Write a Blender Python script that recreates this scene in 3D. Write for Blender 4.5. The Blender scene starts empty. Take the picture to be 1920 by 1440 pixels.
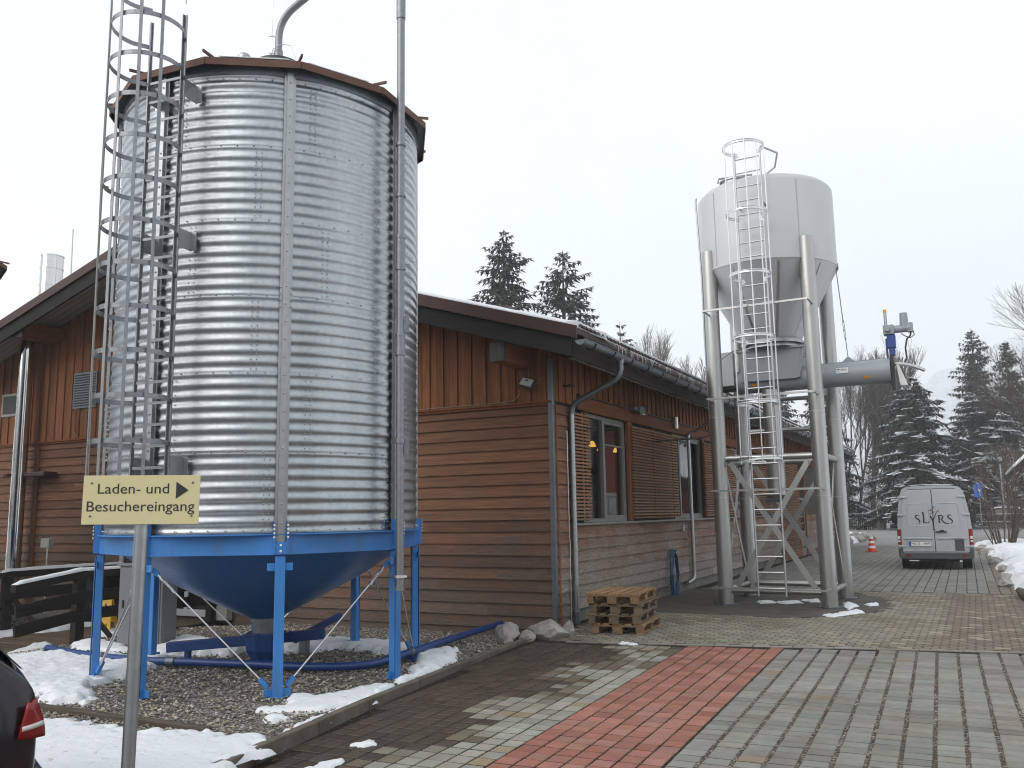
import bpy, math, random
from mathutils import Vector, Matrix, noise
import numpy as np
R = math.radians
PI = math.pi
scene = bpy.context.scene
col = scene.collection
rng = random.Random(11)
V = Vector

# ------------------------------------------------------------------ mesh kit
ORG = {}

class MB:
    """collects faces for ONE mesh object"""
    def __init__(self):
        self.v = []; self.f = []; self.fv = []; self.var = 0.5
    def add(self, vs, fs):
        n = len(self.v)
        self.v.extend([tuple(p) for p in vs])
        for f in fs:
            self.f.append(tuple(i + n for i in f)); self.fv.append(self.var)
        return self
    def box(self, c, s, rz=0.0, M=None, var=None):
        if var is not None: self.var = var
        hx, hy, hz = s[0]/2, s[1]/2, s[2]/2
        vs = [V((x, y, z)) for z in (-hz, hz) for y in (-hy, hy) for x in (-hx, hx)]
        if M is None and rz: M = Matrix.Rotation(rz, 3, 'Z')
        if M is not None: vs = [M @ p for p in vs]
        vs = [p + V(c) for p in vs]
        return self.add(vs, [(0,2,3,1),(4,5,7,6),(0,1,5,4),(2,6,7,3),(0,4,6,2),(1,3,7,5)])
    def bx(self, x0, x1, y0, y1, z0, z1, var=None):
        return self.box(((x0+x1)/2, (y0+y1)/2, (z0+z1)/2), (abs(x1-x0), abs(y1-y0), abs(z1-z0)), var=var)
    def bar(self, p0, p1, w, h, up=(0,0,1), var=None):
        p0, p1 = V(p0), V(p1); d = (p1-p0); L = d.length; d.normalize()
        u = V(up)
        if abs(d.dot(u)) > 0.999: u = V((0,1,0)) if abs(d.y) < .9 else V((1,0,0))
        s = d.cross(u).normalized(); u = s.cross(d).normalized()
        M = Matrix((s, d, u)).transposed()
        return self.box((p0+p1)/2, (w, L, h), M=M, var=var)
    def tube(self, p0, p1, r, n=10, r2=None, caps=True):
        return self.path([p0, p1], r, n, r2=r2, caps=caps)
    def path(self, pts, r, n=8, r2=None, caps=True, radii=None):
        pts = [V(p) for p in pts]; m = len(pts)
        t = [(pts[min(i+1, m-1)]-pts[max(i-1, 0)]).normalized() for i in range(m)]
        a = V((0,0,1)) if abs(t[0].z) < .9 else V((1,0,0))
        s = t[0].cross(a).normalized()
        vs = []
        for i in range(m):
            if i: s = (s - t[i]*s.dot(t[i])).normalized()
            b = t[i].cross(s)
            rr = radii[i] if radii else (r if r2 is None else r + (r2-r)*i/(m-1))
            for k in range(n):
                an = 2*PI*k/n
                vs.append(pts[i] + (s*math.cos(an) + b*math.sin(an))*rr)
        fs = []
        for i in range(m-1):
            for k in range(n):
                k2 = (k+1) % n
                fs.append((i*n+k, i*n+k2, (i+1)*n+k2, (i+1)*n+k))
        if caps:
            fs.append(tuple(range(n-1, -1, -1))); fs.append(tuple((m-1)*n+k for k in range(n)))
        return self.add(vs, fs)
    def lathe(self, prof, c, n=48, a0=0.0, a1=2*PI, axis=None, caps=False):
        full = abs(a1-a0-2*PI) < 1e-6
        k = n if full else n+1
        vs = []
        for (r, z) in prof:
            for i in range(k):
                a = a0 + (a1-a0)*i/n
                p = V((r*math.cos(a), r*math.sin(a), z))
                if axis is not None: p = axis @ p
                vs.append(p + V(c))
        fs = []
        for j in range(len(prof)-1):
            for i in range(n):
                i2 = (i+1) % k
                fs.append((j*k+i, j*k+i2, (j+1)*k+i2, (j+1)*k+i))
        if caps and full:
            fs.append(tuple(range(k-1, -1, -1))); fs.append(tuple((len(prof)-1)*k+i for i in range(k)))
        return self.add(vs, fs)
    def prism(self, pts, vec):
        n = len(pts); vec = V(vec)
        a = [V(p) for p in pts]; b = [p+vec for p in a]
        fs = [tuple(range(n-1, -1, -1)), tuple(range(n, 2*n))]
        fs += [(i, (i+1) % n, n+(i+1) % n, n+i) for i in range(n)]
        return self.add(a+b, fs)
    def quad(self, a, b, c, d):
        return self.add([a, b, c, d], [(0, 1, 2, 3)])
    def merge(self, o):
        n = len(self.v); self.v.extend(o.v)
        self.f.extend(tuple(i+n for i in f) for f in o.f); self.fv.extend(o.fv); return self
    def build(self, name, mat, parent=None, org=None, smooth=None, bevel=0, fix=True, seg=2):
        if org is None: org = ORG.get(parent.name, (0,0,0)) if parent is not None else (0,0,0)
        me = bpy.data.meshes.new(name)
        ox, oy, oz = org
        me.from_pydata([(x-ox, y-oy, z-oz) for x, y, z in self.v], [], self.f)
        at = me.attributes.new('var', 'FLOAT', 'FACE')
        at.data.foreach_set('value', self.fv)
        if fix:
            import bmesh
            bm = bmesh.new(); bm.from_mesh(me)
            bmesh.ops.recalc_face_normals(bm, faces=bm.faces)
            bm.to_mesh(me); bm.free()
        if smooth:
            me.polygons.foreach_set('use_smooth', [True]*len(me.polygons))
            me.set_sharp_from_angle(angle=R(smooth))
        me.materials.append(mat)
        o = bpy.data.objects.new(name, me); col.objects.link(o)
        if parent is not None: o.parent = parent
        else: o.location = org
        ORG[o.name] = org
        if bevel:
            md = o.modifiers.new('bevel', 'BEVEL'); md.width = bevel; md.segments = seg
            md.limit_method = 'ANGLE'; md.angle_limit = R(40)
        return o

def tag(o, label=None, cat=None, group=None, kind=None):
    if label: o['label'] = label
    if cat: o['category'] = cat
    if group: o['group'] = group
    if kind: o['kind'] = kind
    return o

def thing(name, label, cat, loc=(0,0,0), rz=0.0, group=None, local=False):
    o = bpy.data.objects.new(name, None); col.objects.link(o)
    o.empty_display_size = .2
    o.location = loc; o.rotation_euler = (0, 0, rz)
    ORG[o.name] = (0,0,0) if local else tuple(loc)
    return tag(o, label, cat, group)

def copy_tree(o, parent=None):
    c = o.copy(); col.objects.link(c)
    if parent is not None:
        c.parent = parent
        for k in ('label', 'category', 'group'):
            if k in c and False: del c[k]
    for ch in list(o.children): copy_tree(ch, c)
    return c

def in_poly(x, y, P):
    c = False; j = len(P)-1
    for i in range(len(P)):
        xi, yi = P[i]; xj, yj = P[j]
        if (yi > y) != (yj > y) and x < (xj-xi)*(y-yi)/(yj-yi)+xi: c = not c
        j = i
    return c

def poly_sd(X, Y, P):
    """signed distance (positive inside), numpy grids"""
    d = np.full(X.shape, 1e9); ins = np.zeros(X.shape, bool)
    n = len(P)
    for i in range(n):
        x0, y0 = P[i]; x1, y1 = P[(i+1) % n]
        ex, ey = x1-x0, y1-y0; L = ex*ex+ey*ey+1e-12
        t = np.clip(((X-x0)*ex+(Y-y0)*ey)/L, 0, 1)
        d = np.minimum(d, np.hypot(X-x0-t*ex, Y-y0-t*ey))
        if abs(ey) > 1e-12:
            c = ((y0 > Y) != (y1 > Y)) & (X < ex*(Y-y0)/ey+x0)
            ins ^= c
    return np.where(ins, d, -d)

def fbm(X, Y, sc, seed=0, oct=4):
    """value noise on numpy grids, roughly -1..1"""
    out = np.zeros(X.shape); amp = 1.0; tot = 0
    rs = np.random.RandomState(seed)
    for o in range(oct):
        T = rs.rand(64, 64)
        x = X/sc*(2**o)+o*7.3+1000; y = Y/sc*(2**o)+o*3.1+1000
        xi = np.floor(x).astype(int); yi = np.floor(y).astype(int)
        fx = x-xi; fy = y-yi; fx = fx*fx*(3-2*fx); fy = fy*fy*(3-2*fy)
        g = lambda a, b: T[a % 64, b % 64]
        v = (g(xi,yi)*(1-fx)+g(xi+1,yi)*fx)*(1-fy)+(g(xi,yi+1)*(1-fx)+g(xi+1,yi+1)*fx)*fy
        out += (v*2-1)*amp; tot += amp; amp *= .5
    return out/tot

# ------------------------------------------------------------------ materials
def nd(nt, t, **kw):
    n = nt.nodes.new(t)
    for k, v in kw.items(): setattr(n, k, v)
    return n

class NT:
    def __init__(self, name):
        self.m = bpy.data.materials.new(name); self.m.use_nodes = True
        self.nt = self.m.node_tree; self.b = self.nt.nodes['Principled BSDF']
        self.tc = nd(self.nt, 'ShaderNodeTexCoord')
    def L(self, a, b): self.nt.links.new(a, b)
    def coord(self, scale=(1,1,1), rot=(0,0,0)):
        mp = nd(self.nt, 'ShaderNodeMapping'); mp.inputs['Scale'].default_value = scale; mp.inputs['Rotation'].default_value = rot
        self.L(self.tc.outputs['Object'], mp.inputs['Vector']); return mp.outputs['Vector']
    def noise(self, sc, detail=4, vec=None, rough=.55, dist=0):
        n = nd(self.nt, 'ShaderNodeTexNoise'); n.inputs['Scale'].default_value = sc
        n.inputs['Detail'].default_value = detail; n.inputs['Roughness'].default_value = rough; n.inputs['Distortion'].default_value = dist
        self.L(vec if vec is not None else self.tc.outputs['Object'], n.inputs['Vector']); return n.outputs['Fac']
    def voro(self, sc, vec=None, feat='F1', out='Distance'):
        n = nd(self.nt, 'ShaderNodeTexVoronoi', feature=feat); n.inputs['Scale'].default_value = sc
        self.L(vec if vec is not None else self.tc.outputs['Object'], n.inputs['Vector']); return n.outputs[out]
    def ramp(self, fac, stops):
        r = nd(self.nt, 'ShaderNodeValToRGB'); e = r.color_ramp.elements
        while len(e) < len(stops): e.new(.5)
        for i, (p, c) in enumerate(stops):
            e[i].position = p
            e[i].color = (c, c, c, 1) if not hasattr(c, '__len__') else (*c, 1)
        self.L(fac, r.inputs['Fac']); return r.outputs['Color']
    def mix(self, fac, a, b, mode='MIX'):
        n = nd(self.nt, 'ShaderNodeMix', data_type='RGBA', blend_type=mode)
        def put(x, s):
            if hasattr(x, 'is_output'): self.L(x, s)
            elif hasattr(x, '__len__'): s.default_value = (*x, 1)
            else: s.default_value = (x, x, x, 1)
        if hasattr(fac, 'is_output'): self.L(fac, n.inputs[0])
        else: n.inputs[0].default_value = fac
        put(a, n.inputs[6]); put(b, n.inputs[7]); return n.outputs[2]
    def math(self, op, a, b=0.0):
        n = nd(self.nt, 'ShaderNodeMath', operation=op)
        for i, x in enumerate((a, b)):
            if hasattr(x, 'is_output'): self.L(x, n.inputs[i])
            else: n.inputs[i].default_value = x
        return n.outputs[0]
    def attr(self, name='var', out='Fac'):
        n = nd(self.nt, 'ShaderNodeAttribute', attribute_name=name); return n.outputs[out]
    def sep(self, ax):
        n = nd(self.nt, 'ShaderNodeSeparateXYZ'); self.L(self.tc.outputs['Object'], n.inputs[0]); return n.outputs[ax]
    def bump(self, h, strength=.3, dist=.01):
        n = nd(self.nt, 'ShaderNodeBump'); n.inputs['Strength'].default_value = strength; n.inputs['Distance'].default_value = dist
        self.L(h, n.inputs['Height']); self.L(n.outputs['Normal'], self.b.inputs['Normal'])
    def set(self, color=None, rough=None, metal=None, spec=None):
        for v, k in ((color,'Base Color'), (rough,'Roughness'), (metal,'Metallic'), (spec,'Specular IOR Level')):
            if v is None: continue
            s = self.b.inputs[k]
            if hasattr(v, 'is_output'): self.L(v, s)
            elif hasattr(v, '__len__'): s.default_value = (*v, 1)
            else: s.default_value = v
        return self

def basic(name, c, rough=.5, metal=0.0, amt=.15, nsc=6.0, varamt=.0, bump=0.0, bsc=60.0, spec=.5, rvar=.08, stretch=(1,1,1)):
    """a paint / metal / plastic with uneven tone, uneven gloss and optional grain"""
    N = NT(name); v = N.coord(stretch)
    n1 = N.noise(nsc, 5, v)
    k = N.math('ADD', N.math('MULTIPLY', n1, 2*amt), 1-amt)
    if varamt: k = N.math('MULTIPLY', k, N.math('ADD', N.math('MULTIPLY', N.attr(), 2*varamt), 1-varamt))
    cc = N.mix(1.0, c, k, 'MULTIPLY')
    r = N.math('ADD', N.math('MULTIPLY', N.noise(nsc*2.3, 4, v), 2*rvar), rough-rvar)
    N.set(cc, r, metal, spec)
    if bump: N.bump(N.noise(bsc, 3, v), bump, .01)
    return N.m

def wood(name, warm, dark, grey, grain, w0=None, w1=None, rough=.75, wmin=0.0, wmax=1.0, varamt=.25):
    """boards: grain axis stretched, knots, board-to-board tone, grey weathering between heights w0 (fully) and w1"""
    N = NT(name)
    sc = {'X': (.25, 5, 5), 'Y': (5, .25, 5), 'Z': (5, 5, .25)}[grain]
    v = N.coord(sc)
    va = N.attr()
    # shift the pattern per board
    off = nd(N.nt, 'ShaderNodeVectorMath', operation='ADD'); N.L(v, off.inputs[0])
    cb = nd(N.nt, 'ShaderNodeCombineXYZ'); k = N.math('MULTIPLY', va, 37.0)
    for i in range(3): N.L(k, cb.inputs[i])
    N.L(cb.outputs[0], off.inputs[1]); vv = off.outputs[0]
    g = N.noise(5.0, 7, vv, .65, .6)
    fine = N.noise(26.0, 3, vv, .6)
    base = N.mix(N.ramp(g, [(.32, 0.0), (.68, 1.0)]), dark, warm)
    base = N.mix(.35, base, N.mix(fine, .35, 1.25), 'MULTIPLY')
    knot = N.ramp(N.voro(3.2, N.coord({'X': (.5,1.6,1.6), 'Y': (1.6,.5,1.6), 'Z': (1.6,1.6,.5)}[grain])), [(.02, 1.0), (.07, 0.0)])
    base = N.mix(N.math('MULTIPLY', knot, .75), base, tuple(x*.25 for x in dark))
    if w0 is not None:
        z = N.sep('Z')
        t = N.math('DIVIDE', N.math('SUBTRACT', z, w1), (w0-w1))
        blot = N.noise(1.1, 5, N.coord(), .6)
        streak = N.noise(1.4, 4, vv, .6)
        t = N.math('ADD', t, N.math('MULTIPLY', N.math('SUBTRACT', blot, .5), 1.5))
        t = N.math('ADD', t, N.math('MULTIPLY', N.math('SUBTRACT', streak, .5), 1.6))
        t = N.ramp(t, [(.15, wmin), (.9, wmax)])
        gc = N.mix(N.ramp(fine, [(.3, 0.0), (.7, 1.0)]), tuple(x*.30 for x in grey), grey)
        base = N.mix(t, base, gc)
    kk = N.math('ADD', N.math('MULTIPLY', va, 2*varamt), 1-varamt)
    base = N.mix(1.0, base, kk, 'MULTIPLY')
    N.set(base, rough, 0, .3)
    N.bump(g, .25, .01)
    return N.m
HAZE = 0.001
SKY, SUN, EXPO = 0.82, 1.5, 0.45
CAM_R = [[0.886695, 0.082008, 0.455024], [0.462067, -0.122437, -0.878353], [-0.01632, 0.989082, -0.146457]]
M = {}
# --- metals
def galvanised():
    N = NT('galvanised_steel')
    sp = N.voro(28, N.coord((1,1,1)), out='Color')
    sep = nd(N.nt, 'ShaderNodeSeparateColor'); N.L(sp, sep.inputs[0])
    big = N.noise(1.6, 5, N.coord((2.2,2.2,.14)))
    k = N.math('ADD', N.math('MULTIPLY', sep.outputs[0], .06), .30)
    k = N.math('ADD', k, N.math('MULTIPLY', big, .24))
    c = N.mix(1.0, (.86, .915, .96), k, 'MULTIPLY')
    r = N.math('ADD', N.math('MULTIPLY', sep.outputs[1], .04), N.math('ADD', N.math('MULTIPLY', big, .18), .25))
    N.set(c, r, 1.0)
    N.bump(N.noise(3.5, 2, N.coord((1,1,.7))), .05, .02)
    return N.m
M['galv'] = galvanised()
M['galv_dull'] = basic('dull_galvanised', (.37,.385,.395), .36, .9, .22, 14, bump=.06, bsc=60)
M['galv_ladder'] = basic('aged_galvanised', (.235,.25,.265), .45, .8, .30, 22, bump=.1, bsc=90)
M['ladder_grey'] = basic('ladder_aluminium', (.50,.51,.52), .4, .85, .12, 9)
M['galv_dark'] = basic('dark_galvanised', (.17,.19,.21), .5, .75, .25, 10, bump=.1)
M['zinc'] = basic('zinc_sheet', (.20,.22,.24), .45, .8, .25, 5)
M['inox'] = basic('brushed_stainless', (.42,.42,.41), .36, .9, .16, 3, bump=.05, bsc=40, stretch=(1,1,.15))
M['inox_tank'] = basic('matt_stainless', (.50,.51,.52), .5, .3, .10, 1.6, rvar=.06, stretch=(1,1,.2))
M['alu'] = basic('aluminium', (.72,.73,.74), .33, .9, .10, 9)
M['chrome'] = basic('mirror_stainless', (.62,.62,.62), .09, 1.0, .08, 3, rvar=.03)
M['tube_grey'] = basic('grey_machine_paint', (.27,.30,.33), .42, 0, .12, 4)
# --- paints
def worn_paint(name, c, rough, rust, grime, metal=0.0, amt=.14):
    # paint with grime clouds, vertical runs and rust spots of their own shape
    N = NT(name)
    k = N.math('ADD', N.math('MULTIPLY', N.noise(3.5, 5), 2*amt), 1-amt)
    cc = N.mix(1.0, c, k, 'MULTIPLY')
    runs = N.ramp(N.noise(9, 4, N.coord((1,1,.12)), .6), [(.52, 0.0), (.75, grime)])
    cc = N.mix(runs, cc, (.10,.105,.10))
    sp = N.ramp(N.noise(17, 6, None, .7), [(.66, 0.0), (.73, rust)])
    cc = N.mix(sp, cc, (.11,.042,.018))
    N.set(cc, N.math('ADD', N.math('MULTIPLY', N.noise(8, 4), .25), rough-.12), metal, .45)
    N.bump(N.noise(40, 4), .06, .01); return N.m
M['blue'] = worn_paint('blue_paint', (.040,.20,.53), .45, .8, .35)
M['blue_shaded'] = worn_paint('shaded_blue_paint', (.022,.125,.35), .32, .6, .25, .2)  # same blue as the legs, underside shade put into the colour
M['blue_dark'] = basic('navy_paint', (.008,.042,.17), .42, 0, .25, 8)
M['valve_blue'] = basic('valve_blue_paint', (.010,.045,.23), .4)
M['brown_metal'] = basic('brown_sheet_metal', (.048,.022,.018), .5, .2, .25, 4)
M['rust_edge'] = basic('rusty_roof_edge', (.11,.048,.034), .62, .2, .35, 9)
M['cabinet'] = basic('grey_cabinet_paint', (.17,.18,.19), .5, 0, .12, 5)
M['yellow'] = basic('yellow_plastic', (.62,.36,.01), .45)
M['black'] = basic('black_plastic', (.012,.012,.013), .5)
M['rubber'] = basic('tyre_rubber', (.016,.016,.017), .8, 0, .3, 20, bump=.2)
M['grey_plastic'] = basic('grey_plastic', (.055,.058,.062), .6)
M['red_lens'] = basic('red_lens', (.22,.008,.010), .12, 0, .3, 12)
M['clear_lens'] = basic('clear_lens', (.62,.60,.58), .15, 0, .1)
def road_dirty(name, c):
    N = NT(name); z = N.sep('Z')
    k = N.math('ADD', N.math('MULTIPLY', N.noise(2.5, 5), .14), .93); cc = N.mix(1.0, c, k, 'MULTIPLY')
    t = N.math('ADD', N.math('MULTIPLY', z, -.75), N.math('ADD', N.math('MULTIPLY', N.noise(3.2, 6, None, .65), .9), .42))
    cc = N.mix(N.ramp(t, [(.38, 0.0), (.85, .55)]), cc, (.24,.23,.21))
    N.set(cc, N.math('ADD', N.math('MULTIPLY', N.noise(5, 5), .25), .25), .3); return N.m
M['silver'] = road_dirty('silver_car_paint', (.40,.425,.445))
M['silver_door'] = road_dirty('silver_door_paint', (.42,.445,.465))
M['logo'] = basic('logo_black', (.016,.017,.018), .45)
M['logo_brown'] = basic('logo_brown', (.16,.12,.08), .5)
M['wagon'] = basic('aubergine_car_paint', (.020,.016,.021), .16, .3, .2, 2, rvar=.05)
M['wagon_glass'] = basic('tinted_glass', (.006,.007,.008), .04, 0, .1, rvar=.01)
M['dark_car'] = basic('dark_car_paint', (.02,.022,.026), .25, .3)
M['plate'] = basic('plate_white', (.72,.72,.70), .4, amt=.05)
M['eu_blue'] = basic('plate_blue', (.02,.07,.42), .4)
M['red'] = basic('cone_red', (.62,.035,.015), .5)
M['white'] = basic('white_plastic', (.78,.78,.76), .45, amt=.06)
M['sign'] = basic('sign_cream', (.60,.535,.30), .45, 0, .04, 5)
M['sign_black'] = basic('sign_black', (.014,.014,.014), .5)
M['sign_blue'] = basic('sign_blue', (.02,.10,.42), .4)
M['hose'] = basic('blue_hose', (.022,.085,.20), .45, 0, .2, 30)
M['orange'] = basic('orange_sticker', (.75,.26,.01), .5)
M['label'] = basic('white_sticker', (.62,.63,.62), .5, amt=.1, nsc=20)
M['grey_text'] = basic('sticker_print', (.10,.10,.11), .6)
M['frame_grey'] = basic('window_frame_grey', (.20,.20,.19), .55, 0, .25, 6, stretch=(1,1,.2))
M['white_frame'] = basic('door_frame_grey', (.42,.44,.45), .45)
M['rope'] = basic('steel_cable', (.22,.22,.23), .45, .8)
M['beige_cable'] = basic('beige_cable', (.28,.24,.19), .6)
M['soffit'] = basic('pale_soffit_sheet', (.36,.355,.33), .6, 0, .14, 3, stretch=(.3,1,1))
M['copper'] = basic('copper_still', (.70,.22,.09), .25, 1.0)
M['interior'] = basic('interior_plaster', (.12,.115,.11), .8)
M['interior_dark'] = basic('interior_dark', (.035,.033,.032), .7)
def lamp_mat():
    N = NT('lamp_glow'); N.set((.8,.45,.08), .5)
    N.b.inputs['Emission Color'].default_value = (1,.55,.10,1); N.b.inputs['Emission Strength'].default_value = 1.1
    return N.m
M['lamp'] = lamp_mat()
def glass():
    N = NT('window_glass'); nt = N.nt
    nt.nodes.remove(N.b)
    out = nt.nodes['Material Output']
    tr = nd(nt, 'ShaderNodeBsdfTransparent'); tr.inputs[0].default_value = (.62,.66,.66,1)
    gl = nd(nt, 'ShaderNodeBsdfGlossy'); gl.inputs['Roughness'].default_value = .015; gl.inputs[0].default_value = (1,1,1,1)
    fr = nd(nt, 'ShaderNodeFresnel'); fr.inputs['IOR'].default_value = 2.3
    mx = nd(nt, 'ShaderNodeMixShader')
    N.L(fr.outputs[0], mx.inputs[0]); N.L(tr.outputs[0], mx.inputs[1]); N.L(gl.outputs[0], mx.inputs[2])
    N.L(mx.outputs[0], out.inputs['Surface'])
    return N.m
M['glass'] = glass()
# --- wood
WARM, DARK, GREY = (.27,.122,.066), (.115,.052,.030), (.20,.175,.15)
M['board_v'] = wood('larch_vertical_boards', (.33,.130,.055), (.155,.058,.026), GREY, 'Z', None, None, varamt=.2)
M['board_h'] = wood('larch_gable_boards', WARM, DARK, (.15,.122,.102), 'X', -.2, 2.6, wmin=.08, wmax=.85, varamt=.18)
M['board_side'] = wood('larch_side_boards', WARM, DARK, (.40,.35,.30), 'Y', .4, 2.1, wmin=.10, wmax=.95, varamt=.2)
M['beam'] = wood('larch_beam', (.23,.080,.030), (.12,.04,.017), GREY, 'Y', None, None, varamt=.1)
M['beam_x'] = wood('larch_purlin', (.28,.10,.038), (.15,.05,.02), GREY, 'Y', None, None, varamt=.1)
M['beam_end'] = wood('weathered_beam_end', (.11,.105,.10), (.05,.047,.045), GREY, 'Z', None, None, varamt=.1)
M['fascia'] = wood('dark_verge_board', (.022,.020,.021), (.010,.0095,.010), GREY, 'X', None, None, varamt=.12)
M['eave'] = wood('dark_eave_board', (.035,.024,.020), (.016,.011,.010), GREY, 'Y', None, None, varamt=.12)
M['slat'] = wood('larch_slats', (.37,.185,.10), (.235,.11,.055), (.30,.26,.21), 'Y', 1.3, 3.4, wmin=.0, wmax=.35, varamt=.2)
M['post'] = wood('larch_post', (.30,.12,.05), (.19,.07,.03), GREY, 'Z', None, None, varamt=.1)
M['fence_dark'] = wood('tarred_timber', (.028,.025,.023), (.013,.012,.012), (.07,.06,.055), 'Y', None, None, varamt=.2)
M['deck'] = wood('deck_boards', (.14,.105,.075), (.075,.055,.04), GREY, 'X', None, None, varamt=.25)
M['edging'] = wood('timber_edging', (.10,.082,.062), (.05,.042,.033), GREY, 'X', None, None, varamt=.2)
M['pallet'] = wood('pallet_pine', (.35,.225,.125), (.17,.105,.055), (.24,.21,.17), 'Y', None, None, varamt=.3)
M['pallet_old'] = wood('pallet_weathered', (.24,.175,.115), (.115,.08,.052), (.24,.21,.17), 'Y', None, None, varamt=.3)
# --- mineral
def stone_mat(name, a, b, rough=.9, sc=5.0, bump=.6, rust=None):
    N = NT(name)
    n = N.noise(sc, 8, None, .65)
    c = N.mix(N.ramp(n, [(.3, 0.0), (.7, 1.0)]), a, b)
    if rust is not None:
        c = N.mix(N.ramp(N.noise(sc*.7, 5, N.coord((1.3,1,1))), [(.6, 0.0), (.72, .7)]), c, rust)
    N.set(c, rough, 0, .3); N.bump(N.noise(sc*5, 8, None, .7), bump, .02)
    return N.m
M['rock'] = stone_mat('pale_limestone', (.16,.15,.145), (.46,.43,.41), sc=4, rust=(.12,.085,.07))
M['concrete'] = stone_mat('concrete', (.12,.115,.105), (.22,.21,.195), sc=4, bump=.2)
M['kerb'] = stone_mat('kerb_stone', (.075,.062,.050), (.17,.15,.125), sc=3, bump=.4, rust=(.045,.035,.028))
M['asphalt'] = stone_mat('wet_pad', (.050,.045,.040), (.115,.105,.092), sc=2.2, bump=.5)
M['road'] = stone_mat('road_asphalt', (.19,.19,.19), (.26,.26,.26), sc=.7, bump=.2)
M['soil'] = stone_mat('soil', (.03,.025,.02), (.07,.06,.05), sc=3)
def paver():
    """stones: colour attribute per stone times grain and lichen"""
    N = NT('paving_stone')
    c = N.attr('stone', 'Color')
    g = N.noise(140, 3, None, .6)
    m = N.noise(7, 6, None, .65)
    k = N.math('ADD', N.math('MULTIPLY', g, .5), N.math('ADD', N.math('MULTIPLY', m, .55), .46))
    cc = N.mix(1.0, c, k, 'MULTIPLY')
    dirt = N.ramp(N.noise(1.1, 6, None, .62), [(.5, 0.0), (.72, .5)])
    cc = N.mix(dirt, cc, N.mix(1.0, cc, (.62,.55,.42), 'MULTIPLY'))
    r = N.math('SUBTRACT', .9, N.math('MULTIPLY', N.attr('wet', 'Fac'), .35))
    N.set(cc, r, 0, .4); N.bump(g, .35, .004)
    return N.m
M['paver'] = paver()
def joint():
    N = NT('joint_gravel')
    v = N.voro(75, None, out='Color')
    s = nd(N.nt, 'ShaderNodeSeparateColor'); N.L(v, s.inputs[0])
    c = N.ramp(s.outputs[0], [(0, (.008,.007,.006)), (.6, (.022,.018,.015)), (.9, (.05,.042,.035)), (1, (.16,.14,.12))])  # grit tones, darkened to carry deep shadow in the row joints
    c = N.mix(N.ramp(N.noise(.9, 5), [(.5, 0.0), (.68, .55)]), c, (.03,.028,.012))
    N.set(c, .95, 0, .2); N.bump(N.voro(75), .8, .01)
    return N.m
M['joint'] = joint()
def fill():
    N = NT('joint_grit')
    v = N.voro(70, None, out='Color')
    s = nd(N.nt, 'ShaderNodeSeparateColor'); N.L(v, s.inputs[0])
    c = N.ramp(s.outputs[0], [(0, (.025,.020,.016)), (.5, (.085,.066,.052)), (.82, (.16,.13,.11)), (1, (.42,.39,.36))])
    c = N.mix(N.ramp(N.noise(.9, 5), [(.5, 0.0), (.68, .6)]), c, (.05,.045,.018))
    N.set(c, .95, 0, .2); N.bump(N.voro(70), .8, .01)
    return N.m
M['fill'] = fill()
def gravel():
    N = NT('gravel_bed')
    v = N.voro(42, None, out='Color')
    s = nd(N.nt, 'ShaderNodeSeparateColor'); N.L(v, s.inputs[0])
    c = N.ramp(s.outputs[0], [(0, (.05,.046,.043)), (.4, (.15,.138,.126)), (.75, (.25,.23,.205)), (1, (.45,.42,.38))])
    N.set(c, .9, 0, .3); N.bump(N.voro(42), 1.0, .03)
    return N.m
M['gravel'] = gravel()
def pebbles():
    N = NT('pebbles')
    va = N.attr()
    c = N.ramp(va, [(0, (.06,.056,.053)), (.3, (.17,.158,.148)), (.6, (.28,.26,.235)), (.82, (.34,.275,.195)), (1, (.52,.49,.44))])
    N.set(c, .85, 0, .35)
    return N.m
M['pebble'] = pebbles()
def snow(name, a=(.72,.745,.78), dirty=.0):
    N = NT(name)
    c = a
    if dirty:
        d = N.ramp(N.noise(9, 7, None, .7), [(.60, 0.0), (.74, dirty)])
        c = N.mix(d, a, (.30,.27,.24))
    N.set(c, .65, 0, .25)
    N.b.inputs['Subsurface Weight'].default_value = 0.0
    N.bump(N.math('ADD', N.noise(22, 6, None, .6), N.math('MULTIPLY', N.noise(90, 3), .5)), .55, .02)
    return N.m
M['snow'] = snow('snow')
M['snow_dirty'] = snow('trodden_snow', (.70,.725,.755), .75)
# --- plants
def leaf(name, a, b):
    N = NT(name); va = N.attr()
    N.set(N.mix(va, a, b), .75, 0, .2); return N.m
M['needle'] = leaf('spruce_needles', (.010,.016,.010), (.040,.058,.034))
M['needle_brown'] = leaf('dark_spruce_needles', (.013,.014,.010), (.045,.046,.030))
M['bark'] = leaf('bark', (.035,.029,.025), (.085,.073,.064))
M['bark_pale'] = leaf('pale_bark', (.10,.092,.085), (.19,.175,.16))
M['twig'] = leaf('brown_twigs', (.05,.036,.027), (.13,.10,.075))
def hill():
    N = NT('forested_hill')
    n = N.voro(.12, None); m = N.noise(.02, 5)
    c = N.mix(N.ramp(n, [(.25, 0.0), (.6, 1.0)]), (.44,.47,.50), (.09,.105,.115))
    c = N.mix(N.ramp(m, [(.45, 0.0), (.65, .5)]), c, (.5,.53,.57))
    N.set(c, .9, 0, .1); return N.m
M['hill'] = hill()
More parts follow.
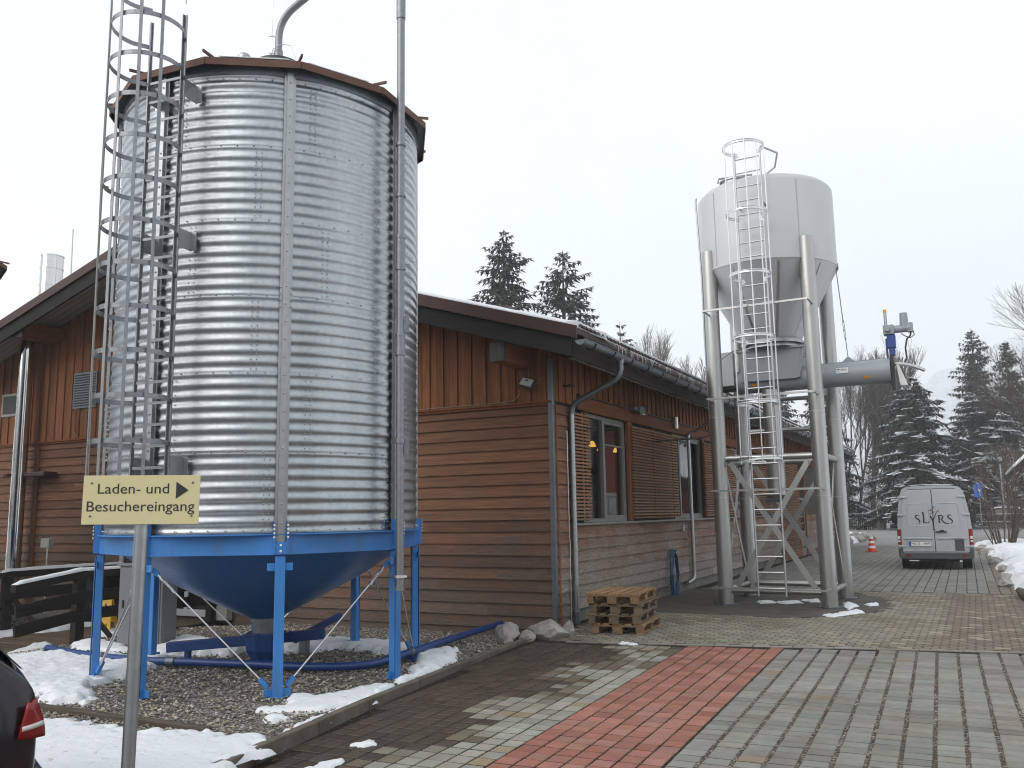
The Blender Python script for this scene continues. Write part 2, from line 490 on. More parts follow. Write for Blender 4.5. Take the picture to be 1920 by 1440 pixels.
# ------------------------------------------------------------------ ground
def gz(x, y):
    t = min(max((y-10.3)/2.4, 0), 1)
    w = min(max((-11.7-x)/.8, 0), 1)*min(max((x+15.9)/.5, 0), 1)     # hollow under the boardwalk
    return -0.15*t*t*(3-2*t)-.42*w*w*(3-2*w)
def pz(y):                                   # the yard falls gently towards the viewer
    return -0.0125*(12.2-y) if y < 12.2 else 0.0
def grid_sheet(name, xs, ys, zf, mat, kind='structure'):
    mb = MB(); nx, ny = len(xs), len(ys)
    mb.add([(x, y, zf(x, y)) for y in ys for x in xs],
           [(j*nx+i, j*nx+i+1, (j+1)*nx+i+1, (j+1)*nx+i) for j in range(ny-1) for i in range(nx-1)])
    o = mb.build(name, mat, smooth=60, fix=False); tag(o, kind=kind); return o
# whole-country sheet, well below the built surfaces
g = MB(); g.add([(-1500,-300,-.62),(1500,-300,-.62),(1500,1500,-.62),(-1500,1500,-.62)], [(0,1,2,3)])
tag(g.build('ground', M['snow'], fix=False), kind='structure')
KERB = [(-4.60,3.0), (-4.98,5.3), (-5.26,7.1), (-5.50,9.2), (-5.68,11.0), (-5.70,12.05)]   # kerb line, pavement side
def kerb_x(y):
    if y <= KERB[0][1]: return KERB[0][0]
    for (x0,y0),(x1,y1) in zip(KERB, KERB[1:]):
        if y <= y1: return x0+(x1-x0)*(y-y0)/(y1-y0)
    return KERB[-1][0]
# gravel bed round the silo
ys = [2+i*.25 for i in range(46)]
mb = MB()
rows = []
for y in ys:
    xk = kerb_x(y)-.05 if y < 12.0 else -5.75
    rows.append([(xk + (-26-xk)*(i/80)**1.3, y) for i in range(81)])
mb.add([(x, y, gz(x,y)-.015+.012*noise.noise(V((x*1.7,y*1.7,0)))) for r in rows for x, y in r],
       [(j*81+i+1, j*81+i, (j+1)*81+i, (j+1)*81+i+1) for j in range(len(ys)-1) for i in range(80)])
tag(mb.build('gravel_ground', M['gravel'], smooth=60, fix=False), kind='structure')
# loose pebbles lying on it
def pebble_field(n, seed):
    rs = np.random.RandomState(seed)
    base = np.array([(1,0,0),(-1,0,0),(0,1,0),(0,-1,0),(0,0,1),(0,0,-1)], float)
    tri = [(0,2,4),(2,1,4),(1,3,4),(3,0,4),(2,0,5),(1,2,5),(3,1,5),(0,3,5)]
    vs = []; fs = []; fv = []
    k = 0
    while k < n:
        y = 4.2+9.0*rs.rand()**1.35; x = kerb_x(y)-.12-rs.rand()*(6.5)
        if y > 12.78: continue
        s = .010+.013*rs.rand()**2
        b = base*(s*(.7+.6*rs.rand()), s*(.7+.6*rs.rand()), s*(.45+.35*rs.rand()))
        b = b + (rs.rand(6,3)-.5)*s*.5
        a = rs.rand()*6.28; ca, sa = math.cos(a), math.sin(a)
        b = np.c_[b[:,0]*ca-b[:,1]*sa, b[:,0]*sa+b[:,1]*ca, b[:,2]]
        b += (x, y, gz(x,y)+s*.18)
        o = len(vs); vs.extend(map(tuple, b)); c = rs.rand()
        for t in tri: fs.append(tuple(i+o for i in t)); fv.append(c)
        k += 1
    m = MB(); m.v = vs; m.f = fs; m.fv = fv
    return m
tag(pebble_field(26000, 3).build('gravel', M['pebble'], fix=False), 'grey and tan pebbles covering the bed under the corrugated silo', 'gravel', kind='stuff')

# ---- paving made of single stones
class Stones:
    def __init__(self): self.v = []; self.f = []; self.c = []; self.w = []
    def add(self, P, zf, color, wet=0.0, bev=.005, drop=.03, jit=.0016):
        cx = sum(p[0] for p in P)/len(P); cy = sum(p[1] for p in P)/len(P)
        n = len(P); o = len(self.v); dz = (rng.random()-.5)*2*jit
        for p in P:
            L = math.hypot(p[0]-cx, p[1]-cy); k = max(0.3, 1-bev*1.3/L)
            x, y = cx+(p[0]-cx)*k, cy+(p[1]-cy)*k
            self.v.append((x, y, zf(x,y)+dz))
        for p in P: self.v.append((p[0], p[1], zf(*p)+dz-.005))
        for p in P: self.v.append((p[0], p[1], zf(*p)-drop))
        fs = [tuple(o+i for i in range(n))]
        for i in range(n):
            j = (i+1) % n
            fs.append((o+n+i, o+n+j, o+j, o+i)); fs.append((o+2*n+i, o+2*n+j, o+n+j, o+n+i))
        self.f += fs; self.c += [color]*len(fs); self.w += [wet]*len(fs)
    def build(self, name):
        me = bpy.data.meshes.new(name); me.from_pydata(self.v, [], self.f)
        a = me.attributes.new('stone', 'FLOAT_COLOR', 'FACE'); a.data.foreach_set('color', [x for c in self.c for x in (*c, 1)])
        w = me.attributes.new('wet', 'FLOAT', 'FACE'); w.data.foreach_set('value', self.w)
        me.materials.append(M['paver']); o = bpy.data.objects.new(name, me); col.objects.link(o)
        tag(o, kind='structure'); return o
pzf = lambda x, y: pz(y)
EDGE0, EDGE1 = V((-5.17,11.45)), V((.27,12.5))        # seam between the two paving patterns
def edge_y(x): return 11.45+(x+5.17)*(1.05/5.44)
U0 = V((-2.33, 12.2)); th = R(1.7)
UA, VA = V((math.cos(th), math.sin(th))), V((-math.sin(th), math.cos(th)))
def uv(u, v): p = U0+UA*u+VA*v; return (p.x, p.y)
def tint(c, a=.1):
    k = 1+(rng.random()*2-1)*a
    return tuple(max(0, x*k*(1+(rng.random()-.5)*.05)) for x in c)
S1 = Stones()
def wetness(x, y):
    """a wet stain spreads from the kerb, ragged towards the red band"""
    d = (x-kerb_x(y))/(1.9+.25*(y-8))
    return d + .55*noise.noise(V((x*1.1,y*.9,3.0)))
def lay(u0, u1, pu, pv, ju, jv, v0, v1, colour, run_off):
    nu = int(round((u1-u0)/pu))
    for i in range(nu):
        off = run_off*rng.random()*pv
        nv = int((v1-v0)/pv)+2
        for j in range(nv):
            a, b = u0+i*pu+ju/2, u0+(i+1)*pu-ju/2
            c, d = v0+j*pv+jv/2+off, v0+(j+1)*pv-jv/2+off
            q = [uv(a,c), uv(b,c), uv(b,d), uv(a,d)]
            cx, cy = uv((a+b)/2, (c+d)/2)
            if cy > edge_y(cx)-.06: continue
            if max(p[1]-edge_y(p[0]) for p in q) > -.01: continue
            if min(p[0]-kerb_x(p[1]) for p in q) < .0: continue
            q = [(x+(rng.random()-.5)*.006, y+(rng.random()-.5)*.006) for x, y in q]
            S1.add(q, pzf, *colour(cx, cy))
def c_red(x, y):
    b = rng.choice([(.275,.118,.090),(.30,.132,.102),(.25,.105,.078),(.29,.145,.118)])
    return tint(b, .14), 0
def c_left(x, y):
    w = wetness(x, y)+.22*(rng.random()-.5)
    if w < .62: return tint((.060,.046,.034), .22), 1.0
    if w < .80: return tint(rng.choice([(.135,.115,.08),(.10,.08,.055),(.20,.19,.15)]), .2), .5
    if rng.random() < .07: return tint((.27,.215,.145), .1), 0
    return tint(rng.choice([(.265,.262,.225),(.24,.24,.208),(.285,.28,.24)]), .10), 0
def c_right(x, y):
    r = rng.random()
    t = noise.noise(V((x*.55,y*.45,8.0)))
    k = 1+.16*t-.10*min(1,max(0,(x+.2)/1.4))
    if r < .03: c = (.22,.178,.140)
    elif r < .20: c = (.175,.168,.15)
    else: c = rng.choice([(.215,.215,.195),(.20,.203,.188),(.225,.222,.20),(.21,.203,.182)])
    c = (c[0]*k*(1+.05*max(0,x+.3)), c[1]*k, c[2]*k)
    return tint(c, .08), 0
lay(-1.2, 0, .1715, .178, .016, .022, -9.5, .9, c_red, .0)
lay(-1.2-.1715*14, -1.2, .1715, .182, .018, .024, -9.5, .9, c_left, .0)
lay(0, 8.5, .222, .163, .032, .023, -9.5, 2.2, c_right, .25)
# border course along the seam
mbv = (EDGE1-EDGE0).normalized(); L = 9.5; k = 0.0
while k < L:
    l = .5
    p0 = EDGE0+mbv*(k+.004); p1 = EDGE0+mbv*(k+l-.004); nn = V((-mbv.y, mbv.x))*.07
    S1.add([tuple(p0), tuple(p1), tuple(p1+nn), tuple(p0+nn)], lambda x, y: pz(y)+.008, tint((.25,.24,.215), .12), 0)
    k += l
S1.build('pavement')
# bone-shaped interlocking stones behind the seam
S2 = Stones()
PAD = [(-6.0,15.35),(-4.9,15.25),(-4.1,15.3),(-2.9,15.2),(-2.1,15.7),(-1.6,16.7),(-1.45,17.7),(-1.75,19.2),(-2.5,20.2),(-6.0,20.3)]
w_, h_, d_ = .20, .125, .042
j_ = .011
for r in range(int(9.6/h_)):
    y0 = 11.3+r*h_
    for i in range(int(15/w_)):
        x0 = -5.95+i*w_+(w_/2 if r % 2 else 0)
        cx, cy = x0+w_/2, y0+h_/2
        if cy < edge_y(cx)+.14 or cy > 20.55: continue
        if cx < -5.7 or (cy < 12.9 and cx < kerb_x(12)+.05): continue
        if in_poly(cx, cy, PAD): continue
        if cx > 1.0 and cy > 18.1: continue
        a, b, c, d = x0+j_, x0+w_-j_, y0+j_, y0+h_-j_
        z1, z2 = y0+h_*.32, y0+h_*.68
        q = [(a,c),(b,c),(b+d_*.5,z1),(b+d_*.5,z2),(b,d),(a,d),(a+d_*.5,z2),(a+d_*.5,z1)]
        t = noise.noise(V((cx*.8,cy*.5,1.0)))
        base = (.205,.195,.155) if t < .1 else (.175,.155,.115)
        if cx > -.6+.3*noise.noise(V((cy*.8,0,0))): base = (.15,.128,.098)
        if rng.random() < .12: base = (.26,.235,.175)
        S2.add(q, pzf, tint(base, .16), .2, bev=.006)
S2.build('interlocking_pavement')
S3 = Stones()
y = 20.58; r = 0
while y < 45.5:
    for i in range(int(7.6/.205)):
        x0 = -5.62+i*.205+(0.1025 if False else 0)
        sx = (y-20.6)*-.008
        a, b = x0+sx+.008, x0+sx+.205-.008
        if a > .62+.25*noise.noise(V((y*.7,5,0))): continue
        off = (i*37 % 5)/5*.16
        base = rng.choice([(.20,.20,.185),(.185,.19,.175),(.215,.21,.195),(.17,.17,.155)])
        if a > .1: base = (.17,.145,.115)
        S3.add([(a,y+.006+off),(b,y+.006+off),(b,y+.155+off),(a,y+.155+off)], pzf, tint(base, .13), .1, bev=.006)
    y += .164
S3.build('rear_pavement')
FL = MB()
for i in range(1, 39):
    u = i*.222; v = -9.5
    while v < 2.0:
        q = [uv(u-.0165,v), uv(u+.0165,v), uv(u+.0165,v+.5), uv(u-.0165,v+.5)]
        if q[2][1] < edge_y(q[2][0])-.01: FL.add([(x, y, pz(y)-.0042) for x, y in q], [(0,1,2,3)])
        v += .5
tag(FL.build('pavement_joint_grit', M['fill'], fix=False), kind='structure')
# bedding below all stones, also shows as joint
xs = [-6.0,-5.5,-5,-4.5,-4,-3,-2,-1,0,1,2,4,6.5]
mb = MB(); ysl = [1.5,3,5,7,9,11,12.2,14,18,22,30,40,45.6]
rows = []
for y in ysl:
    x0 = kerb_x(y) if y < 12.1 else -5.93
    rows.append([(x0+(7-x0)*i/12, y) for i in range(13)])
mb.add([(x, y, pz(y)-.0055) for r_ in rows for x, y in r_],
       [(j*13+i, j*13+i+1, (j+1)*13+i+1, (j+1)*13+i) for j in range(len(ysl)-1) for i in range(12)])
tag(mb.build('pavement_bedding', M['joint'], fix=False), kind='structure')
# wet pad under the steel tank, flush with the paving
mb = MB(); mb.add([(x, y, -.002) for x, y in PAD], [tuple(range(len(PAD)))])
tag(mb.build('tank_pavement', M['asphalt'], fix=False), kind='structure')
# asphalt of the lane and the country beyond
mb = MB(); mb.add([(-60,45.55,-.012),(12,45.55,-.012),(12,86,-.012),(-60,93,-.012)], [(0,1,2,3)])
tag(mb.build('road', M['road'], fix=False), kind='structure')
mb = MB(); mb.add([(-90,84.5,-.05),(90,84.5,-.05),(160,420,6),(-160,420,6)], [(0,1,2,3)])
tag(mb.build('forest_ground', M['snow_dirty'], fix=False), kind='structure')
mb = MB(); mb.add([(-45,-60,-.30),(45,-60,-.30),(45,1.6,-.30),(-45,1.6,-.30)], [(0,1,2,3)])
tag(mb.build('parking_ground', M['road'], fix=False), kind='structure')
# kerb: single stones with a bevel, top level with the gravel
mb = MB()
pts = []
for (x0,y0),(x1,y1) in zip(KERB, KERB[1:]):
    n = max(1, round(math.hypot(x1-x0, y1-y0)/.95))
    for i in range(n): pts.append((x0+(x1-x0)*i/n, y0+(y1-y0)*i/n))
pts.append(KERB[-1])
for p, q in zip(pts, pts[1:]):
    a, b = V((*p, 0)), V((*q, 0)); d = (b-a).normalized(); nrm = V((d.y, -d.x, 0))*-1
    a2, b2 = a+d*.004, b-d*.004
    s = V((-d.y, d.x, 0)); 
    if s.x > 0: s = -s
    zt = .028+.006*rng.random()
    mb.var = rng.random()
    P = [a2, b2, b2+s*.085, a2+s*.085]
    lo = [V((p_.x, p_.y, pz(p_.y)-.12)) for p_ in P]; hi = [V((p_.x, p_.y, zt)) for p_ in P]
    mb.add(lo+hi, [(0,3,2,1),(4,5,6,7),(0,1,5,4),(1,2,6,5),(2,3,7,6),(3,0,4,7)])
k = mb.build('kerb', M['kerb'], bevel=.012); tag(k, kind='structure')
# timber edging across the gravel
mb = MB()
for i in range(5):
    x0 = -5.80-i*1.35; mb.var = rng.random()
    mb.box((x0-.67, 5.62+.015*math.sin(i*2), .012), (1.335, .085, .06), rz=.012*math.sin(i*3.1))
tag(mb.build('timber_edging', M['edging'], bevel=.01), 'weathered timber edging board lying across the pebbles in front of the silo', 'edging board')

# ------------------------------------------------------------------ snow
def snow_sheet(name, P, zf, res=.03, thick=.05, rough=.14, seed=1, fall=.16, mat=None, minh=.0, lump=.35, into=None):
    xs0, xs1 = min(p[0] for p in P)-.25, max(p[0] for p in P)+.25
    ys0, ys1 = min(p[1] for p in P)-.25, max(p[1] for p in P)+.25
    X, Y = np.meshgrid(np.arange(xs0, xs1, res), np.arange(ys0, ys1, res))
    sd = poly_sd(X, Y, P) + rough*fbm(X, Y, .55, seed, 5) + rough*.75*fbm(X, Y, .10, seed+5, 3)
    t = np.clip(sd/fall, 0, 1); h = thick*np.sqrt(t*(2-t))*(1+lump*fbm(X, Y, .32, seed+9, 4)+.40*np.abs(fbm(X, Y, .085, seed+3, 3))*(res < .05)) - .004
    Z = np.vectorize(zf)(X, Y)
    ny, nx = X.shape; idx = -np.ones(X.shape, int); keep = h > minh-.0035
    # dilate by one so the rim dips into the ground
    k2 = keep.copy(); k2[1:] |= keep[:-1]; k2[:-1] |= keep[1:]; k2[:,1:] |= k2[:,:-1].copy(); k2[:,:-1] |= k2[:,1:].copy()
    idx[k2] = np.arange(k2.sum())
    hh = np.where(keep, h, -.03)
    mb = MB(); mb.v = list(zip(X[k2].tolist(), Y[k2].tolist(), (Z+hh)[k2].tolist()))
    q = k2[:-1,:-1] & k2[1:,:-1] & k2[:-1,1:] & k2[1:,1:] & (keep[:-1,:-1] | keep[1:,:-1] | keep[:-1,1:] | keep[1:,1:])
    J, I = np.nonzero(q)
    mb.f = [(int(idx[j,i]), int(idx[j,i+1]), int(idx[j+1,i+1]), int(idx[j+1,i])) for j, i in zip(J, I)]
    mb.fv = [.5]*len(mb.f)
    if into is not None: into.merge(mb); return None
    o = mb.build(name, mat or M['snow'], smooth=80, fix=False)
    return tag(o, kind='structure')
BED = {
'left':[(-12.31,7.54),(-11.23,7.45),(-11.13,7.67),(-10.86,8.01),(-10.13,8.02),(-9.38,8.14),(-9.26,8.41),(-8.88,7.79),(-8.67,7.19),(-8.67,6.91),(-8.42,6.55),(-7.86,6.04),(-8.07,5.79),(-8.8,6.09),(-9.45,5.82)],
'leftb':[(-7.9,5.92),(-8.0,6.14),(-7.92,6.2),(-7.66,5.96),(-7.67,5.81)],
'front':[(-7.68,5.33),(-7.41,5.4),(-7.23,5.43),(-6.85,5.3),(-6.76,5.42),(-6.38,5.26),(-6.17,5.43),(-5.73,5.43),(-5.44,5.48),(-5.24,5.57),(-5.0,5.30),(-4.92,4.9),(-4.86,4.4),(-4.72,3.4),(-7.6,3.2),(-9.5,4.6)],
'mid':[(-6.27,7.07),(-5.89,7.14),(-5.73,7.8),(-5.55,7.82),(-5.43,7.6),(-5.34,7.1),(-5.22,6.4),(-5.1,5.7),(-5.02,5.26),(-5.09,5.2),(-5.14,5.56),(-5.2,5.73),(-5.34,6.27),(-5.37,6.68),(-5.57,6.46),(-5.86,6.36),(-5.99,6.43),(-5.89,6.71)],
'mid2':[(-5.75,6.17),(-5.75,6.33),(-5.55,6.24),(-5.57,6.1)],
'right':[(-5.65,8.15),(-5.74,8.6),(-6.4,9.72),(-6.17,10.13),(-5.8,9.6),(-5.66,9.5),(-5.64,9.15),(-5.53,8.4),(-5.44,7.8),(-5.40,7.42),(-5.46,7.5),(-5.56,7.85)],
'ring':[(-8.85,9.88),(-8.47,10.25),(-8.03,10.41),(-7.4,10.38),(-6.82,10.13),(-6.3,9.58),(-6.34,9.39),(-6.8,9.56),(-7.26,9.76),(-7.72,9.78),(-7.94,9.4),(-8.22,9.19)],
'ringl':[(-10.32,9.32),(-10.82,9.96),(-9.96,9.62),(-9.39,9.67),(-9.3,9.82),(-8.69,9.1),(-8.63,8.66),(-9.17,8.63),(-9.63,8.26),(-10.11,8.65)],
'behind':[(-11.93,8.88),(-11.73,9.13),(-10.59,8.72),(-10.25,8.5),(-10.58,8.37),(-11.12,8.36)]}
CLEAN, DIRTY, YSNOW = MB(), MB(), MB()
for i, (k, P) in enumerate(BED.items()):
    snow_sheet('snow_cover', P, gz, into=DIRTY if k in ('front','leftb','mid') else CLEAN, seed=20+i*7, thick=.075 if k in ('ring','left','ringl','right') else .042,
               rough=.22 if k == 'front' else .13, res=.028)
tag(CLEAN.build('snow_cover', M['snow'], smooth=80, fix=False), 'white snow lying in patches on the pebbles round the blue silo legs', 'snow', kind='stuff')
tag(DIRTY.build('trodden_snow', M['snow_dirty'], smooth=80, fix=False), 'grubby thin snow between timber edging and kerb in front of the silo', 'snow', kind='stuff')
YARD = {
'p1':[(-4.62,5.98),(-4.62,6.2),(-4.50,6.22),(-4.44,6.0)],
'p2':[(-4.52,5.30),(-4.53,5.62),(-4.45,5.63),(-4.52,5.86),(-4.40,5.68),(-4.34,5.46),(-4.34,5.26)],
'p3':[(-4.41,11.56),(-4.38,11.76),(-4.13,11.62),(-4.2,11.48)],
's1':[(-2.42,15.72),(-2.23,16.23),(-1.97,16.68),(-1.80,16.51),(-1.98,15.84),(-2.22,15.5)],
's2':[(-2.31,17.48),(-2.26,17.96),(-2.06,17.37),(-2.11,16.84)],
's3':[(-1.92,17.65),(-1.79,17.95),(-1.70,17.64),(-1.83,17.4)],
's4':[(-3.92,17.61),(-3.6,17.82),(-3.46,17.52),(-3.76,17.3)],
's5':[(-3.5,17.73),(-3.17,17.95),(-3.06,17.63),(-3.38,17.42)],
's6':[(-3.06,18.14),(-2.83,18.35),(-2.72,17.91),(-2.94,17.82)]}
for i, (k, P) in enumerate(YARD.items()):
    snow_sheet('snow_scraps', P, lambda x, y: pz(y)+.002, res=.018, thick=.03, rough=.10, fall=.09, seed=90+i*5, into=YSNOW)
tag(YSNOW.build('snow_scraps', M['snow'], smooth=80, fix=False), 'small melting snow scraps on the paving and round the steel tank legs', 'snow', kind='stuff')
# the bank along the right side of the yard
BANK = [(0.05,45.4),(2.0,46.4),(9.0,46.5),(9.0,17.2),(5.8,17.0),(2.6,17.4),(1.35,18.3),(0.95,20.3),(0.75,22.0),(0.62,24.6),(0.70,30.0),(0.62,35.3),(0.45,39.4)]
snow_sheet('snow_bank', BANK, lambda x, y: .0+.012*max(0, x-.6), res=.11, thick=.30, rough=.45, fall=.9, seed=71, lump=.28)
for i, P in enumerate(([(-8.3,88.4),(-6.9,92),(-5.6,89.9),(-6.6,87.0)], [(-.6,91),(1.2,95),(9,99),(9,91),(1.5,88),(-.3,87.5)],
                       [(-9.0,60.2),(-7.0,60),(-5.9,57),(-5.6,50),(-6.3,46.9),(-8.4,48)])):
    snow_sheet('snow_heap', P, lambda x, y: -.01, res=.12, thick=.35, rough=.35, fall=.8, seed=200+i)
# ------------------------------------------------------------------ corrugated grain silo
SC = V((-7.6, 8.18, 0)); SR = 1.80
PH0 = R(-42.9)
def pol(r, a, z, c=SC): return V((c.x+r*math.cos(a), c.y+r*math.sin(a), z))
def rad_M(a):      # columns: radial, tangential, up
    return Matrix(((math.cos(a), -math.sin(a), 0), (math.sin(a), math.cos(a), 0), (0, 0, 1)))
def make_silo(ladder=True):
    T = thing('grain_silo', 'large corrugated galvanised grain silo on blue legs with caged ladder and hopper', 'silo', SC)
    Z0, Z1 = 1.60, 6.54
    rings = 6; H = (Z1-Z0)/rings
    prof = []
    per = 7*12
    for rI in range(rings):
        step = .004 if rI % 2 else .0
        for i in range(per+1):
            if rI and i == 0: continue
            t = i/per
            # eight rounded corrugations per ring, lap band flat at the ring ends
            a = math.cos(2*PI*7*t)
            a = math.copysign(abs(a)**.8, a)
            edge = min(1, min(t, 1-t)*22)
            prof.append((SR-.0062+.0062*a*edge+step*.4, Z0+H*(rI+t)))
    mb = MB(); n = 120
    # long soft dents, so that reflections waver as on thin sheet
    vs = []
    for (r, z) in prof:
        for i in range(n):
            a = 2*PI*i/n
            dr = .006*noise.noise(V((a*2.2*1.8, z*1.1, 4.0)))+.0012*noise.noise(V((a*6, z*3, 9.0)))
            # panels pull in slightly at the stiffeners
            ph = ((a-PH0)/(PI/4)) % 1.0
            dr -= .011*math.exp(-((min(ph, 1-ph))/.085)**2)
            vs.append(pol(r+dr, a, z))
    fs = []
    for j in range(len(prof)-1):
        for i in range(n):
            i2 = (i+1) % n
            fs.append((j*n+i, j*n+i2, (j+1)*n+i2, (j+1)*n+i))
    mb.add(vs, fs)
    shell = mb.build('shell', M['galv'], T, smooth=70, fix=False)
    # rows of bolts on laps and vertical seams
    mb = MB()
    def bolt(a, z, r=SR+.004, s=.0085):
        p = pol(r, a, z); Mx = rad_M(a)
        mb.lathe([(s, 0), (s*.95, .006), (s*.5, .010), (.001, .011)], p, 7, axis=Mx @ Matrix(((0,0,1),(1,0,0),(0,1,0))))
    for k in range(rings+1):
        z = Z0+H*k + (-.055 if k == rings else .0 if k else .03)
        nb = 64
        for i in range(nb): bolt(2*PI*i/nb+.03, z)
    for k in range(rings):
        for s in range(8):
            a = PH0+PI/4*(s+(.22 if k % 2 else .82)) + (.06 if k % 3 == 0 else -.03)
            for q in range(15):
                for d in (-.016, .016): bolt(a+d, Z0+H*(k+(q+.8)/16.2), r=SR+.002, s=.0072)
    mb.build('bolt_rows', M['ladder_grey'], shell, smooth=40, fix=False)['kind'] = 'stuff'
    # lap strips of the vertical seams
    mb = MB()
    for k in range(rings):
        for s in range(8):
            a = PH0+PI/4*(s+(.22 if k % 2 else .82)) + (.06 if k % 3 == 0 else -.03)
            for i in range(40):
                pass
    # vertical stiffeners: pressed channels
    for s in range(8):
        a = PH0+PI/4*s; Mx = rad_M(a); mb = MB()
        secs = [((1.45, 4.06), 0), ((4.03, 6.62), .004)]
        for (za, zb), o in secs:
            r0 = SR+.012+o
            for (d, w, rr, hh) in ((0, .052, .030, .008), (-.030, .008, .022, .030), (.030, .008, .022, .030), (-.047, .030, .006, .006), (.047, .030, .006, .006)):
                c = pol(r0+rr, a, (za+zb)/2) + Mx @ V((0, d, 0))
                mb.box(c, (hh, w, zb-za), M=Mx)
        for i in range(26):
            z = 1.7+i*.19; c = pol(SR+.053, a, z)
            mb.lathe([(.010,0),(.009,.005),(.001,.008)], c, 6, axis=Mx @ Matrix(((0,0,1),(1,0,0),(0,1,0))))
        for z in (3.95, 4.02, 4.09, 4.16):
            for d in (-.056, .056):
                c = pol(SR+.024, a, z)+Mx @ V((0,d,0)); mb.lathe([(.011,0),(.01,.008),(.001,.011)], c, 6, axis=Mx @ Matrix(((0,0,1),(1,0,0),(0,1,0))))
        mb.build('stiffener', M['galv_dull'], T)
    # roof: twelve flat panels with folded rusty edge
    NR = 12; A0 = R(-40); RE = 1.955; ZE = 6.66
    roof = MB(); edge = MB()
    ap = V((SC.x, SC.y, 7.36))
    for i in range(NR):
        a, b = A0+2*PI/NR*i, A0+2*PI/NR*(i+1)
        p, q = pol(RE, a, ZE), pol(RE, b, ZE)
        roof.add([p, q, ap], [(0,1,2)])
        pi, qi = pol(SR-.03, a, ZE-.01), pol(SR-.03, b, ZE-.01)
        roof.add([p+V((0,0,-.012)), q+V((0,0,-.012)), qi, pi], [(0,3,2,1)])
        # folded drip edge, tilting outwards
        n_ = ((p+q)/2-V((SC.x,SC.y,ZE))).normalized()
        t = (q-p).normalized()
        lo0, lo1 = p+n_*.012+V((0,0,-.082)), q+n_*.012+V((0,0,-.082))
        edge.var = rng.random()
        edge.add([p-n_*.004, q-n_*.004, q+n_*.010, p+n_*.010, lo0-n_*.016, lo1-n_*.016, lo1, lo0],
                 [(0,1,2,3),(3,2,6,7),(4,7,6,5),(0,4,5,1),(0,3,7,4),(1,5,6,2)])
        # standing seam ending in a little spike
        r0 = pol(RE-.25, b, ZE+.10); r1 = pol(RE+.045, b, ZE+.052)
        edge.bar(r0, r1, .020, .030)
        edge.bar(pol(.35, b, 7.26), r0, .018, .028)
    rf = roof.build('roof', M['galv_dark'], T)
    edge.build('roof_edge', M['rust_edge'], rf)
    # apron under the eave
    mb = MB()
    mb.lathe([(SR+.002, 6.53), (SR+.012, 6.56), (SR+.013, 6.645)], (SC.x, SC.y, 0), 96)
    mb.build('eave_apron', M['galv_dark'], T, smooth=30)
    # snow left on the roof
    mb = MB()
    for i in range(NR):
        a, b = A0+2*PI/NR*i+.05, A0+2*PI/NR*(i+1)-.06
        p, q = pol(RE-.12, a, ZE+.062), pol(RE-.12, b, ZE+.062)
        p2, q2 = pol(.55, a, 7.20), pol(.55, b, 7.20)
        up = V((0,0,.014))
        mb.add([p, q, q2, p2, p+up, q+up, q2+up, p2+up], [(0,3,2,1),(4,5,6,7),(0,1,5,4),(1,2,6,5),(2,3,7,6),(3,0,4,7)])
    mb.build('roof_snow', M['snow'], T, bevel=.01)
    # blue ring beam (C channel) with end cleats
    ring = MB()
    for s in range(8):
        a, b = PH0+PI/4*s, PH0+PI/4*(s+1)
        p, q = pol(SR+.05, a, 1.485), pol(SR+.05, b, 1.485)
        m = (p+q)/2; t = (q-p).normalized(); n_ = V((t.y, -t.x, 0))
        pp, qq = p+t*.055, q-t*.055
        ring.bar(pp, qq, .012, .205)
        for dz in (-.098, .098): ring.bar(pp-n_*.035+V((0,0,dz)), qq-n_*.035+V((0,0,dz)), .062, .010)
    ring.build('ring_beam', M['blue'], T, bevel=.003)
    mb = MB(); mb.lathe([(SR-.02, 1.575), (SR+.055, 1.583), (SR+.055, 1.593), (SR-.02, 1.597)], (SC.x, SC.y, 0), 96)
    mb.build('ring_flange', M['blue'], T, smooth=30)
    # hopper
    mb = MB()
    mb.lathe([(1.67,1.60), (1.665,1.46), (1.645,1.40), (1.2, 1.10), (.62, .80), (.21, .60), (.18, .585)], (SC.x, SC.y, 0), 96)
    hop = mb.build('hopper', M['blue_shaded'], T, smooth=25)
    mb = MB(); mb.lathe([(.17,.60),(.165,.53),(.19,.53),(.19,.515),(.15,.51),(.145,.41)], (SC.x, SC.y, 0), 28)
    mb.build('outlet_collar', M['galv_dark'], T, smooth=30)
    mb = MB()
    mb.box((SC.x, SC.y, .40), (.42, .40, .022), rz=.5)
    mb.lathe([(.24,.39),(.22,.22),(.15,.12),(.13,.04)], (SC.x, SC.y, 0), 8, a0=.3, a1=.3+2*PI)
    for a in (.3, 1.87, 3.44, 5.0): mb.box(pol(.17, a, .413), (.03,.03,.02))
    mb.build('outlet_box', M['blue_dark'], T, bevel=.004)
    # legs
    for s in range(8):
        a = PH0+PI/4*s; Mx = rad_M(a); mb = MB()
        c = pol(1.815, a, 0)
        zb = gz(c.x, c.y)-.03
        mb.box(c+V((0,0,(1.375+zb)/2)), (.075, .092, 1.375-zb), M=Mx)
        mb.box(c+Mx @ V((.052,0,0))+V((0,0,(1.36+zb)/2)), (.010, .098, 1.36-zb), M=Mx)
        leg = mb.build('leg', M['blue'], T, bevel=.008)
        mb = MB()      # cleat that carries the stiffener, bolt heads white
        for d in (-.062, .062):
            mb.box(pol(SR+.055, a, 1.555)+Mx @ V((0,d,0)), (.075, .010, .33), M=Mx)
        mb.box(pol(SR+.075, a, 1.45)+Mx @ V((0,0,0)), (.010, .118, .125), M=Mx)
        mb.build('cleat', M['blue'], leg, bevel=.003)
        mb = MB()
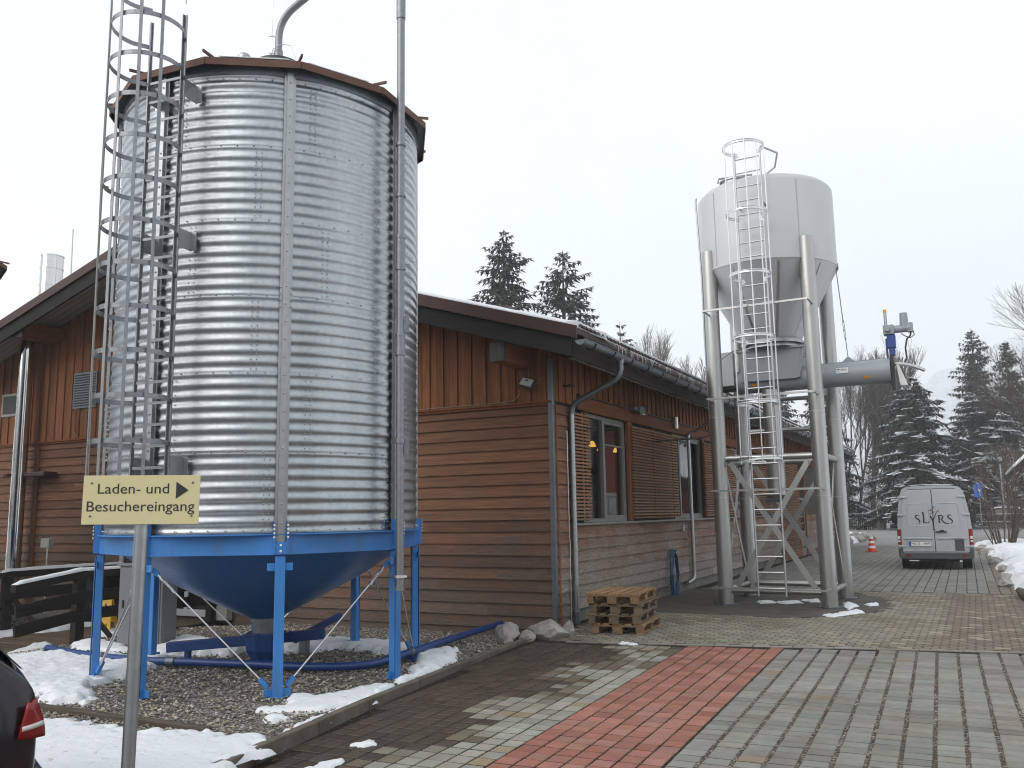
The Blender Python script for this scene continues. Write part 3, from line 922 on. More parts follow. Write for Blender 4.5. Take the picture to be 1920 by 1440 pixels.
        for z in (1.42, 1.48): mb.lathe([(.013,0),(.012,.008),(.001,.012)], pol(SR+.08, a, z), 8, axis=Mx @ Matrix(((0,0,1),(1,0,0),(0,1,0))))
        for z in (1.56, 1.60, 1.64, 1.68):
            for d in (-.068, .068): mb.lathe([(.011,0),(.01,.008),(.001,.011)], pol(SR+.095, a, z)+Mx @ V((0,d,0)), 8, axis=Mx @ Matrix(((0,0,1),(1,0,0),(0,1,0))))
        mb.build('bolt_heads', M['white'], leg)
        mb = MB(); mb.box(c+V((0,0,zb+.035)), (.15, .13, .012), M=Mx); mb.build('foot_plate', M['blue'], leg, bevel=.003)
        for d in (-1, 1):     # gussets for the rods
            mb = MB(); mb.box(c+Mx @ V((.0, d*.085, 0))+V((0,0,zb+.075)), (.012, .09, .075), M=Mx); mb.build('gusset', M['blue'], leg, bevel=.004)
            mb = MB(); mb.box(c+Mx @ V((.03, d*.085, 0))+V((0,0,1.265)), (.012, .085, .075), M=Mx); mb.build('gusset', M['blue'], leg, bevel=.004)
    # tie rods with turnbuckles between neighbouring legs, in four bays
    for (s0, s1) in ((0,-1), (0,1), (-2,-1), (-2,-3), (2,1), (2,3), (4,3), (4,5)):
        a, b = PH0+PI/4*s0, PH0+PI/4*s1
        p, q = pol(1.82, a, .10), pol(1.82, b, 1.25)
        t = (q-p).normalized(); hz = V((t.x, t.y, 0)).normalized()
        p = p+hz*.10; q = q-hz*.09
        t = (q-p).normalized(); Lr = (q-p).length
        mb = MB(); mb.tube(p+t*.10, q-t*.30, .0085, 8); mb.tube(q-t*.14, q-t*.06, .0085, 8)
        rod = mb.build('tie_rod', M['alu'], T, smooth=40)
        mb = MB()
        s_ = t.cross(V((0,0,1))).normalized()*.016
        u0, u1 = q-t*.31, q-t*.13
        mb.bar(u0+s_, u1+s_, .009, .012); mb.bar(u0-s_, u1-s_, .009, .012)
        mb.bar(u0-t*.02, u0+t*.02, .042, .022); mb.bar(u1-t*.02, u1+t*.02, .042, .022)
        mb.build('turnbuckle', M['alu'], rod, bevel=.002)
        mb = MB(); mb.bar(p-t*.01, p+t*.11, .035, .045); mb.build('fork', M['blue'], rod, bevel=.003)
        mb = MB(); mb.bar(q-t*.07, q+t*.01, .03, .04); mb.build('fork', M['blue'], rod, bevel=.003)
    # inlet on the roof
    mb = MB()
    c0 = (SC.x, SC.y, 0)
    mb.lathe([(.55,7.17),(.54,7.33),(.46,7.47),(.30,7.55),(.12,7.60)], c0, 40)
    mb.build('inlet_dome', M['galv_dark'], T, smooth=40)
    mb = MB(); mb.lathe([(.315,7.545),(.30,7.585),(.20,7.625),(.10,7.655),(.08,7.66)], c0, 32)
    mb.build('inlet_seal', M['black'], T, smooth=40)
    return T
silo = make_silo()
def silo_extras(T):
    # fill pipe: from the inlet over the edge and down the front right leg
    def arc(p0, c, p1, n=6):
        p0, c, p1 = V(p0), V(c), V(p1)
        return [p0*(1-t)**2+c*2*t*(1-t)+p1*t*t for t in [i/n for i in range(n+1)]]
    PX, PY = -5.60, 8.085
    top = V((PX, PY, 8.92))
    a0 = V((SC.x, SC.y, 7.62)); el = V((SC.x, SC.y, 8.25))
    d = (top-el).normalized()
    mb = MB(); r = .046
    pts = [a0, V((SC.x, SC.y, 7.98))] + arc((SC.x,SC.y,7.98), el, el+d*.30)[1:] + [top-d*.30] + arc(top-d*.30, top, top-V((0,0,.30)))[1:] + [V((PX,PY,.97))]
    mb.path(pts, r, 16)
    pipe = mb.build('fill_pipe', M['galv_ladder'], T, smooth=40)
    for (za, zb) in ((7.62,7.92),(3.55,3.78),(4.55,4.92),(.955,1.0)):
        mb = MB(); mb.tube((PX,PY,za), (PX,PY,zb), r+.009, 16); mb.build('pipe_sleeve', M['galv_ladder'], pipe, smooth=40)
    for (za, zb) in ((6.02,6.06),(4.53,4.57),(4.9,4.94),(5.4,5.43),(2.55,2.60),(3.54,3.58),(3.76,3.79)):
        mb = MB(); mb.tube((PX,PY,za), (PX,PY,zb), r+.014, 16); mb.build('pipe_collar', M['galv_ladder'], pipe, smooth=40)
    mb = MB(); mb.tube((SC.x,SC.y,7.66),(SC.x,SC.y,7.80), r+.012, 16); mb.build('pipe_collar', M['galv_ladder'], pipe, smooth=40)
    mb = MB()
    lp = pol(1.815, PH0+PI/4, 1.10)
    mb.tube((PX,PY,1.085),(PX,PY,1.115), r+.013, 16); mb.bar(lp+V((-.05,-.03,0)), (PX+.06,PY+.02,1.10), .05, .022)
    for z in (5.9, 4.35, 2.62):
        q = pol(SR+.02, PH0+PI/4, z); mb.bar(q, (PX,PY,z), .03, .04)
    mb.build('pipe_clamp', M['alu'], pipe, bevel=.003)
    for z in (3.9, 2.52):
        mb = MB(); mb.box((PX+.07,PY+.03,z), (.05,.012,.20), rz=.5); mb.build('clamp_plate', M['galv_dark'], pipe)
    # lightning rod, vent and its wires
    mb = MB(); mb.tube((SC.x-.07,SC.y-.06,7.62), (SC.x-.06,SC.y-.06,9.4), .008, 8)
    for z in (7.76, 8.0): mb.bar((SC.x-.09,SC.y-.08,z), (SC.x+.03,SC.y,z), .02, .02)
    mb.path([(SC.x-.08,SC.y-.09,7.66),(SC.x-.02,SC.y-.08,7.80),(SC.x+.10,SC.y-.06,7.84),(SC.x+.27,SC.y-.06,7.78),(SC.x+.34,SC.y-.06,7.60),(SC.x+.36,SC.y-.08,7.45)], .006, 6)
    mb.build('lightning_rod', M['alu'], T, smooth=40)
    vc = (SC.x-.30, SC.y-.30, 0)
    mb = MB(); mb.lathe([(.062,7.28),(.062,7.44),(.052,7.46)], vc, 16, caps=True)
    vent = mb.build('vent_pipe', M['rust_edge'], T, smooth=30)
    mb = MB(); mb.lathe([(.072,7.46),(.078,7.54),(.076,7.60)], vc, 16, caps=True); mb.build('vent_cap', M['grey_plastic'], vent, smooth=30)
    mb = MB(); mb.lathe([(.07,7.60),(.085,7.62),(.083,7.66),(.06,7.69),(.01,7.70)], vc, 16); mb.build('vent_lid', M['galv_dull'], vent, smooth=30)
    # caged ladder
    A = R(-82); Mx = rad_M(A)
    rad, tan = Mx @ V((1,0,0)), Mx @ V((0,1,0))
    base = pol(2.02, A, 0)
    W = .225; zb, zt = 2.18, 7.12
    lad = MB()
    for s in (-1, 1):
        c = base+tan*(s*W); lad.bar(c+V((0,0,zb)), c+V((0,0,zt)), .012, .048, up=tan)
        lad.bar(c+tan*(-s*.012)+rad*(.018)+V((0,0,zb)), c+tan*(-s*.012)+rad*.018+V((0,0,zt)), .026, .008, up=tan)
    L_ = lad.build('ladder', M['galv_ladder'], T)
    z = zb+.10
    while z < 6.55:
        m = MB(); m.bar(base-tan*W+V((0,0,z)), base+tan*W+V((0,0,z)), .030, .010); m.bar(base-tan*W+V((0,0,z-.012))+rad*.014, base+tan*W+V((0,0,z-.012))+rad*.014, .006, .026)
        m.build('rung', M['galv_ladder'], L_)
        z += .2175
    for zz in (2.28, 4.65, 6.30):
        for s in (-1, 1):
            m = MB()
            p0 = pol(SR+.0, A, zz)+tan*(s*(W+.012)); 
            m.box((p0+base+tan*(s*(W+.012))+V((0,0,zz)))/2, (.20, .008, .20), M=Mx)
            m.box(pol(SR+.022, A, zz)+tan*(s*(W+.045)), (.008, .075, .20), M=Mx)
            m.build('ladder_bracket', M['galv_dull'], L_)
    hc = base+rad*.28; RH = .36
    cage = MB()
    for s_ in (-62, -31, 0, 31, 62, ):
        an = R(s_); p = hc+rad*(RH*math.cos(an)*1.06)+tan*(RH*math.sin(an)*1.06)
        dn = (p-hc).normalized()
        cage.bar(p+V((0,0,2.14)), p+V((0,0,7.45)), .008, .032, up=Matrix.Rotation(PI/2, 3, 'Z') @ dn)
    cg = cage.build('cage', M['galv_ladder'], T)
    for k in range(13):
        zz = 2.50+.4335*k
        m = MB(); pts = [base+tan*(-W)+rad*.0]
        for i in range(25):
            an = R(-112+224*i/24); pts.append(hc+rad*(RH*math.cos(an))+tan*(RH*math.sin(an)))
        pts.append(base+tan*W)
        vs = []; 
        for i, p in enumerate(pts):
            t = (pts[min(i+1,len(pts)-1)]-pts[max(i-1,0)]).normalized(); n_ = V((t.y,-t.x,0))
            for dn, dz in ((.003,-.024),(.003,.024),(-.003,.024),(-.003,-.024)): vs.append(p+n_*dn+V((0,0,zz+dz)))
        fs = []
        for i in range(len(pts)-1):
            for j in range(4):
                j2 = (j+1) % 4; fs.append((i*4+j, i*4+j2, (i+1)*4+j2, (i+1)*4+j))
        m.add(vs, fs); m.build('hoop', M['galv_ladder'], cg)
    # lightning conductor wire hanging outside the cage
    m = MB(); q = hc+rad*(RH+.10)+tan*-.06
    m.path([q+V((0,0,7.3)), q+rad*.015+V((0,0,5)), q+rad*-.01+V((0,0,3.3)), q+rad*-.03+V((0,0,1.9))], .004, 5)
    m.bar(q+V((0,0,4.98)), q-tan*.02-rad*.10+V((0,0,5.0)), .02, .012)
    m.build('conductor_wire', M['beige_cable'], T)
silo2 = copy_tree(silo)
silo2.name = 'grain_silo.001'
silo2['label'] = 'second corrugated silo, only its rusty roof corner showing at the left picture edge'
silo2.location = (-17.42, 8.62, -.02)
silo_extras(silo)
# ------------------------------------------------------------------ stainless tank on four legs
TC = V((-3.37, 17.99, 0)); TR = 1.34
def make_tank():
    T = thing('steel_tank', 'tall stainless steel spent grain tank on four tube legs with caged ladder and conveyor', 'tank', TC)
    c0 = (TC.x, TC.y, 0)
    mb = MB()
    mb.lathe([(.0,8.50),(.5,8.44),(1.0,8.30),(1.24,8.20),(TR-.02,8.12),(TR,8.07),(TR,6.53),(TR+.012,6.525),(TR+.012,6.495),(TR,6.49),(TR-.03,6.44),(.56,5.10),(.53,5.03)], c0, 96)
    body = mb.build('tank_body', M['inox_tank'], T, smooth=28)
    mb = MB()      # weld seams: slightly proud strips
    for a in (R(-52), R(-125), R(20)):
        p = pol(TR+.001, a, 7.30, TC); mb.box(p, (.006,.022,1.5), M=rad_M(a))
    for a in (R(-70), R(-110), R(-30)):
        p, q = pol(TR-.02, a, 6.44, TC), pol(.57, a, 5.12, TC); mb.bar(p, q, .05, .006, up=rad_M(a) @ V((1,0,0)))
    mb.build('weld_seam', M['inox'], body)
    mb = MB(); mb.lathe([(.60,5.10),(.62,5.07),(.62,5.02),(.50,5.01),(.50,4.98),(.58,4.97),(.58,4.94),(.3,4.93)], c0, 48); mb.build('outlet_flange', M['galv_dull'], T, smooth=30)
    mb = MB()
    hx, hy = TC.x-.42, TC.y-.95
    mb.lathe([(.27,8.05),(.27,8.33),(.30,8.33),(.30,8.36),(.1,8.39),(.0,8.39)], (hx, hy+.25, 0), 28)
    mb.path([(hx+.31,hy+.25,8.35),(hx+.36,hy+.25,8.44),(hx-.28,hy+.1,8.42),(hx-.31,hy+.12,8.33)], .02, 6)
    mb.build('manhole', M['galv_dull'], T, smooth=30)
    legs = []
    for k in range(4):
        a = R(-46.5+90*k); p = pol(1.33, a, 0, TC)
        mb = MB(); mb.tube((p.x,p.y,0), (p.x,p.y,6.90), .142, 28)
        lg = mb.build('leg', M['inox'], T, smooth=40)
        mb = MB(); mb.box((p.x,p.y,.008), (.36,.36,.016), rz=a)
        for d in range(4):
            q = p+V((.15*math.cos(a+PI/4+d*PI/2),.15*math.sin(a+PI/4+d*PI/2),.0))*1.45; mb.tube((q.x,q.y,.012),(q.x,q.y,.06),.012,8)
        mb.build('base_plate', M['galv_dark'], lg)
        for z in (5.6, 3.55, 2.0):
            mb = MB(); mb.lathe([(.1425,z-.006),(.1445,z),(.1425,z+.006)], (p.x,p.y,0), 28); mb.build('weld_ring', M['inox_tank'], lg, smooth=60)
        legs.append(p)
    fr, br, bl, fl = legs
    def horiz(p, q, z, r, name='cross_pipe'):
        m = MB(); m.tube(p+V((0,0,z)), q+V((0,0,z)), r, 16); return m.build(name, M['inox'], T, smooth=40)
    for z, r in ((.26,.055),(2.74,.058)):
        horiz(fl, fr, z, r); horiz(fr, br, z, r); horiz(br, bl, z, r); horiz(bl, fl, z, r)
    horiz(bl, br, 3.4, .045); horiz(bl, br, 4.05, .045)
    for (p, q) in ((fl,fr),(fr,br),(bl,br),(fl,bl)):
        t = (q-p).normalized(); n_ = V((t.y,-t.x,0))
        for s, off in ((0, .03), (1, -.03)):
            a, b = (p+t*.22, q-t*.22) if s == 0 else (q-t*.22, p+t*.22)
            m = MB(); m.bar(a+V((0,0,2.66))+n_*off, b+V((0,0,.33))+n_*off, .010, .105, up=n_.cross((b-a)).normalized())
            m.bar(a+V((0,0,2.66))+n_*(off), a+V((0,0,2.60))+n_*off, .012, .12); 
            br_ = m.build('cross_brace', M['inox'], T)
    # grey hopper box and screw conveyor along the gable direction
    m = MB(); yb = TC.y
    m.prism([(TC.x-.62,yb-.34,4.93),(TC.x+.62,yb-.34,4.93),(TC.x+.50,yb-.30,4.30),(TC.x-.58,yb-.30,4.30)], (0,.66,0))
    bxo = m.build('conveyor_hopper', M['tube_grey'], T, bevel=.006)
    m = MB()
    m.bx(TC.x-.66, TC.x+.66, yb-.37, yb+.36, 4.90, 4.94)
    m.prism([(TC.x+.62,yb-.343,4.9),(TC.x+.66,yb-.343,4.9),(TC.x+.54,yb-.303,4.32),(TC.x+.50,yb-.303,4.32)], (0,.67,0))
    for z in (4.72, 4.79): m.bar((TC.x+.60,yb-.2,z), (TC.x+.66,yb-.2,z), .05, .012)
    m.build('hopper_flange', M['tube_grey'], bxo)
    zc = 4.33; x0, x1 = TC.x-.72, -1.22
    m = MB(); m.tube((x0,yb,zc), (x1,yb,zc), .232, 36)
    con = m.build('conveyor_tube', M['tube_grey'], T, smooth=40)
    m = MB()
    for x in (x0, -3.9, -2.6, -2.0):
        m = MB(); m.tube((x-.006,yb,zc),(x+.006,yb,zc),.237,36); m.build('conveyor_flange', M['tube_grey'], con, smooth=40)
    m = MB()
    m.tube((x1-.22,yb,zc),(x1+.01,yb,zc),.242,36); m.tube((x1,yb,zc),(x1+.02,yb,zc),.265,36)
    m.bar((-2.55,yb,zc+.24),(x1-.05,yb,zc+.24),.05,.02)
    m.build('conveyor_flange', M['tube_grey'], con, smooth=40)
    m = MB(); m.prism([(-2.08,yb-.01,zc+.24),(-1.82,yb-.01,zc+.24),(-1.93,yb-.01,zc+.34),(-1.97,yb-.01,zc+.34)], (0,.02,0))
    m.build('lifting_lug', M['tube_grey'], con)
    m = MB()
    for (x, z) in ((-3.72, 4.24), (-2.67, 4.20), (-1.62, 4.22)):
        an = math.asin((z-zc)/.235); m.box((x, yb-.236*math.cos(an), z), (.10,.006,.05), M=Matrix.Rotation(-an, 3, 'X') @ Matrix.Identity(3))
    m.build('orange_sticker', M['orange'], con)
    m = MB(); m.box((-2.05, yb-.236, zc+.05), (.22,.005,.11), M=Matrix.Rotation(-.2,3,'X'))
    lb = m.build('type_label', M['label'], con)
    m = MB(); m.box((-2.12, yb-.240, zc+.075), (.045,.003,.022), M=Matrix.Rotation(-.2,3,'X')); m.box((-2.02, yb-.2405, zc+.073), (.10,.003,.010), M=Matrix.Rotation(-.2,3,'X'))
    for k in range(3): m.box((-2.05, yb-.2395, zc+.043-.017*k), (.17,.003,.004), M=Matrix.Rotation(-.2,3,'X'))
    m.build('label_print', M['grey_text'], lb)
    # motor box at the left end
    m = MB(); m.bx(x0-.34, x0-.03, yb-.26, yb+.05, 4.25, 4.95); m.build('drive_cover', M['inox_tank'], T, bevel=.012)
    m = MB(); m.tube((x0-.33,yb-.1,zc-.06),(x0-.02,yb-.1,zc-.06),.13,20); m.build('gear_motor', M['grey_plastic'], T, smooth=40)
    # knife gate valve at the right end
    m = MB(); m.bx(x1+.025, x1+.085, yb-.19, yb+.19, 3.98, 4.62); gv = m.build('gate_body', M['black'], T, bevel=.01)
    m = MB(); m.bx(x1+.02, x1+.12, yb-.07, yb+.07, 4.62, 4.80); m.bx(x1-.01, x1+.14, yb-.09, yb+.09, 4.76, 5.02); m.bar((x1-.02,yb-.04,4.55),(x1-.02,yb-.04,4.95),.035,.03)
    m.build('gate_yoke', M['valve_blue'], gv, bevel=.012)
    m = MB(); m.bx(x1-.06, x1+.13, yb-.12, yb+.10, 5.02, 5.20); m.tube((x1+.10,yb,5.12),(x1+.42,yb,5.12),.075,16); m.tube((x1+.31,yb,5.10),(x1+.31,yb,5.42),.082,18, r2=.068)
    m.tube((x1+.02,yb-.18,5.11),(x1+.02,yb-.10,5.11),.05,14); m.bx(x1+.36,x1+.46,yb-.06,yb+.06,5.04,5.22)
    m.build('actuator', M['tube_grey'], gv, smooth=40, bevel=.008)
    m = MB(); m.tube((x1-.01,yb,5.2),(x1-.01,yb,5.46),.028,12); st = m.build('spindle_tube', M['galv_dull'], gv, smooth=40)
    m = MB(); m.tube((x1-.01,yb,5.46),(x1-.01,yb,5.52),.031,12); m.build('spindle_cap', M['yellow'], st, smooth=40)
    m = MB(); m.path([(x1+.42,yb,5.06),(x1+.40,yb,4.97),(x1+.34,yb,4.92),(x1+.30,yb,4.75),(x1+.31,yb,4.55),(x1+.24,yb,4.42)], .016, 8)
    m.path([(x1+.46,yb,5.06),(x1+.47,yb,4.98),(x1+.40,yb,4.93),(x1+.30,yb,4.98),(x1+.25,yb,5.03)], .010, 6); m.build('valve_cable', M['black'], gv, smooth=60)
    m = MB(); 
    for i in range(7):
        t = i/6; p = V((x1+.14+.42*t, yb, 4.45-.04*t-.10*t*t)); 
        m.box(p, (.09,.20,.05), M=Matrix.Rotation(.15+.35*t, 3, 'Y'))
    m.build('spout_lip', M['inox_tank'], gv, bevel=.01)
    m = MB(); m.prism([(x1+.12,yb-.10,4.42),(x1+.16,yb-.10,4.44),(x1+.30,yb-.10,4.02),(x1+.17,yb-.10,4.03)], (0,.2,0)); m.build('spout_flap', M['label'], gv, bevel=.006)
    # suspension cable from the tank rim
    a = R(5); p = pol(TR+.03, a, 6.50, TC); q = V((-1.95, yb, zc+.33))
    p = V((-2.06, yb+.02, 6.50))
    m = MB(); m.tube(p, p+(q-p)*.62, .009, 8); m.tube(p+(q-p)*.78, q, .008, 8); d = V((.012,0,0))
    m.tube(p+(q-p)*.62-d, p+(q-p)*.78-d, .006, 6); m.tube(p+(q-p)*.62+d, p+(q-p)*.78+d, .006, 6)
    for t in (.60, .70, .79): m.tube(p+(q-p)*t, p+(q-p)*(t+.012), .018, 8)
    m.box(p, (.10,.05,.12)); m.build('suspension_cable', M['rope'], T, smooth=40)
    # discharge pipe down the middle
    m = MB(); dx, dy = TC.x-.05, TC.y-.15; m.tube((dx,dy,2.02),(dx,dy,4.12),.175,28); dp = m.build('discharge_pipe', M['inox'], T, smooth=40)
    m = MB(); m.tube((dx,dy,1.98),(dx,dy,2.04),.20,28); m.bx(dx-.2,dx+.2,dy-.2,dy+.2,1.90,1.98); m.build('discharge_flange', M['grey_plastic'], dp)
    # ladder, standing off the front legs on four bars
    t = (fr-fl).normalized(); n_ = V((t.y,-t.x,0))
    if n_.y > 0: n_ = -n_
    f0 = fl+n_*.17
    def at(s, out, z): return f0+t*s+n_*(out+(.36 if out > -.05 else 0))+V((0,0,z))
    Lw = (fr-fl).length
    s0, s1 = Lw*.315+.17, Lw*.315+.66
    lad = MB()
    for s in (s0, s1): lad.tube(at(s,.07,.22), at(s,.07,8.62), .019, 10)
    LD = lad.build('ladder', M['ladder_grey'], T, smooth=40)
    z = .36
    while z < 8.7:
        m = MB(); m.tube(at(s0,.07,z), at(s1,.07,z), .0145, 8); m.build('rung', M['ladder_grey'], LD, smooth=40); z += .2795
    for z in (.335, 2.12, 3.86, 5.58):
        m = MB(); m.bar(at(-.02,.03,z), at(Lw+.06,.03,z), .035, .035)
        m.bar(at(Lw+.06,.03,z), at(Lw+.06,-.10,z), .035, .035); m.bar(at(-.02,.03,z), at(-.02,-.08,z), .03, .03)
        sb = m.build('stand_off', M['inox'], LD)
        m = MB()
        for s in (s0, s1): m.box(at(s+.03,.055,z), (.11,.05,.055), rz=math.atan2(t.y,t.x))
        m.build('ladder_clamp', M['galv_dull'], sb)
    for z in (7.55,):
        m = MB()
        for s in (s0, s1): m.bar(at(s,.07,z), at(s,-.06,z), .03, .03)
        m.bar(at(s1,-.1,z), at(s1+.34,-.1,z), .025, .025); m.bar(at(s1+.34,-.1,z-.06), at(s1+.34,-.1,z+.06), .03, .02)
    m.path([at(s1,.07,8.60), at(s1+.02,.03,8.66), at(s1+.22,-.1,8.66), at(s1+.10,-.4,8.50), at(s0+.1,-.5,8.24)], .02, 8)
    m.build('ladder_bracket', M['galv_dull'], LD)
    hz = [2.66, 3.68, 4.88, 6.06, 7.26, 8.56]; RH = .375; mid = (s0+s1)/2
    cg = None
    def hp(an): return mid+RH*1.0*math.sin(an), .07+.30+RH*math.cos(an)
    m = MB()
    for an in (R(-100), R(-52), R(-18), R(18), R(52), R(100)):
        s, o = hp(an); 
        if abs(an) > 1.8: continue
        m.tube(at(s,o,2.58), at(s,o,8.60), .0115, 8)
    cg = m.build('cage', M['alu'], T, smooth=40)
    for z in hz:
        m = MB()
        for dz in (-.022, .022): m.path([at(*hp(R(-150+300*i/30)), z+dz) for i in range(31)], .010, 6)
        hoop_pts = [at(*hp(R(-150+300*i/30)), z) for i in range(31)]
        for p, q in zip(hoop_pts, hoop_pts[1:]): m.quad(p+V((0,0,-.02)), q+V((0,0,-.02)), q+V((0,0,.02)), p+V((0,0,.02)))
        for s in (s0, s1):
            p = at(s,.07,z-.05); q = at(*hp(R(-150 if s == s0 else 150)), z); m.bar(p, q, .02, .075)
        m.build('hoop', M['alu'], cg, smooth=50)
    # thin conduits on the left leg
    m = MB(); c = pol(1.45, R(-141.5), 0, TC)
    m.path([c+V((-.06,.1,8.1)), c+V((-.05,.0,8.0)), c+V((0,0,6.4)), c+V((0,0,5.2)), c+V((.02,0,3.30)), c+V((0,.02,3.22)), c+V((-.08,.05,3.19)), (-4.9,17.3,3.19), (-5.86,17.6,3.2)], .019, 8)
    m.path([c+V((-.06,.06,4.6)), c+V((-.02,.05,4.55)), c+V((.1,.15,4.62)), c+V((.4,.6,4.95)), c+V((.5,.8,5.0))], .010, 6)
    m.build('conduit', M['galv_dull'], T, smooth=60)
    return T
make_tank()
# ------------------------------------------------------------------ timber building
XW, YW = -5.92, 12.87           # outer faces of side wall and gable wall
XL, YE = -23.7, 45.0
XR = -14.81                      # ridge
XE, YV = -5.03, 11.80            # roof edges
def top_z(x):                    # top of the roof sheet
    return 4.49+.305*(XE-x) if x > XR else 4.49+.305*(XE-XR)-.31*(XR-x)
BL = thing('distillery_building', 'long timber distillery hall with larch boards, louvred shutters and low snowy gable roof', 'building', (XW, YW, 0))
# core walls (behind the boards)
mb = MB()
def wall_gable(y0, y1):
    P = [(XL,y0,-.6),(XW-.06,y0,-.6),(XW-.06,y0,top_z(XW)-.22),(XR,y0,top_z(XR)-.22),(XL,y0,top_z(XL)-.22)]
    mb.prism(P, (0,y1-y0,0))
wall_gable(YW+.06, YW+.2); wall_gable(YE-.2, YE)
mb.bx(XL, XL+.15, YW+.2, YE-.2, -.6, top_z(XL)-.25)
mb.build('wall_core', M['interior_dark'], BL)
# the side wall, with its row of openings left free
mb = MB()
wins = []      # (y0, y1) of glazed openings
y = 14.33
openings = [(14.10,16.22),(19.28,21.60),(24.75,26.95),(30.0,31.2)]
mb.bx(XW-.2, XW-.06, YW+.2, YE-.2, -.6, 1.58); mb.bx(XW-.2, XW-.06, YW+.2, YE-.2, 3.50, 4.45)
prev = YW+.2
for a, b in openings+[(YE-.2, YE-.2)]:
    mb.bx(XW-.2, XW-.06, prev, a, 1.58, 3.50); prev = b
mb.build('side_wall_core', M['interior_dark'], BL)
# interior seen through the panes
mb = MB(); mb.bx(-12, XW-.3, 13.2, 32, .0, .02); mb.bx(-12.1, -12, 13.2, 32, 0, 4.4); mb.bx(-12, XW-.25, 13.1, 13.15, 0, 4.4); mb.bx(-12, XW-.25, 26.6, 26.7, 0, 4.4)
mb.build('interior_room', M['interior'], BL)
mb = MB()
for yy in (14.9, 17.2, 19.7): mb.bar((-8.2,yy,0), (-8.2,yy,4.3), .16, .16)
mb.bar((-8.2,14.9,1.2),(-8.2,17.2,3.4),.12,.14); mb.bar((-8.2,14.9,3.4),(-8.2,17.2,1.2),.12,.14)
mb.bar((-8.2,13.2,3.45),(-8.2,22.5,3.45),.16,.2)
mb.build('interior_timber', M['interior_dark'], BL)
mb = MB()
mb.lathe([(.0,2.5),(.12,2.45),(.2,2.1),(.62,1.9),(.7,1.5),(.62,.9),(.3,.75)], (-9.6,18.3,0), 28); mb.lathe([(.0,2.7),(.3,2.6),(.6,2.2),(.65,1.6),(.5,1.2),(.3,.9)], (-9.4,21.1,0), 28)
mb.build('copper_still', M['copper'], BL, smooth=40)
for p in ((-7.6,18.58,3.24),(-7.6,19.09,3.18),(-7.6,20.12,3.20)):
    L_ = thing('pendant_lamp', 'lit yellow pendant lamp hanging behind the first glazed window', 'lamp', p, group='lit pendant lamps inside')
    m = MB(); m.lathe([(.02,.13),(.04,.12),(.085,.02),(.09,.0)], p, 20); m.build('lamp_shade', M['lamp'], L_, smooth=40)
    m = MB(); m.tube((p[0],p[1],p[2]+.15),(p[0],p[1],4.3),.006,6); m.build('lamp_cord', M['black'], L_)
# --- lapped boards
def lap_x(mb, x0, x1, y, z0, z1, e=.19, joints=True):
    z = z0
    while z < z1-.02:
        h = min(e, z1-z)
        xs = [x0]
        if joints and x1-x0 > 5:
            x = x0+1.2+rng.random()*3.2
            while x < x1-.9: xs.append(x); x += 3.4+rng.random()*1.6
        xs.append(x1)
        for a, b in zip(xs, xs[1:]):
            mb.var = rng.random(); dz = (rng.random()-.5)*.004; b2 = b-.0015
            mb.add([(a,y-.034,z+dz),(b2,y-.034,z+dz),(b2,y-.004,z+h+.012),(a,y-.004,z+h+.012),(a,y+.004,z+dz),(b2,y+.004,z+dz),(b2,y+.010,z+h+.012),(a,y+.010,z+h+.012)],
                   [(0,1,2,3),(0,4,5,1),(3,2,6,7),(0,3,7,4),(1,5,6,2)])
        z += e
def lap_y(mb, y0, y1, x, z0, z1, e=.19):
    z = z0
    while z < z1-.02:
        h = min(e, z1-z); ys = [y0]; yy = y0+1.0+rng.random()*3.5
        while yy < y1-.9: ys.append(yy); yy += 3.2+rng.random()*1.8
        ys.append(y1)
        for a, b in zip(ys, ys[1:]):
            mb.var = rng.random(); dz = (rng.random()-.5)*.004; b2 = b-.0015
            mb.add([(x+.034,a,z+dz),(x+.034,b2,z+dz),(x+.004,b2,z+h+.012),(x+.004,a,z+h+.012),(x-.004,a,z+dz),(x-.004,b2,z+dz),(x-.010,b2,z+h+.012),(x-.010,a,z+h+.012)],
                   [(0,1,2,3),(0,4,5,1),(3,2,6,7),(0,3,7,4),(1,5,6,2)])
        z += e
TRIM = 3.54
mb = MB(); lap_x(mb, XL, XW-.075, YW, -.24, TRIM); mb.build('gable_boarding', M['board_h'], BL, fix=True)
mb = MB(); lap_y(mb, YW+.02, 13.40, XW, -.06, 3.50); lap_y(mb, 13.40, 31.0, XW, .20, 1.545); mb.build('side_boarding', M['board_side'], BL)
mb = MB(); lap_y(mb, 36.2, YE, XW, .20, 1.545); mb.build('side_boarding', M['board_side'], BL)
def vert_x(mb, x0, x1, y, z0, ztop, p=.28):
    x = x0; i = 0
    while x < x1:
        for k, (o, w) in enumerate(((0, .20), (.17, .14))):
            a, b = x+o, min(x+o+w, x1)
            if b-a < .02: continue
            mb.var = rng.random(); yy = y-.012 if k == 0 else y-.036; th_ = .022
            za, zb = ztop(a), ztop(b)
            mb.add([(a,yy,z0),(b,yy,z0),(b,yy,zb),(a,yy,za),(a,yy+th_,z0),(b,yy+th_,z0),(b,yy+th_,zb),(a,yy+th_,za)], [(0,1,2,3),(0,4,5,1),(0,3,7,4),(1,5,6,2)])
        x += p
mb = MB(); vert_x(mb, XL, XW-.02, YW, TRIM+.03, lambda x: top_z(x)-.20); mb.build('gable_vertical_boarding', M['board_v'], BL)
mb = MB(); y = YW+.0
while y < YE:
    for k, (o, w) in enumerate(((0,.20),(.17,.14))):
        mb.var = rng.random(); xx = XW+.012 if k == 0 else XW+.036
        zb = 3.56 if y < 13.7 else 3.74
        mb.bx(xx-.022, xx, y+o, y+o+w, zb, 4.36)
    y += .28
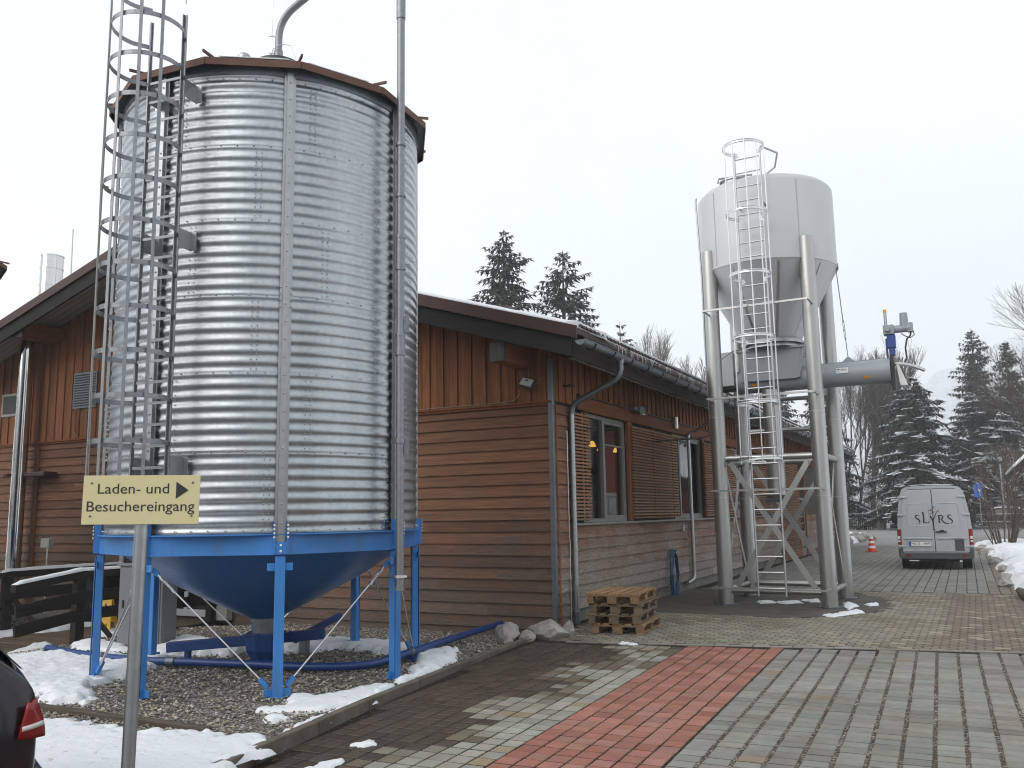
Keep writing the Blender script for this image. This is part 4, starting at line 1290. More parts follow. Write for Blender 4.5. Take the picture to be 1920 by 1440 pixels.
mb.build('side_vertical_boarding', M['board_v'], BL)
mb = MB()
mb.bx(XL, XW-.02, YW-.075, YW, TRIM-.005, TRIM+.028); mb.bx(XL, XW-.02, YW-.05, YW, TRIM-.045, TRIM-.006)
mb.build('gable_trim', M['beam_x'], BL, bevel=.003)
mb = MB(); mb.bx(XW-.0, XW+.065, 13.75, YE, 3.50, 3.735); bm_ = mb.build('window_head_beam', M['beam'], BL, bevel=.006)
mb = MB(); mb.bx(XW, XW+.085, 13.75, YE, 3.74, 3.765); mb.build('beam_flashing', M['brown_metal'], bm_)
mb = MB(); mb.bx(XW-.06, XW+.10, 13.43, 33.2, 1.548, 1.585); mb.build('window_sill', M['frame_grey'], BL, bevel=.004)
mb = MB(); mb.bx(XW-.1, XW-.012, YW+.1, YE, -.6, .22); mb.build('plinth', M['concrete'], BL)
mb = MB(); mb.bx(XL, XW-.1, YW-.006, YW+.06, -.6, -.22); mb.build('gable_plinth', M['soil'], BL)
# corner: grey zinc cover post and a larch strip beside it
mb = MB(); mb.bx(XW-.075, XW+.012, YW-.055, YW+.03, -.12, 4.26); cp = mb.build('corner_cover', M['zinc'], BL, bevel=.006)
mb = MB(); mb.bx(XW-.02, XW+.034, YW+.032, YW+.075, -.1, 3.5); mb.build('corner_strip', M['post'], BL)
mb = MB(); mb.path([(XW-.035,YW-.02,4.26),(XW-.05,YW-.03,4.36),(XW-.12,YW-.04,4.44)], .02, 8); mb.build('cover_spout', M['zinc'], cp, smooth=50)
# --- windows
for i, (a, b) in enumerate(openings):
    m = MB(); x0, x1 = XW-.13, XW-.035; z0, z1 = 1.585, 3.50; f = .065
    mid = a+(b-a)*(.47 if i == 0 else .22)
    m.bx(x0,x1,a,a+f,z0,z1); m.bx(x0,x1,b-f,b,z0,z1); m.bx(x0,x1,a+f,b-f,z1-f,z1); m.bx(x0,x1,a+f,b-f,z0,z0+f); m.bx(x0,x1+.012,mid-.05,mid+.05,z0+f,z1-f)
    w = m.build('window', M['frame_grey'], BL, bevel=.005)
    m = MB(); m.bx(x0+.012,x1-.012,mid+.05,b-f-.0,z0+f,z0+f+.05); m.bx(x0+.012,x1-.012,mid+.05,mid+.09,z0+f+.05,z1-f); m.bx(x0+.012,x1-.012,b-f-.045,b-f,z0+f+.05,z1-f); m.bx(x0+.012,x1-.012,mid+.09,b-f-.045,z1-f-.05,z1-f)
    if i == 0: m.bx(x0+.015,x1-.015,mid+.09,b-f-.045,2.98,3.01)
    m.build('sash', M['frame_grey'], w, bevel=.004)
    xp = x0+.04
    for (p, q) in ((a+f, mid-.05), (mid+.05, b-f)):
        m = MB(); m.quad((xp,p,z0+f),(xp,q,z0+f),(xp,q,z1-f),(xp,p,z1-f)); m.build('pane', M['glass'], w, fix=False)
# --- louvred shutters
def shutter(a, b, z0, z1, stiles, name='shutter', x=XW+.045):
    m = MB(); n = int((z1-z0)/.0585)
    for k in range(n):
        z = z0+.03+k*.0585; m.var = rng.random()
        m.box((x+.035, (a+b)/2, z), (.050, b-a, .032), M=Matrix.Rotation(.08, 3, 'Y'))
    s = m.build(name, M['slat'], BL)
    for y in stiles:
        m = MB(); m.bx(x-.02, x+.010, y-.035, y+.035, z0, z1); m.build('stile', M['post'], s, bevel=.004)
    return s
shutter(13.45, 14.14, 1.62, 3.49, (13.50, 14.08))
shutter(16.30, 19.22, 1.62, 3.49, (16.37, 17.78, 19.08))
shutter(21.50, 24.60, 1.62, 3.49, (21.58, 23.05, 24.45))
shutter(26.9, 30.05, 1.62, 3.49, (27.0, 28.5, 29.9))
shutter(31.1, 34.3, .02, 3.45, (31.2, 32.7, 34.2))
for ya, yb_, z_ in ((16.22,16.34,1.585),(21.60,21.72,1.585),(34.5,34.62,0),(35.9,36.05,0)):
    mb = MB(); mb.bx(XW-.02, XW+.05 if z_ else XW+.08, ya, yb_, z_, 3.5); mb.build('window_post' if z_ else 'door_post', M['post'], BL, bevel=.006)
mb = MB(); mb.bx(XW-.05, XW+.03, 34.62, 35.9, .02, 2.2); dr = mb.build('side_door', M['frame_grey'], BL)
mb = MB(); mb.bx(XW+.03, XW+.036, 34.8, 35.75, .3, 2.1); mb.build('door_pane', M['wagon_glass'], dr)
# --- roof
mb = MB(); t = .10
P = [(XE,0,top_z(XE)),(XR,0,top_z(XR)),(XL-1.0,0,top_z(XL-1.0)),(XL-1.0,0,top_z(XL-1.0)-t),(XR,0,top_z(XR)-t),(XE,0,top_z(XE)-t)]
mb.prism([(x, YV+.03, z) for x,_,z in P], (0, YE+.6-YV, 0))
roof = mb.build('roof', M['brown_metal'], BL)
# pale corrugated soffit sheet
mb = MB()
for side in (0, 1):
    xa, xb = (XE-.12, XR) if side == 0 else (XR, XL-.9)
    n = 26
    dxy = []
    for j in range(0, 13):
        yy = YV+.10+j*.085; dxy.append((yy, .018 if j % 2 else 0))
    rows = [[(xa+(xb-xa)*i/n, yy, top_z(xa+(xb-xa)*i/n)-t-.03-dz) for i in range(n+1)] for yy, dz in dxy]
    vs = [p for r_ in rows for p in r_]
    mb.add(vs, [(j*(n+1)+i, j*(n+1)+i+1, (j+1)*(n+1)+i+1, (j+1)*(n+1)+i) for j in range(len(rows)-1) for i in range(n)])
mb.build('soffit', M['soffit'], roof)
mb = MB()      # verge flashing and the dark verge board under it
def verge(x0, x1, up, lo, y0, y1):
    mb.prism([(x0,y0,top_z(x0)+up),(x1,y0,top_z(x1)+up),(x1,y0,top_z(x1)+lo),(x0,y0,top_z(x0)+lo)], (0,y1-y0,0))
verge(XE+.01, XR, .02, -.175, YV-.02, YV+.028); verge(XR, XL-1.0, .02, -.175, YV-.02, YV+.028)
mb.build('verge_flashing', M['brown_metal'], roof, bevel=.003)
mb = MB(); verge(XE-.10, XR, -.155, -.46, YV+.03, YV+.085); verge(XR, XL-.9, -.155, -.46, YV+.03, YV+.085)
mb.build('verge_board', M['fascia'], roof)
# eave: boarded underside + gutter board
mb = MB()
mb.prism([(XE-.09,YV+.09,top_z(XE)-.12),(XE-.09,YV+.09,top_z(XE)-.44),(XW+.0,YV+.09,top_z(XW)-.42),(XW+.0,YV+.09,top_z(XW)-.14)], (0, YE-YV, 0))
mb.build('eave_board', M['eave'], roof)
mb = MB(); mb.bar((XE-.14,YV+.1,top_z(XE)-.455),(XE-.14,YE,top_z(XE)-.455),.05,.025); mb.build('eave_strip', M['beam_end'], roof)
# corrugated tile ends along the eave
mb = MB(); yy = YV+.05
k = 0
rt = MB()
n = 0
while yy < YE+.5:
    z = top_z(XE)
    for q in range(1):
        rt.var = rng.random()
        prof = []
        for i in range(7):
            an = PI*i/6; prof.append((yy+.085-.062*math.cos(an), .055*math.sin(an)))
        a = [(XE+.045, py, z-.004+pz_) for py, pz_ in prof]; b = [(XE-.9, py, top_z(XE-.9)-.0+pz_) for py, pz_ in prof]
        o = a+b; fs = [(i, i+1, 8+i-1+0, 7+i) for i in range(6)]
        rt.add(o, [(i, i+1, 7+i+1, 7+i) for i in range(6)])
        c = [(XE+.046, py, z-.02+pz_*.78) for py, pz_ in prof]; 
        rt.add(a+c, [(i, i+1, 7+i+1, 7+i) for i in range(6)])
    yy += .17
rt.build('roof_tiles', M['brown_metal'], roof, fix=False)['kind'] = 'stuff'
# ice drips under the tile ends
ic = MB(); yy = 13.2
while yy < 44:
    if rng.random() < .75:
        L_ = .03+.12*rng.random()**1.6
        ic.path([(XE+.045, yy, top_z(XE)-.02), (XE+.047, yy+.003, top_z(XE)-.02-L_*.6), (XE+.046, yy, top_z(XE)-.02-L_)], .008, 5, radii=[.012,.006,.001], caps=False)
    yy += .085
ic.build('icicles', M['white'], roof, smooth=60)['kind'] = 'stuff'
# snow blanket
X = np.linspace(XE-.06, XR, 60); Y = np.concatenate([np.arange(YV+.0, 24, .10), np.arange(24, YE+.5, .35)])
vs = []
for y in Y:
    ex = .05*noise.noise(V((y*1.6,2,0)))+.03*noise.noise(V((y*6,7,0)))
    for i, x in enumerate(X):
        xx = x-(-.065+ex)*(1 if i == 0 else max(0, 1-i/5))
        h = .085+.022*noise.noise(V((xx*1.3,y*1.1,3)))+.010*noise.noise(V((xx*5,y*5,1)))
        if i == 0: h = .10
        edge = min(1, max(0,(y-YV)/.10)) if i else 1; h = h*(.45+.55*edge)
        vs.append((xx, y, top_z(xx)+max(.012, h)))
mb = MB(); nx = len(X)
mb.add(vs, [(j*nx+i, j*nx+i+1, (j+1)*nx+i+1, (j+1)*nx+i) for j in range(len(Y)-1) for i in range(nx-1)])
o0 = len(mb.v); skirt = [(vs[i][0], vs[i][1]-.004, top_z(vs[i][0])+.018) for i in range(nx)]
mb.add([vs[i] for i in range(nx)]+skirt, [(i, i+1, nx+i+1, nx+i) for i in range(nx-1)])
e0 = [vs[j*nx] for j in range(len(Y))]; e1 = [(p[0]+.004, p[1], top_z(p[0])-.01) for p in e0]
mb.add(e0+e1, [(i, i+1, len(e0)+i+1, len(e0)+i) for i in range(len(e0)-1)])
mb.build('roof_snow', M['snow'], roof, smooth=70)
# --- gutter
mb = MB(); gx, gz_ = XE+.085, top_z(XE)-.215; r = .078
prof = [(gx+r*math.cos(PI+PI*i/10), gz_+r*math.sin(PI+PI*i/10)) for i in range(11)]
prof2 = [(gx+(r-.005)*math.cos(PI+PI*i/10), gz_+(r-.005)*math.sin(PI+PI*i/10)) for i in range(11)]
y0, y1 = YV-.06, YE+.5
ya = [y0, y1]
mb.add([(x,y0,z) for x,z in prof]+[(x,y1,z) for x,z in prof]+[(x,y0,z) for x,z in prof2]+[(x,y1,z) for x,z in prof2],
       [(i,i+1,12+i,11+i) for i in range(10)]+[(22+i,33+i,34+i,23+i) for i in range(10)])
mb.prism([(x,y0,z) for x,z in prof], (0,.008,0))
mb.path([(gx+r,y0,gz_+.004),(gx+r,y1,gz_+.004)], .010, 8)
gut = mb.build('gutter', M['zinc'], BL, smooth=40)
mb = MB(); y = YV+.35
while y < YE:
    pts = [(gx+(r+.006)*math.cos(PI+PI*i/10), y, gz_+(r+.006)*math.sin(PI+PI*i/10)) for i in range(11)]
    pts = [(XE-.05,y,top_z(XE)-.02),(gx-r-.006,y,gz_+.07)]+pts
    mb = MB()
    for p, q in zip(pts, pts[1:]): mb.bar(p, q, .028, .006, up=(0,1,0))
    mb.build('gutter_bracket', M['brown_metal'], gut)
    y += .82
mb = MB(); y = YV+.25
mb.path([(XE-.2,YV+.5,4.62),(XE+.05,YV+.75,4.50),(gx+.05,YV+1.1,4.38),(gx+.06,YV+3.0,4.37),(gx+.06,YV+9,4.36)], .006, 6)
mb.build('heating_cable', M['beige_cable'], gut, smooth=60)
# --- downpipe with its swan neck
dy = 13.40; wx = XW+.085
def arcp(p0, c, p1, n=7):
    p0, c, p1 = V(p0), V(c), V(p1); return [p0*(1-k/n)**2+c*2*(k/n)*(1-k/n)+p1*(k/n)**2 for k in range(n+1)]
mb = MB(); ox = gx; r = .048; bz = 3.95; lz = 3.52
pts = [(ox,dy,gz_-.05)]+arcp((ox,dy,bz+.14),(ox,dy,bz),(ox-.13,dy,bz-.075),6)+arcp((wx+.12,dy,lz+.07),(wx,dy,lz),(wx,dy,lz-.14),6)
mb.path(pts, r, 16); mb.tube((ox,dy,gz_-.12),(ox,dy,gz_+.0),r+.016,16); mb.tube((ox,dy,bz+.10),(ox,dy,bz+.17),r+.005,16)
dp = mb.build('downpipe', M['zinc'], BL, smooth=45)
mb = MB(); mb.tube((wx,dy,.16),(wx,dy,lz-.13),r-.002,18); mb.tube((wx,dy,2.35),(wx,dy,2.42),r+.003,18); mb.tube((wx,dy,1.15),(wx,dy,1.18),r+.01,18); mb.build('downpipe_shaft', M['galv_dull'], dp, smooth=45)
mb = MB(); mb.tube((wx,dy,-.05),(wx,dy,.12),r+.006,18); mb.tube((wx,dy,.12),(wx,dy,.18),r+.018,18); mb.build('standpipe', M['zinc'], dp, smooth=45)
mb = MB(); mb.path([(XW+.05,dy-.13,3.1),(XW+.05,dy-.13,1.4),(XW+.05,dy-.10,1.15),(XW+.05,dy-.14,.9),(XW+.05,dy-.12,.6),(XW+.05,dy-.13,.0)], .008, 6)
mb.box((XW+.045,dy-.13,.72),(.03,.03,.04)); mb.build('earth_wire', M['alu'], BL, smooth=50)
# --- purlins sticking out under the verge
def purlin(x0, x1, z0, z1, label=None):
    m = MB(); m.bx(x0, x1, YV+.16, YW+.05, z0, z1); p = m.build('purlin', M['beam_x'], BL, bevel=.008)
    m = MB(); m.bx(x0-.004, x1+.004, YV+.10, YV+.16, z0-.004, z1+.004); m.build('purlin_end', M['beam_end'], p, bevel=.006)
purlin(-6.55, -6.30, 4.12, 4.42); purlin(-18.62, -18.30, 5.80, 6.14); purlin(-14.95,-14.65, 6.75, 7.1); purlin(-10.6,-10.3,5.4,5.7)
# --- lights, vents, small fittings on the walls
def flood(p, rz, tilt, name='floodlight'):
    m = MB(); Mx = Matrix.Rotation(rz,3,'Z') @ Matrix.Rotation(tilt,3,'X') @ Matrix.Rotation(.35,3,'Y')
    pp = V(p)
    m.box(pp, (.24,.07,.17), M=Mx); m.box(pp+Mx @ V((0,.06,0)), (.12,.06,.10), M=Mx); m.bar(pp+V((.12,.05,0)), pp+V((.18,.14,.02)), .02, .02)
    f = m.build(name, M['grey_plastic'], BL, bevel=.008)
    m = MB(); m.box(pp+Mx @ V((0,-.038,0)), (.205,.006,.135), M=Mx); m.build('lens', M['label'], f)
    m = MB(); m.box(pp+Mx @ V((-.01,-.043,.03)), (.05,.004,.03), M=Mx); m.build('lens_clip', M['grey_plastic'], f)
flood((-6.32, YW-.13, 3.86), .15, -.5)
mb = MB(); mb.path([(-6.49,YW-.05,4.10),(-6.48,YW-.05,3.85),(-6.50,YW-.06,3.70),(-6.60,YW-.06,3.61),(-6.78,YW-.06,3.585),(-8.9,YW-.07,3.58)], .008, 6)
mb.path([(-6.26,YW-.10,3.80),(-6.15,YW-.06,3.87),(-6.10,YW-.05,3.93)], .007, 6); mb.build('wall_cable', M['beige_cable'], BL, smooth=60)
m = MB(); m.bx(XW+.06, XW+.20, 16.28, 16.66, 3.72, 3.80); m.bx(XW+.10, XW+.24, 16.42, 16.72, 3.68, 3.82); fl = m.build('floodlight', M['galv_dark'], BL, bevel=.01)
m = MB(); m.box((XW+.22,16.64,3.67), (.05,.18,.02)); m.build('lens', M['label'], fl)
m = MB(); m.tube((XW+.14,19.08,3.58),(XW+.14,19.08,3.84),.055,20); ul = m.build('tube_light', M['alu'], BL, smooth=40)
m = MB(); m.bx(XW+.06,XW+.14,19.04,19.12,3.7,3.78); m.build('light_arm', M['alu'], ul)
m = MB(); m.bx(-17.72,-16.95,YW-.06,YW-.01,4.24,5.04); vt = m.build('vent_grille', M['galv_dark'], BL)
m = MB()
for k in range(13): m.box((-17.335,YW-.07,4.30+k*.057), (.70,.02,.012), M=Matrix.Rotation(.6,3,'X'))
m.build('grille_slats', M['grey_plastic'], vt)
m = MB(); m.bx(-20.30,-19.68,YW-.05,YW-.01,4.22,4.76); vt = m.build('vent_grille', M['soffit'], BL)
m = MB(); m.bx(-20.24,-19.74,YW-.056,YW-.05,4.28,4.70); m.build('grille_slats', M['grey_plastic'], vt)
m = MB(); m.path([(-17.6,YW-.06,4.24),(-17.66,YW-.06,4.0),(-17.63,YW-.06,3.72),(-17.5,YW-.06,3.6)], .008, 6); m.build('wall_cable', M['beige_cable'], BL, smooth=60)
# wall flue
fx, fy = -19.05, YW-.33
m = MB(); m.tube((fx,fy,-.1),(fx,fy,6.05),.155,28); fl = m.build('wall_flue', M['chrome'], BL, smooth=45)
for z in (.2,.9,1.05,2.2,3.15,3.35,4.6,5.55):
    m = MB(); m.tube((fx,fy,z-.02),(fx,fy,z+.02),.163,28); m.build('flue_band', M['chrome'], fl, smooth=45)
m = MB(); m.bx(fx-.32,fx-.15,fy-.18,fy+.33,2.78,2.84); m.bx(fx+.15,fx+.9,fy-.02,fy+.30,2.76,2.86); m.build('flue_bracket', M['brown_metal'], fl, bevel=.02)
m = MB(); m.bx(-18.95,-18.80,YW-.05,YW,-.2,3.5); m.build('trim_board', M['post'], BL)
# roof chimney behind the verge
cx_, cy_ = -23.4, 16.0
m = MB(); m.tube((cx_,cy_,5.2),(cx_,cy_,9.45),.31,32); ch = m.build('roof_chimney', M['chrome'], BL, smooth=45)
for z in (8.0,8.55,9.05,9.44):
    m = MB(); m.tube((cx_,cy_,z-.015),(cx_,cy_,z+.015),.322,32); m.build('flue_band', M['chrome'], ch, smooth=45)
m = MB(); m.tube((cx_+.3,cy_,8.42),(cx_+1.3,cy_+.1,8.40),.02,8); m.tube((-22.5,16,7.0),(-22.55,16,10.15),.018,6); m.build('antenna_rod', M['galv_dull'], BL)
# little mushroom vent on the roof
m = MB(); mx, my = -10.58, 20.0; m.tube((mx,my,5.9),(mx,my,7.12),.035,12); m.lathe([(.30,7.10),(.28,7.13),(.05,7.18),(.0,7.18)], (mx,my,0), 24); m.build('roof_vent', M['brown_metal'], BL, smooth=40)
# drain pipe on the side wall
m = MB(); yy = 20.15; m.path([(XW+.10,yy,3.52),(XW+.10,yy,3.40),(XW+.10,yy,.42)]+arcp((XW+.10,yy,.42),(XW+.10,yy,.20),(XW+.10,yy-.2,.20),6)[1:]+[(XW+.10,yy-.55,.16)], .042, 14)
m.path([(XW+.10,yy,3.44)]+arcp((XW+.10,yy,3.48),(XW+.1,yy,3.60),(XW+.25,yy,3.60),5)+[(-4.35,yy-2.9,3.58)], .03, 10)
m.build('drain_pipe', M['galv_dull'], BL, smooth=45)
m = MB(); m.box((XW+.06,19.55,1.38),(.05,.10,.14)); m.path([(XW+.07,19.6,1.30),(XW+.07,19.75,1.18),(XW+.08,20.0,1.10)],.008,6); m.build('wall_socket', M['soffit'], BL)
m = MB(); m.box((XW+.12,13.25,3.84),(.16,.14,.03)); m.build('wall_shelf', M['brown_metal'], BL)
# glazed entrance in the gable, seen under the silo
m = MB(); x0, x1 = -15.9, -13.13; y0, y1 = YW-.10, YW-.03; z0, z1 = -.12, 2.02
for a in (x0, -14.6, -13.98, x1-.08): m.bx(a, a+.10, y0, y1, z0, z1)
m.bx(x0+.1, x1-.08, y0+.004, y1, z0, z0+.13); m.bx(x0, x1, y0-.003, y1, z1, z1+.1)
d = m.build('entrance_door', M['white_frame'], BL, bevel=.005)
m = MB(); m.bx(x0+.1, x1-.08, YW-.06, YW-.05, z0+.13, z1); m.build('pane', M['wagon_glass'], d)
m = MB(); m.bx(-13.14,-12.98,YW-.16,YW,-.2,2.1); m.build('door_post', M['post'], BL)
m = MB(); m.bx(-13.0,-12.72,YW-.22,YW-.05,-.16,.12); m.build('wall_box', M['soffit'], BL, bevel=.02)
# ------------------------------------------------------------------ pallets
def make_pallet(name, label, loc, rz, mat, group):
    T = thing(name, label, 'pallet', loc, rz, group, local=True)
    W, L = .80, 1.20         # x across the runners, y along... deck boards run along y
    m = MB()
    for x, w in ((-.3275,.145),(-.165,.10),(0,.145),(.165,.10),(.3275,.145)):
        m.var = rng.random(); m.box((x, 0, .133), (w, L, .022), rz=(rng.random()-.5)*.008)
    m.build('deck_board', mat, T, bevel=.003)
    m = MB()
    for y in (-.5275, 0, .5275):
        m.var = rng.random(); m.box((0, y, .111), (W, .145, .022))
    m.build('stringer', mat, T, bevel=.003)
    for x in (-.3275, 0, .3275):
        for y in (-.5275, 0, .5275):
            m = MB(); m.var = rng.random(); m.box((x, y, .061), (.145 if x == 0 else .10, .145, .078)); m.build('block', mat, T, bevel=.003)
    m = MB()
    for x in (-.3275, 0, .3275):
        m.var = rng.random(); m.box((x, 0, .011), (.10 if x else .145, L, .022))
    m.build('base_board', mat, T, bevel=.003)
    return T
pc = V((-4.84, 12.95, 0))
for i, (dx, dy, rz, mt, lb) in enumerate((
    (.02, .03, .10, 'pallet', 'lowest euro pallet of the stack, reddish wood resting on the paving'),
    (-.03, .0, .12, 'pallet_old', 'second pallet from the ground, grey weathered wood with a pale middle block'),
    (-.01, .02, .115, 'pallet_old', 'third pallet from the ground, brown wood just under the topmost one'),
    (-.025, -.04, .10, 'pallet', 'topmost pallet of the stack with light yellow deck boards'))):
    make_pallet('pallet', lb, (pc.x+dx, pc.y+dy, .004+.1445*i), rz, M[mt], 'pallets stacked beside the timber wall')
# ------------------------------------------------------------------ rocks at the corner
def rock(loc, s, seed, label, rz=0):
    m = MB(); n = 26; vs = []; fs = []
    for j in range(n+1):
        for i in range(2*n):
            t, p = PI*j/n, PI*i/n
            d = V((math.sin(t)*math.cos(p), math.sin(t)*math.sin(p), math.cos(t)))
            q = d*1.0
            k = 1+.30*noise.noise(d*1.3+V((seed*3.1,0,0)))+.20*noise.noise(d*3+V((seed,5,0)))+.09*noise.noise(d*8+V((seed,9,0)))
            # flat broken facets
            for f in range(16):
                fd = V((math.sin(seed*7+f*2.1), math.cos(seed*3+f*1.7), .8*math.sin(f*3+seed))).normalized()
                pl = .70+.20*math.sin(f*5.3+seed*2)**2
                k = min(k, (pl+.02*noise.noise(d*14))/max(.01, d.dot(fd))) if d.dot(fd) > .5 else k
            vs.append(V((d.x*s[0]*k, d.y*s[1]*k, d.z*s[2]*k)))
    for j in range(n):
        for i in range(2*n):
            i2 = (i+1) % (2*n); fs.append((j*2*n+i, j*2*n+i2, (j+1)*2*n+i2, (j+1)*2*n+i))
    m.add(vs, fs)
    o = m.build('boulder', M['rock'], None, (0,0,0), smooth=38); o.location = loc; o.rotation_euler = (0,0,rz)
    tag(o, label, 'boulder', 'boulders at the building corner')
rock((-6.02, 11.35, .06), (.21,.17,.17), 1.0, 'left pale boulder with a pointed top, at the end of the blue pipe', .3)
rock((-5.55, 11.72, .07), (.33,.20,.18), 2.3, 'largest pale boulder, broad and rust stained, in front of the corner post', .5)
rock((-5.37, 12.02, .06), (.13,.11,.14), 4.1, 'pale boulder leaning right of the largest one, by the downpipe foot', .8)
rock((-5.72, 11.42, .03), (.15,.12,.11), 5.2, 'low brownish stone lying between the pointed and the largest boulder', 1.2)
rock((-5.93, 11.95, .03), (.12,.09,.09), 6.6, 'small stone half hidden behind the pointed boulder', .1)
rock((-5.88, 11.12, .0), (.075,.06,.06), 7.7, 'fist sized stone lying in front of the pointed boulder', .9)
# ------------------------------------------------------------------ hose on the wall
m = MB(); hx, hy, hz_ = XW+.10, 18.62, .95
for k in range(7):
    w, h = .235+.02*math.sin(k*2.1), .52+.025*math.sin(k*1.3); pts = []
    for i in range(37):
        a = 2*PI*i/36; sag = 1.0
        yy = w*math.sin(a)*(1-.28*math.cos(a)*(-1 if math.cos(a) < 0 else .4)); zz = h*math.cos(a)
        pts.append((hx+.016*(k % 3)+.01*math.sin(i*.7+k), hy+yy+.008*(k-3), hz_-h+zz-.012*k))
    m.path(pts, .0155, 8, caps=False)
m.path([(hx+.03,hy-.02,.10),(hx+.06,hy-.05,.03),(hx+.10,hy-.02,.0),(hx+.09,hy+.05,.02)], .0125, 8)
hs = thing('water_hose', 'coiled blue water hose hanging on the timber wall beside the pallets', 'hose', (hx,hy,hz_))
m.build('hose_coil', M['hose'], hs, smooth=70)
m = MB(); m.tube((XW,hy,hz_-.03),(hx+.09,hy,hz_-.015),.012,8); m.build('hook', M['galv_dark'], hs)
# ------------------------------------------------------------------ blue conveying pipes on the gravel
def spline(pts, n=8):
    pts = [V(p) for p in pts]; out = []
    for i in range(len(pts)-1):
        p0, p1, p2, p3 = pts[max(i-1,0)], pts[i], pts[i+1], pts[min(i+2,len(pts)-1)]
        for k in range(n):
            t = k/n; out.append(.5*((2*p1)+(p2-p0)*t+(2*p0-5*p1+4*p2-p3)*t*t+(3*p1-p0-3*p2+p3)*t**3))
    out.append(pts[-1]); return out
BPt = thing('conveying_pipe', 'long blue conveying pipe curving over the pebbles from the silo outlet to the gable wall', 'pipe', (-7.6,8.0,0))
m = MB(); path = spline([(-11.3,8.0,.06),(-10.3,7.78,.07),(-9.2,7.72,.07),(-8.4,7.86,.07),(-7.6,8.03,.07),(-6.95,8.18,.06),(-6.52,8.42,.055),(-6.34,8.72,.06),(-6.30,9.2,.09),(-6.38,10.2,.10),(-6.86,12.72,.03)], 8)
m.path(path, .045, 14); m.build('pipe', M['blue_dark'], BPt, smooth=60)
for p, q in (((-8.75,7.77,.07),(-8.65,7.80,.07)),((-6.30,9.30,.093),(-6.31,9.37,.094)),((-9.9,7.74,.07),(-9.82,7.735,.07))):
    m = MB(); m.tube(p, q, .054, 14); m.build('pipe_coupling', M['galv_dark'], BPt, smooth=40)
m = MB(); m.bx(-6.38,-6.24,9.30,9.36,-.1,.05); m.build('pipe_stand', M['blue_dark'], BPt)
AT = thing('feed_auger', 'short blue square auger under the silo outlet with a capped round end', 'auger', (-7.7,8.5,0))
m = MB(); m.bar((-8.95,7.95,.20),(-7.25,8.85,.33),.12,.12); m.build('trough', M['blue_dark'], AT, bevel=.006)
m = MB(); m.tube((-7.95,9.35,.24),(-8.23,10.35,.34),.052,14); m.build('end_pipe', M['blue_dark'], AT, smooth=50)
m = MB(); m.tube((-8.225,10.33,.338),(-8.235,10.37,.342),.062,14); m.tube((-7.75,8.9,.22),(-7.95,9.37,.24),.04,10); m.bx(-8.0,-7.9,9.25,9.35,-.05,.22); m.build('end_cap', M['galv_dark'], AT, smooth=40)
m = MB(); m.bx(-8.75,-8.69,8.03,8.09,-.03,.2); m.build('auger_stand', M['blue_dark'], AT)
# ------------------------------------------------------------------ cabinet, warning stand, tub, spotlight
CB = thing('control_cabinet', 'tall grey control cabinet standing on the snow behind the blue silo legs', 'cabinet', (-10.62,9.05,0), R(12), local=True)
m = MB(); m.box((0,0,.53),(.72,.34,1.16)); m.build('cabinet_body', M['cabinet'], CB, bevel=.008)
m = MB(); m.box((0,-.178,.55),(.66,.016,1.06)); m.build('door', M['cabinet'], CB, bevel=.004)
m = MB(); m.box((0,0,1.125),(.78,.40,.03)); m.build('cover', M['cabinet'], CB, bevel=.006)
m = MB(); m.box((-.27,-.19,.58),(.025,.02,.11)); m.build('handle', M['black'], CB, bevel=.004)
CS = thing('caution_stand', 'yellow folding caution stand on the boardwalk', 'warning sign', (-13.75,10.85,-.19), R(25), local=True)
for s in (-1, 1):
    m = MB(); pr = lambda x, z: (x, s*(.16-.15*z/.62), z)
    P = [pr(-.15,0),pr(-.09,0),pr(-.07,.16),pr(.07,.16),pr(.09,0),pr(.15,0),pr(.09,.60),pr(.045,.63),pr(.04,.57),pr(-.04,.57),pr(-.045,.63),pr(-.09,.60)]
    m.prism(P, (0, .018*s, 0)); pn = m.build('panel', M['yellow'], CS, bevel=.003)
    m = MB(); m.prism([(x*.8+.0, s*(.182-.15*z/.62), z) for x, z in ((-.03,.45),(.03,.45),(0,.52))], (0,.003*s,0)); m.build('pictogram', M['black'], pn)
TB = thing('planter_tub', 'dark glossy tub standing in front of the gable wall behind the railing', 'tub', (-15.3,11.9,-.2), 0)
m = MB(); m.lathe([(.30,-.2),(.44,.1),(.50,.62),(.53,.66),(.53,.72),(.48,.72),(.45,.60),(.02,.58)], (-15.3,11.9,0), 32); m.build('tub_body', M['wagon_glass'], TB, smooth=40)
SPt = thing('garden_spotlight', 'small garden spotlight on a thin stake in front of the gable wall', 'lamp', (-17.75,12.45,-.2))
m = MB(); m.tube((-17.75,12.45,-.7),(-17.78,12.45,1.22),.018,8); m.build('stake', M['alu'], SPt)
m = MB(); m.bx(-17.92,-17.64,12.38,12.5,1.20,1.40); m.build('lamp_head', M['soffit'], SPt, bevel=.01)
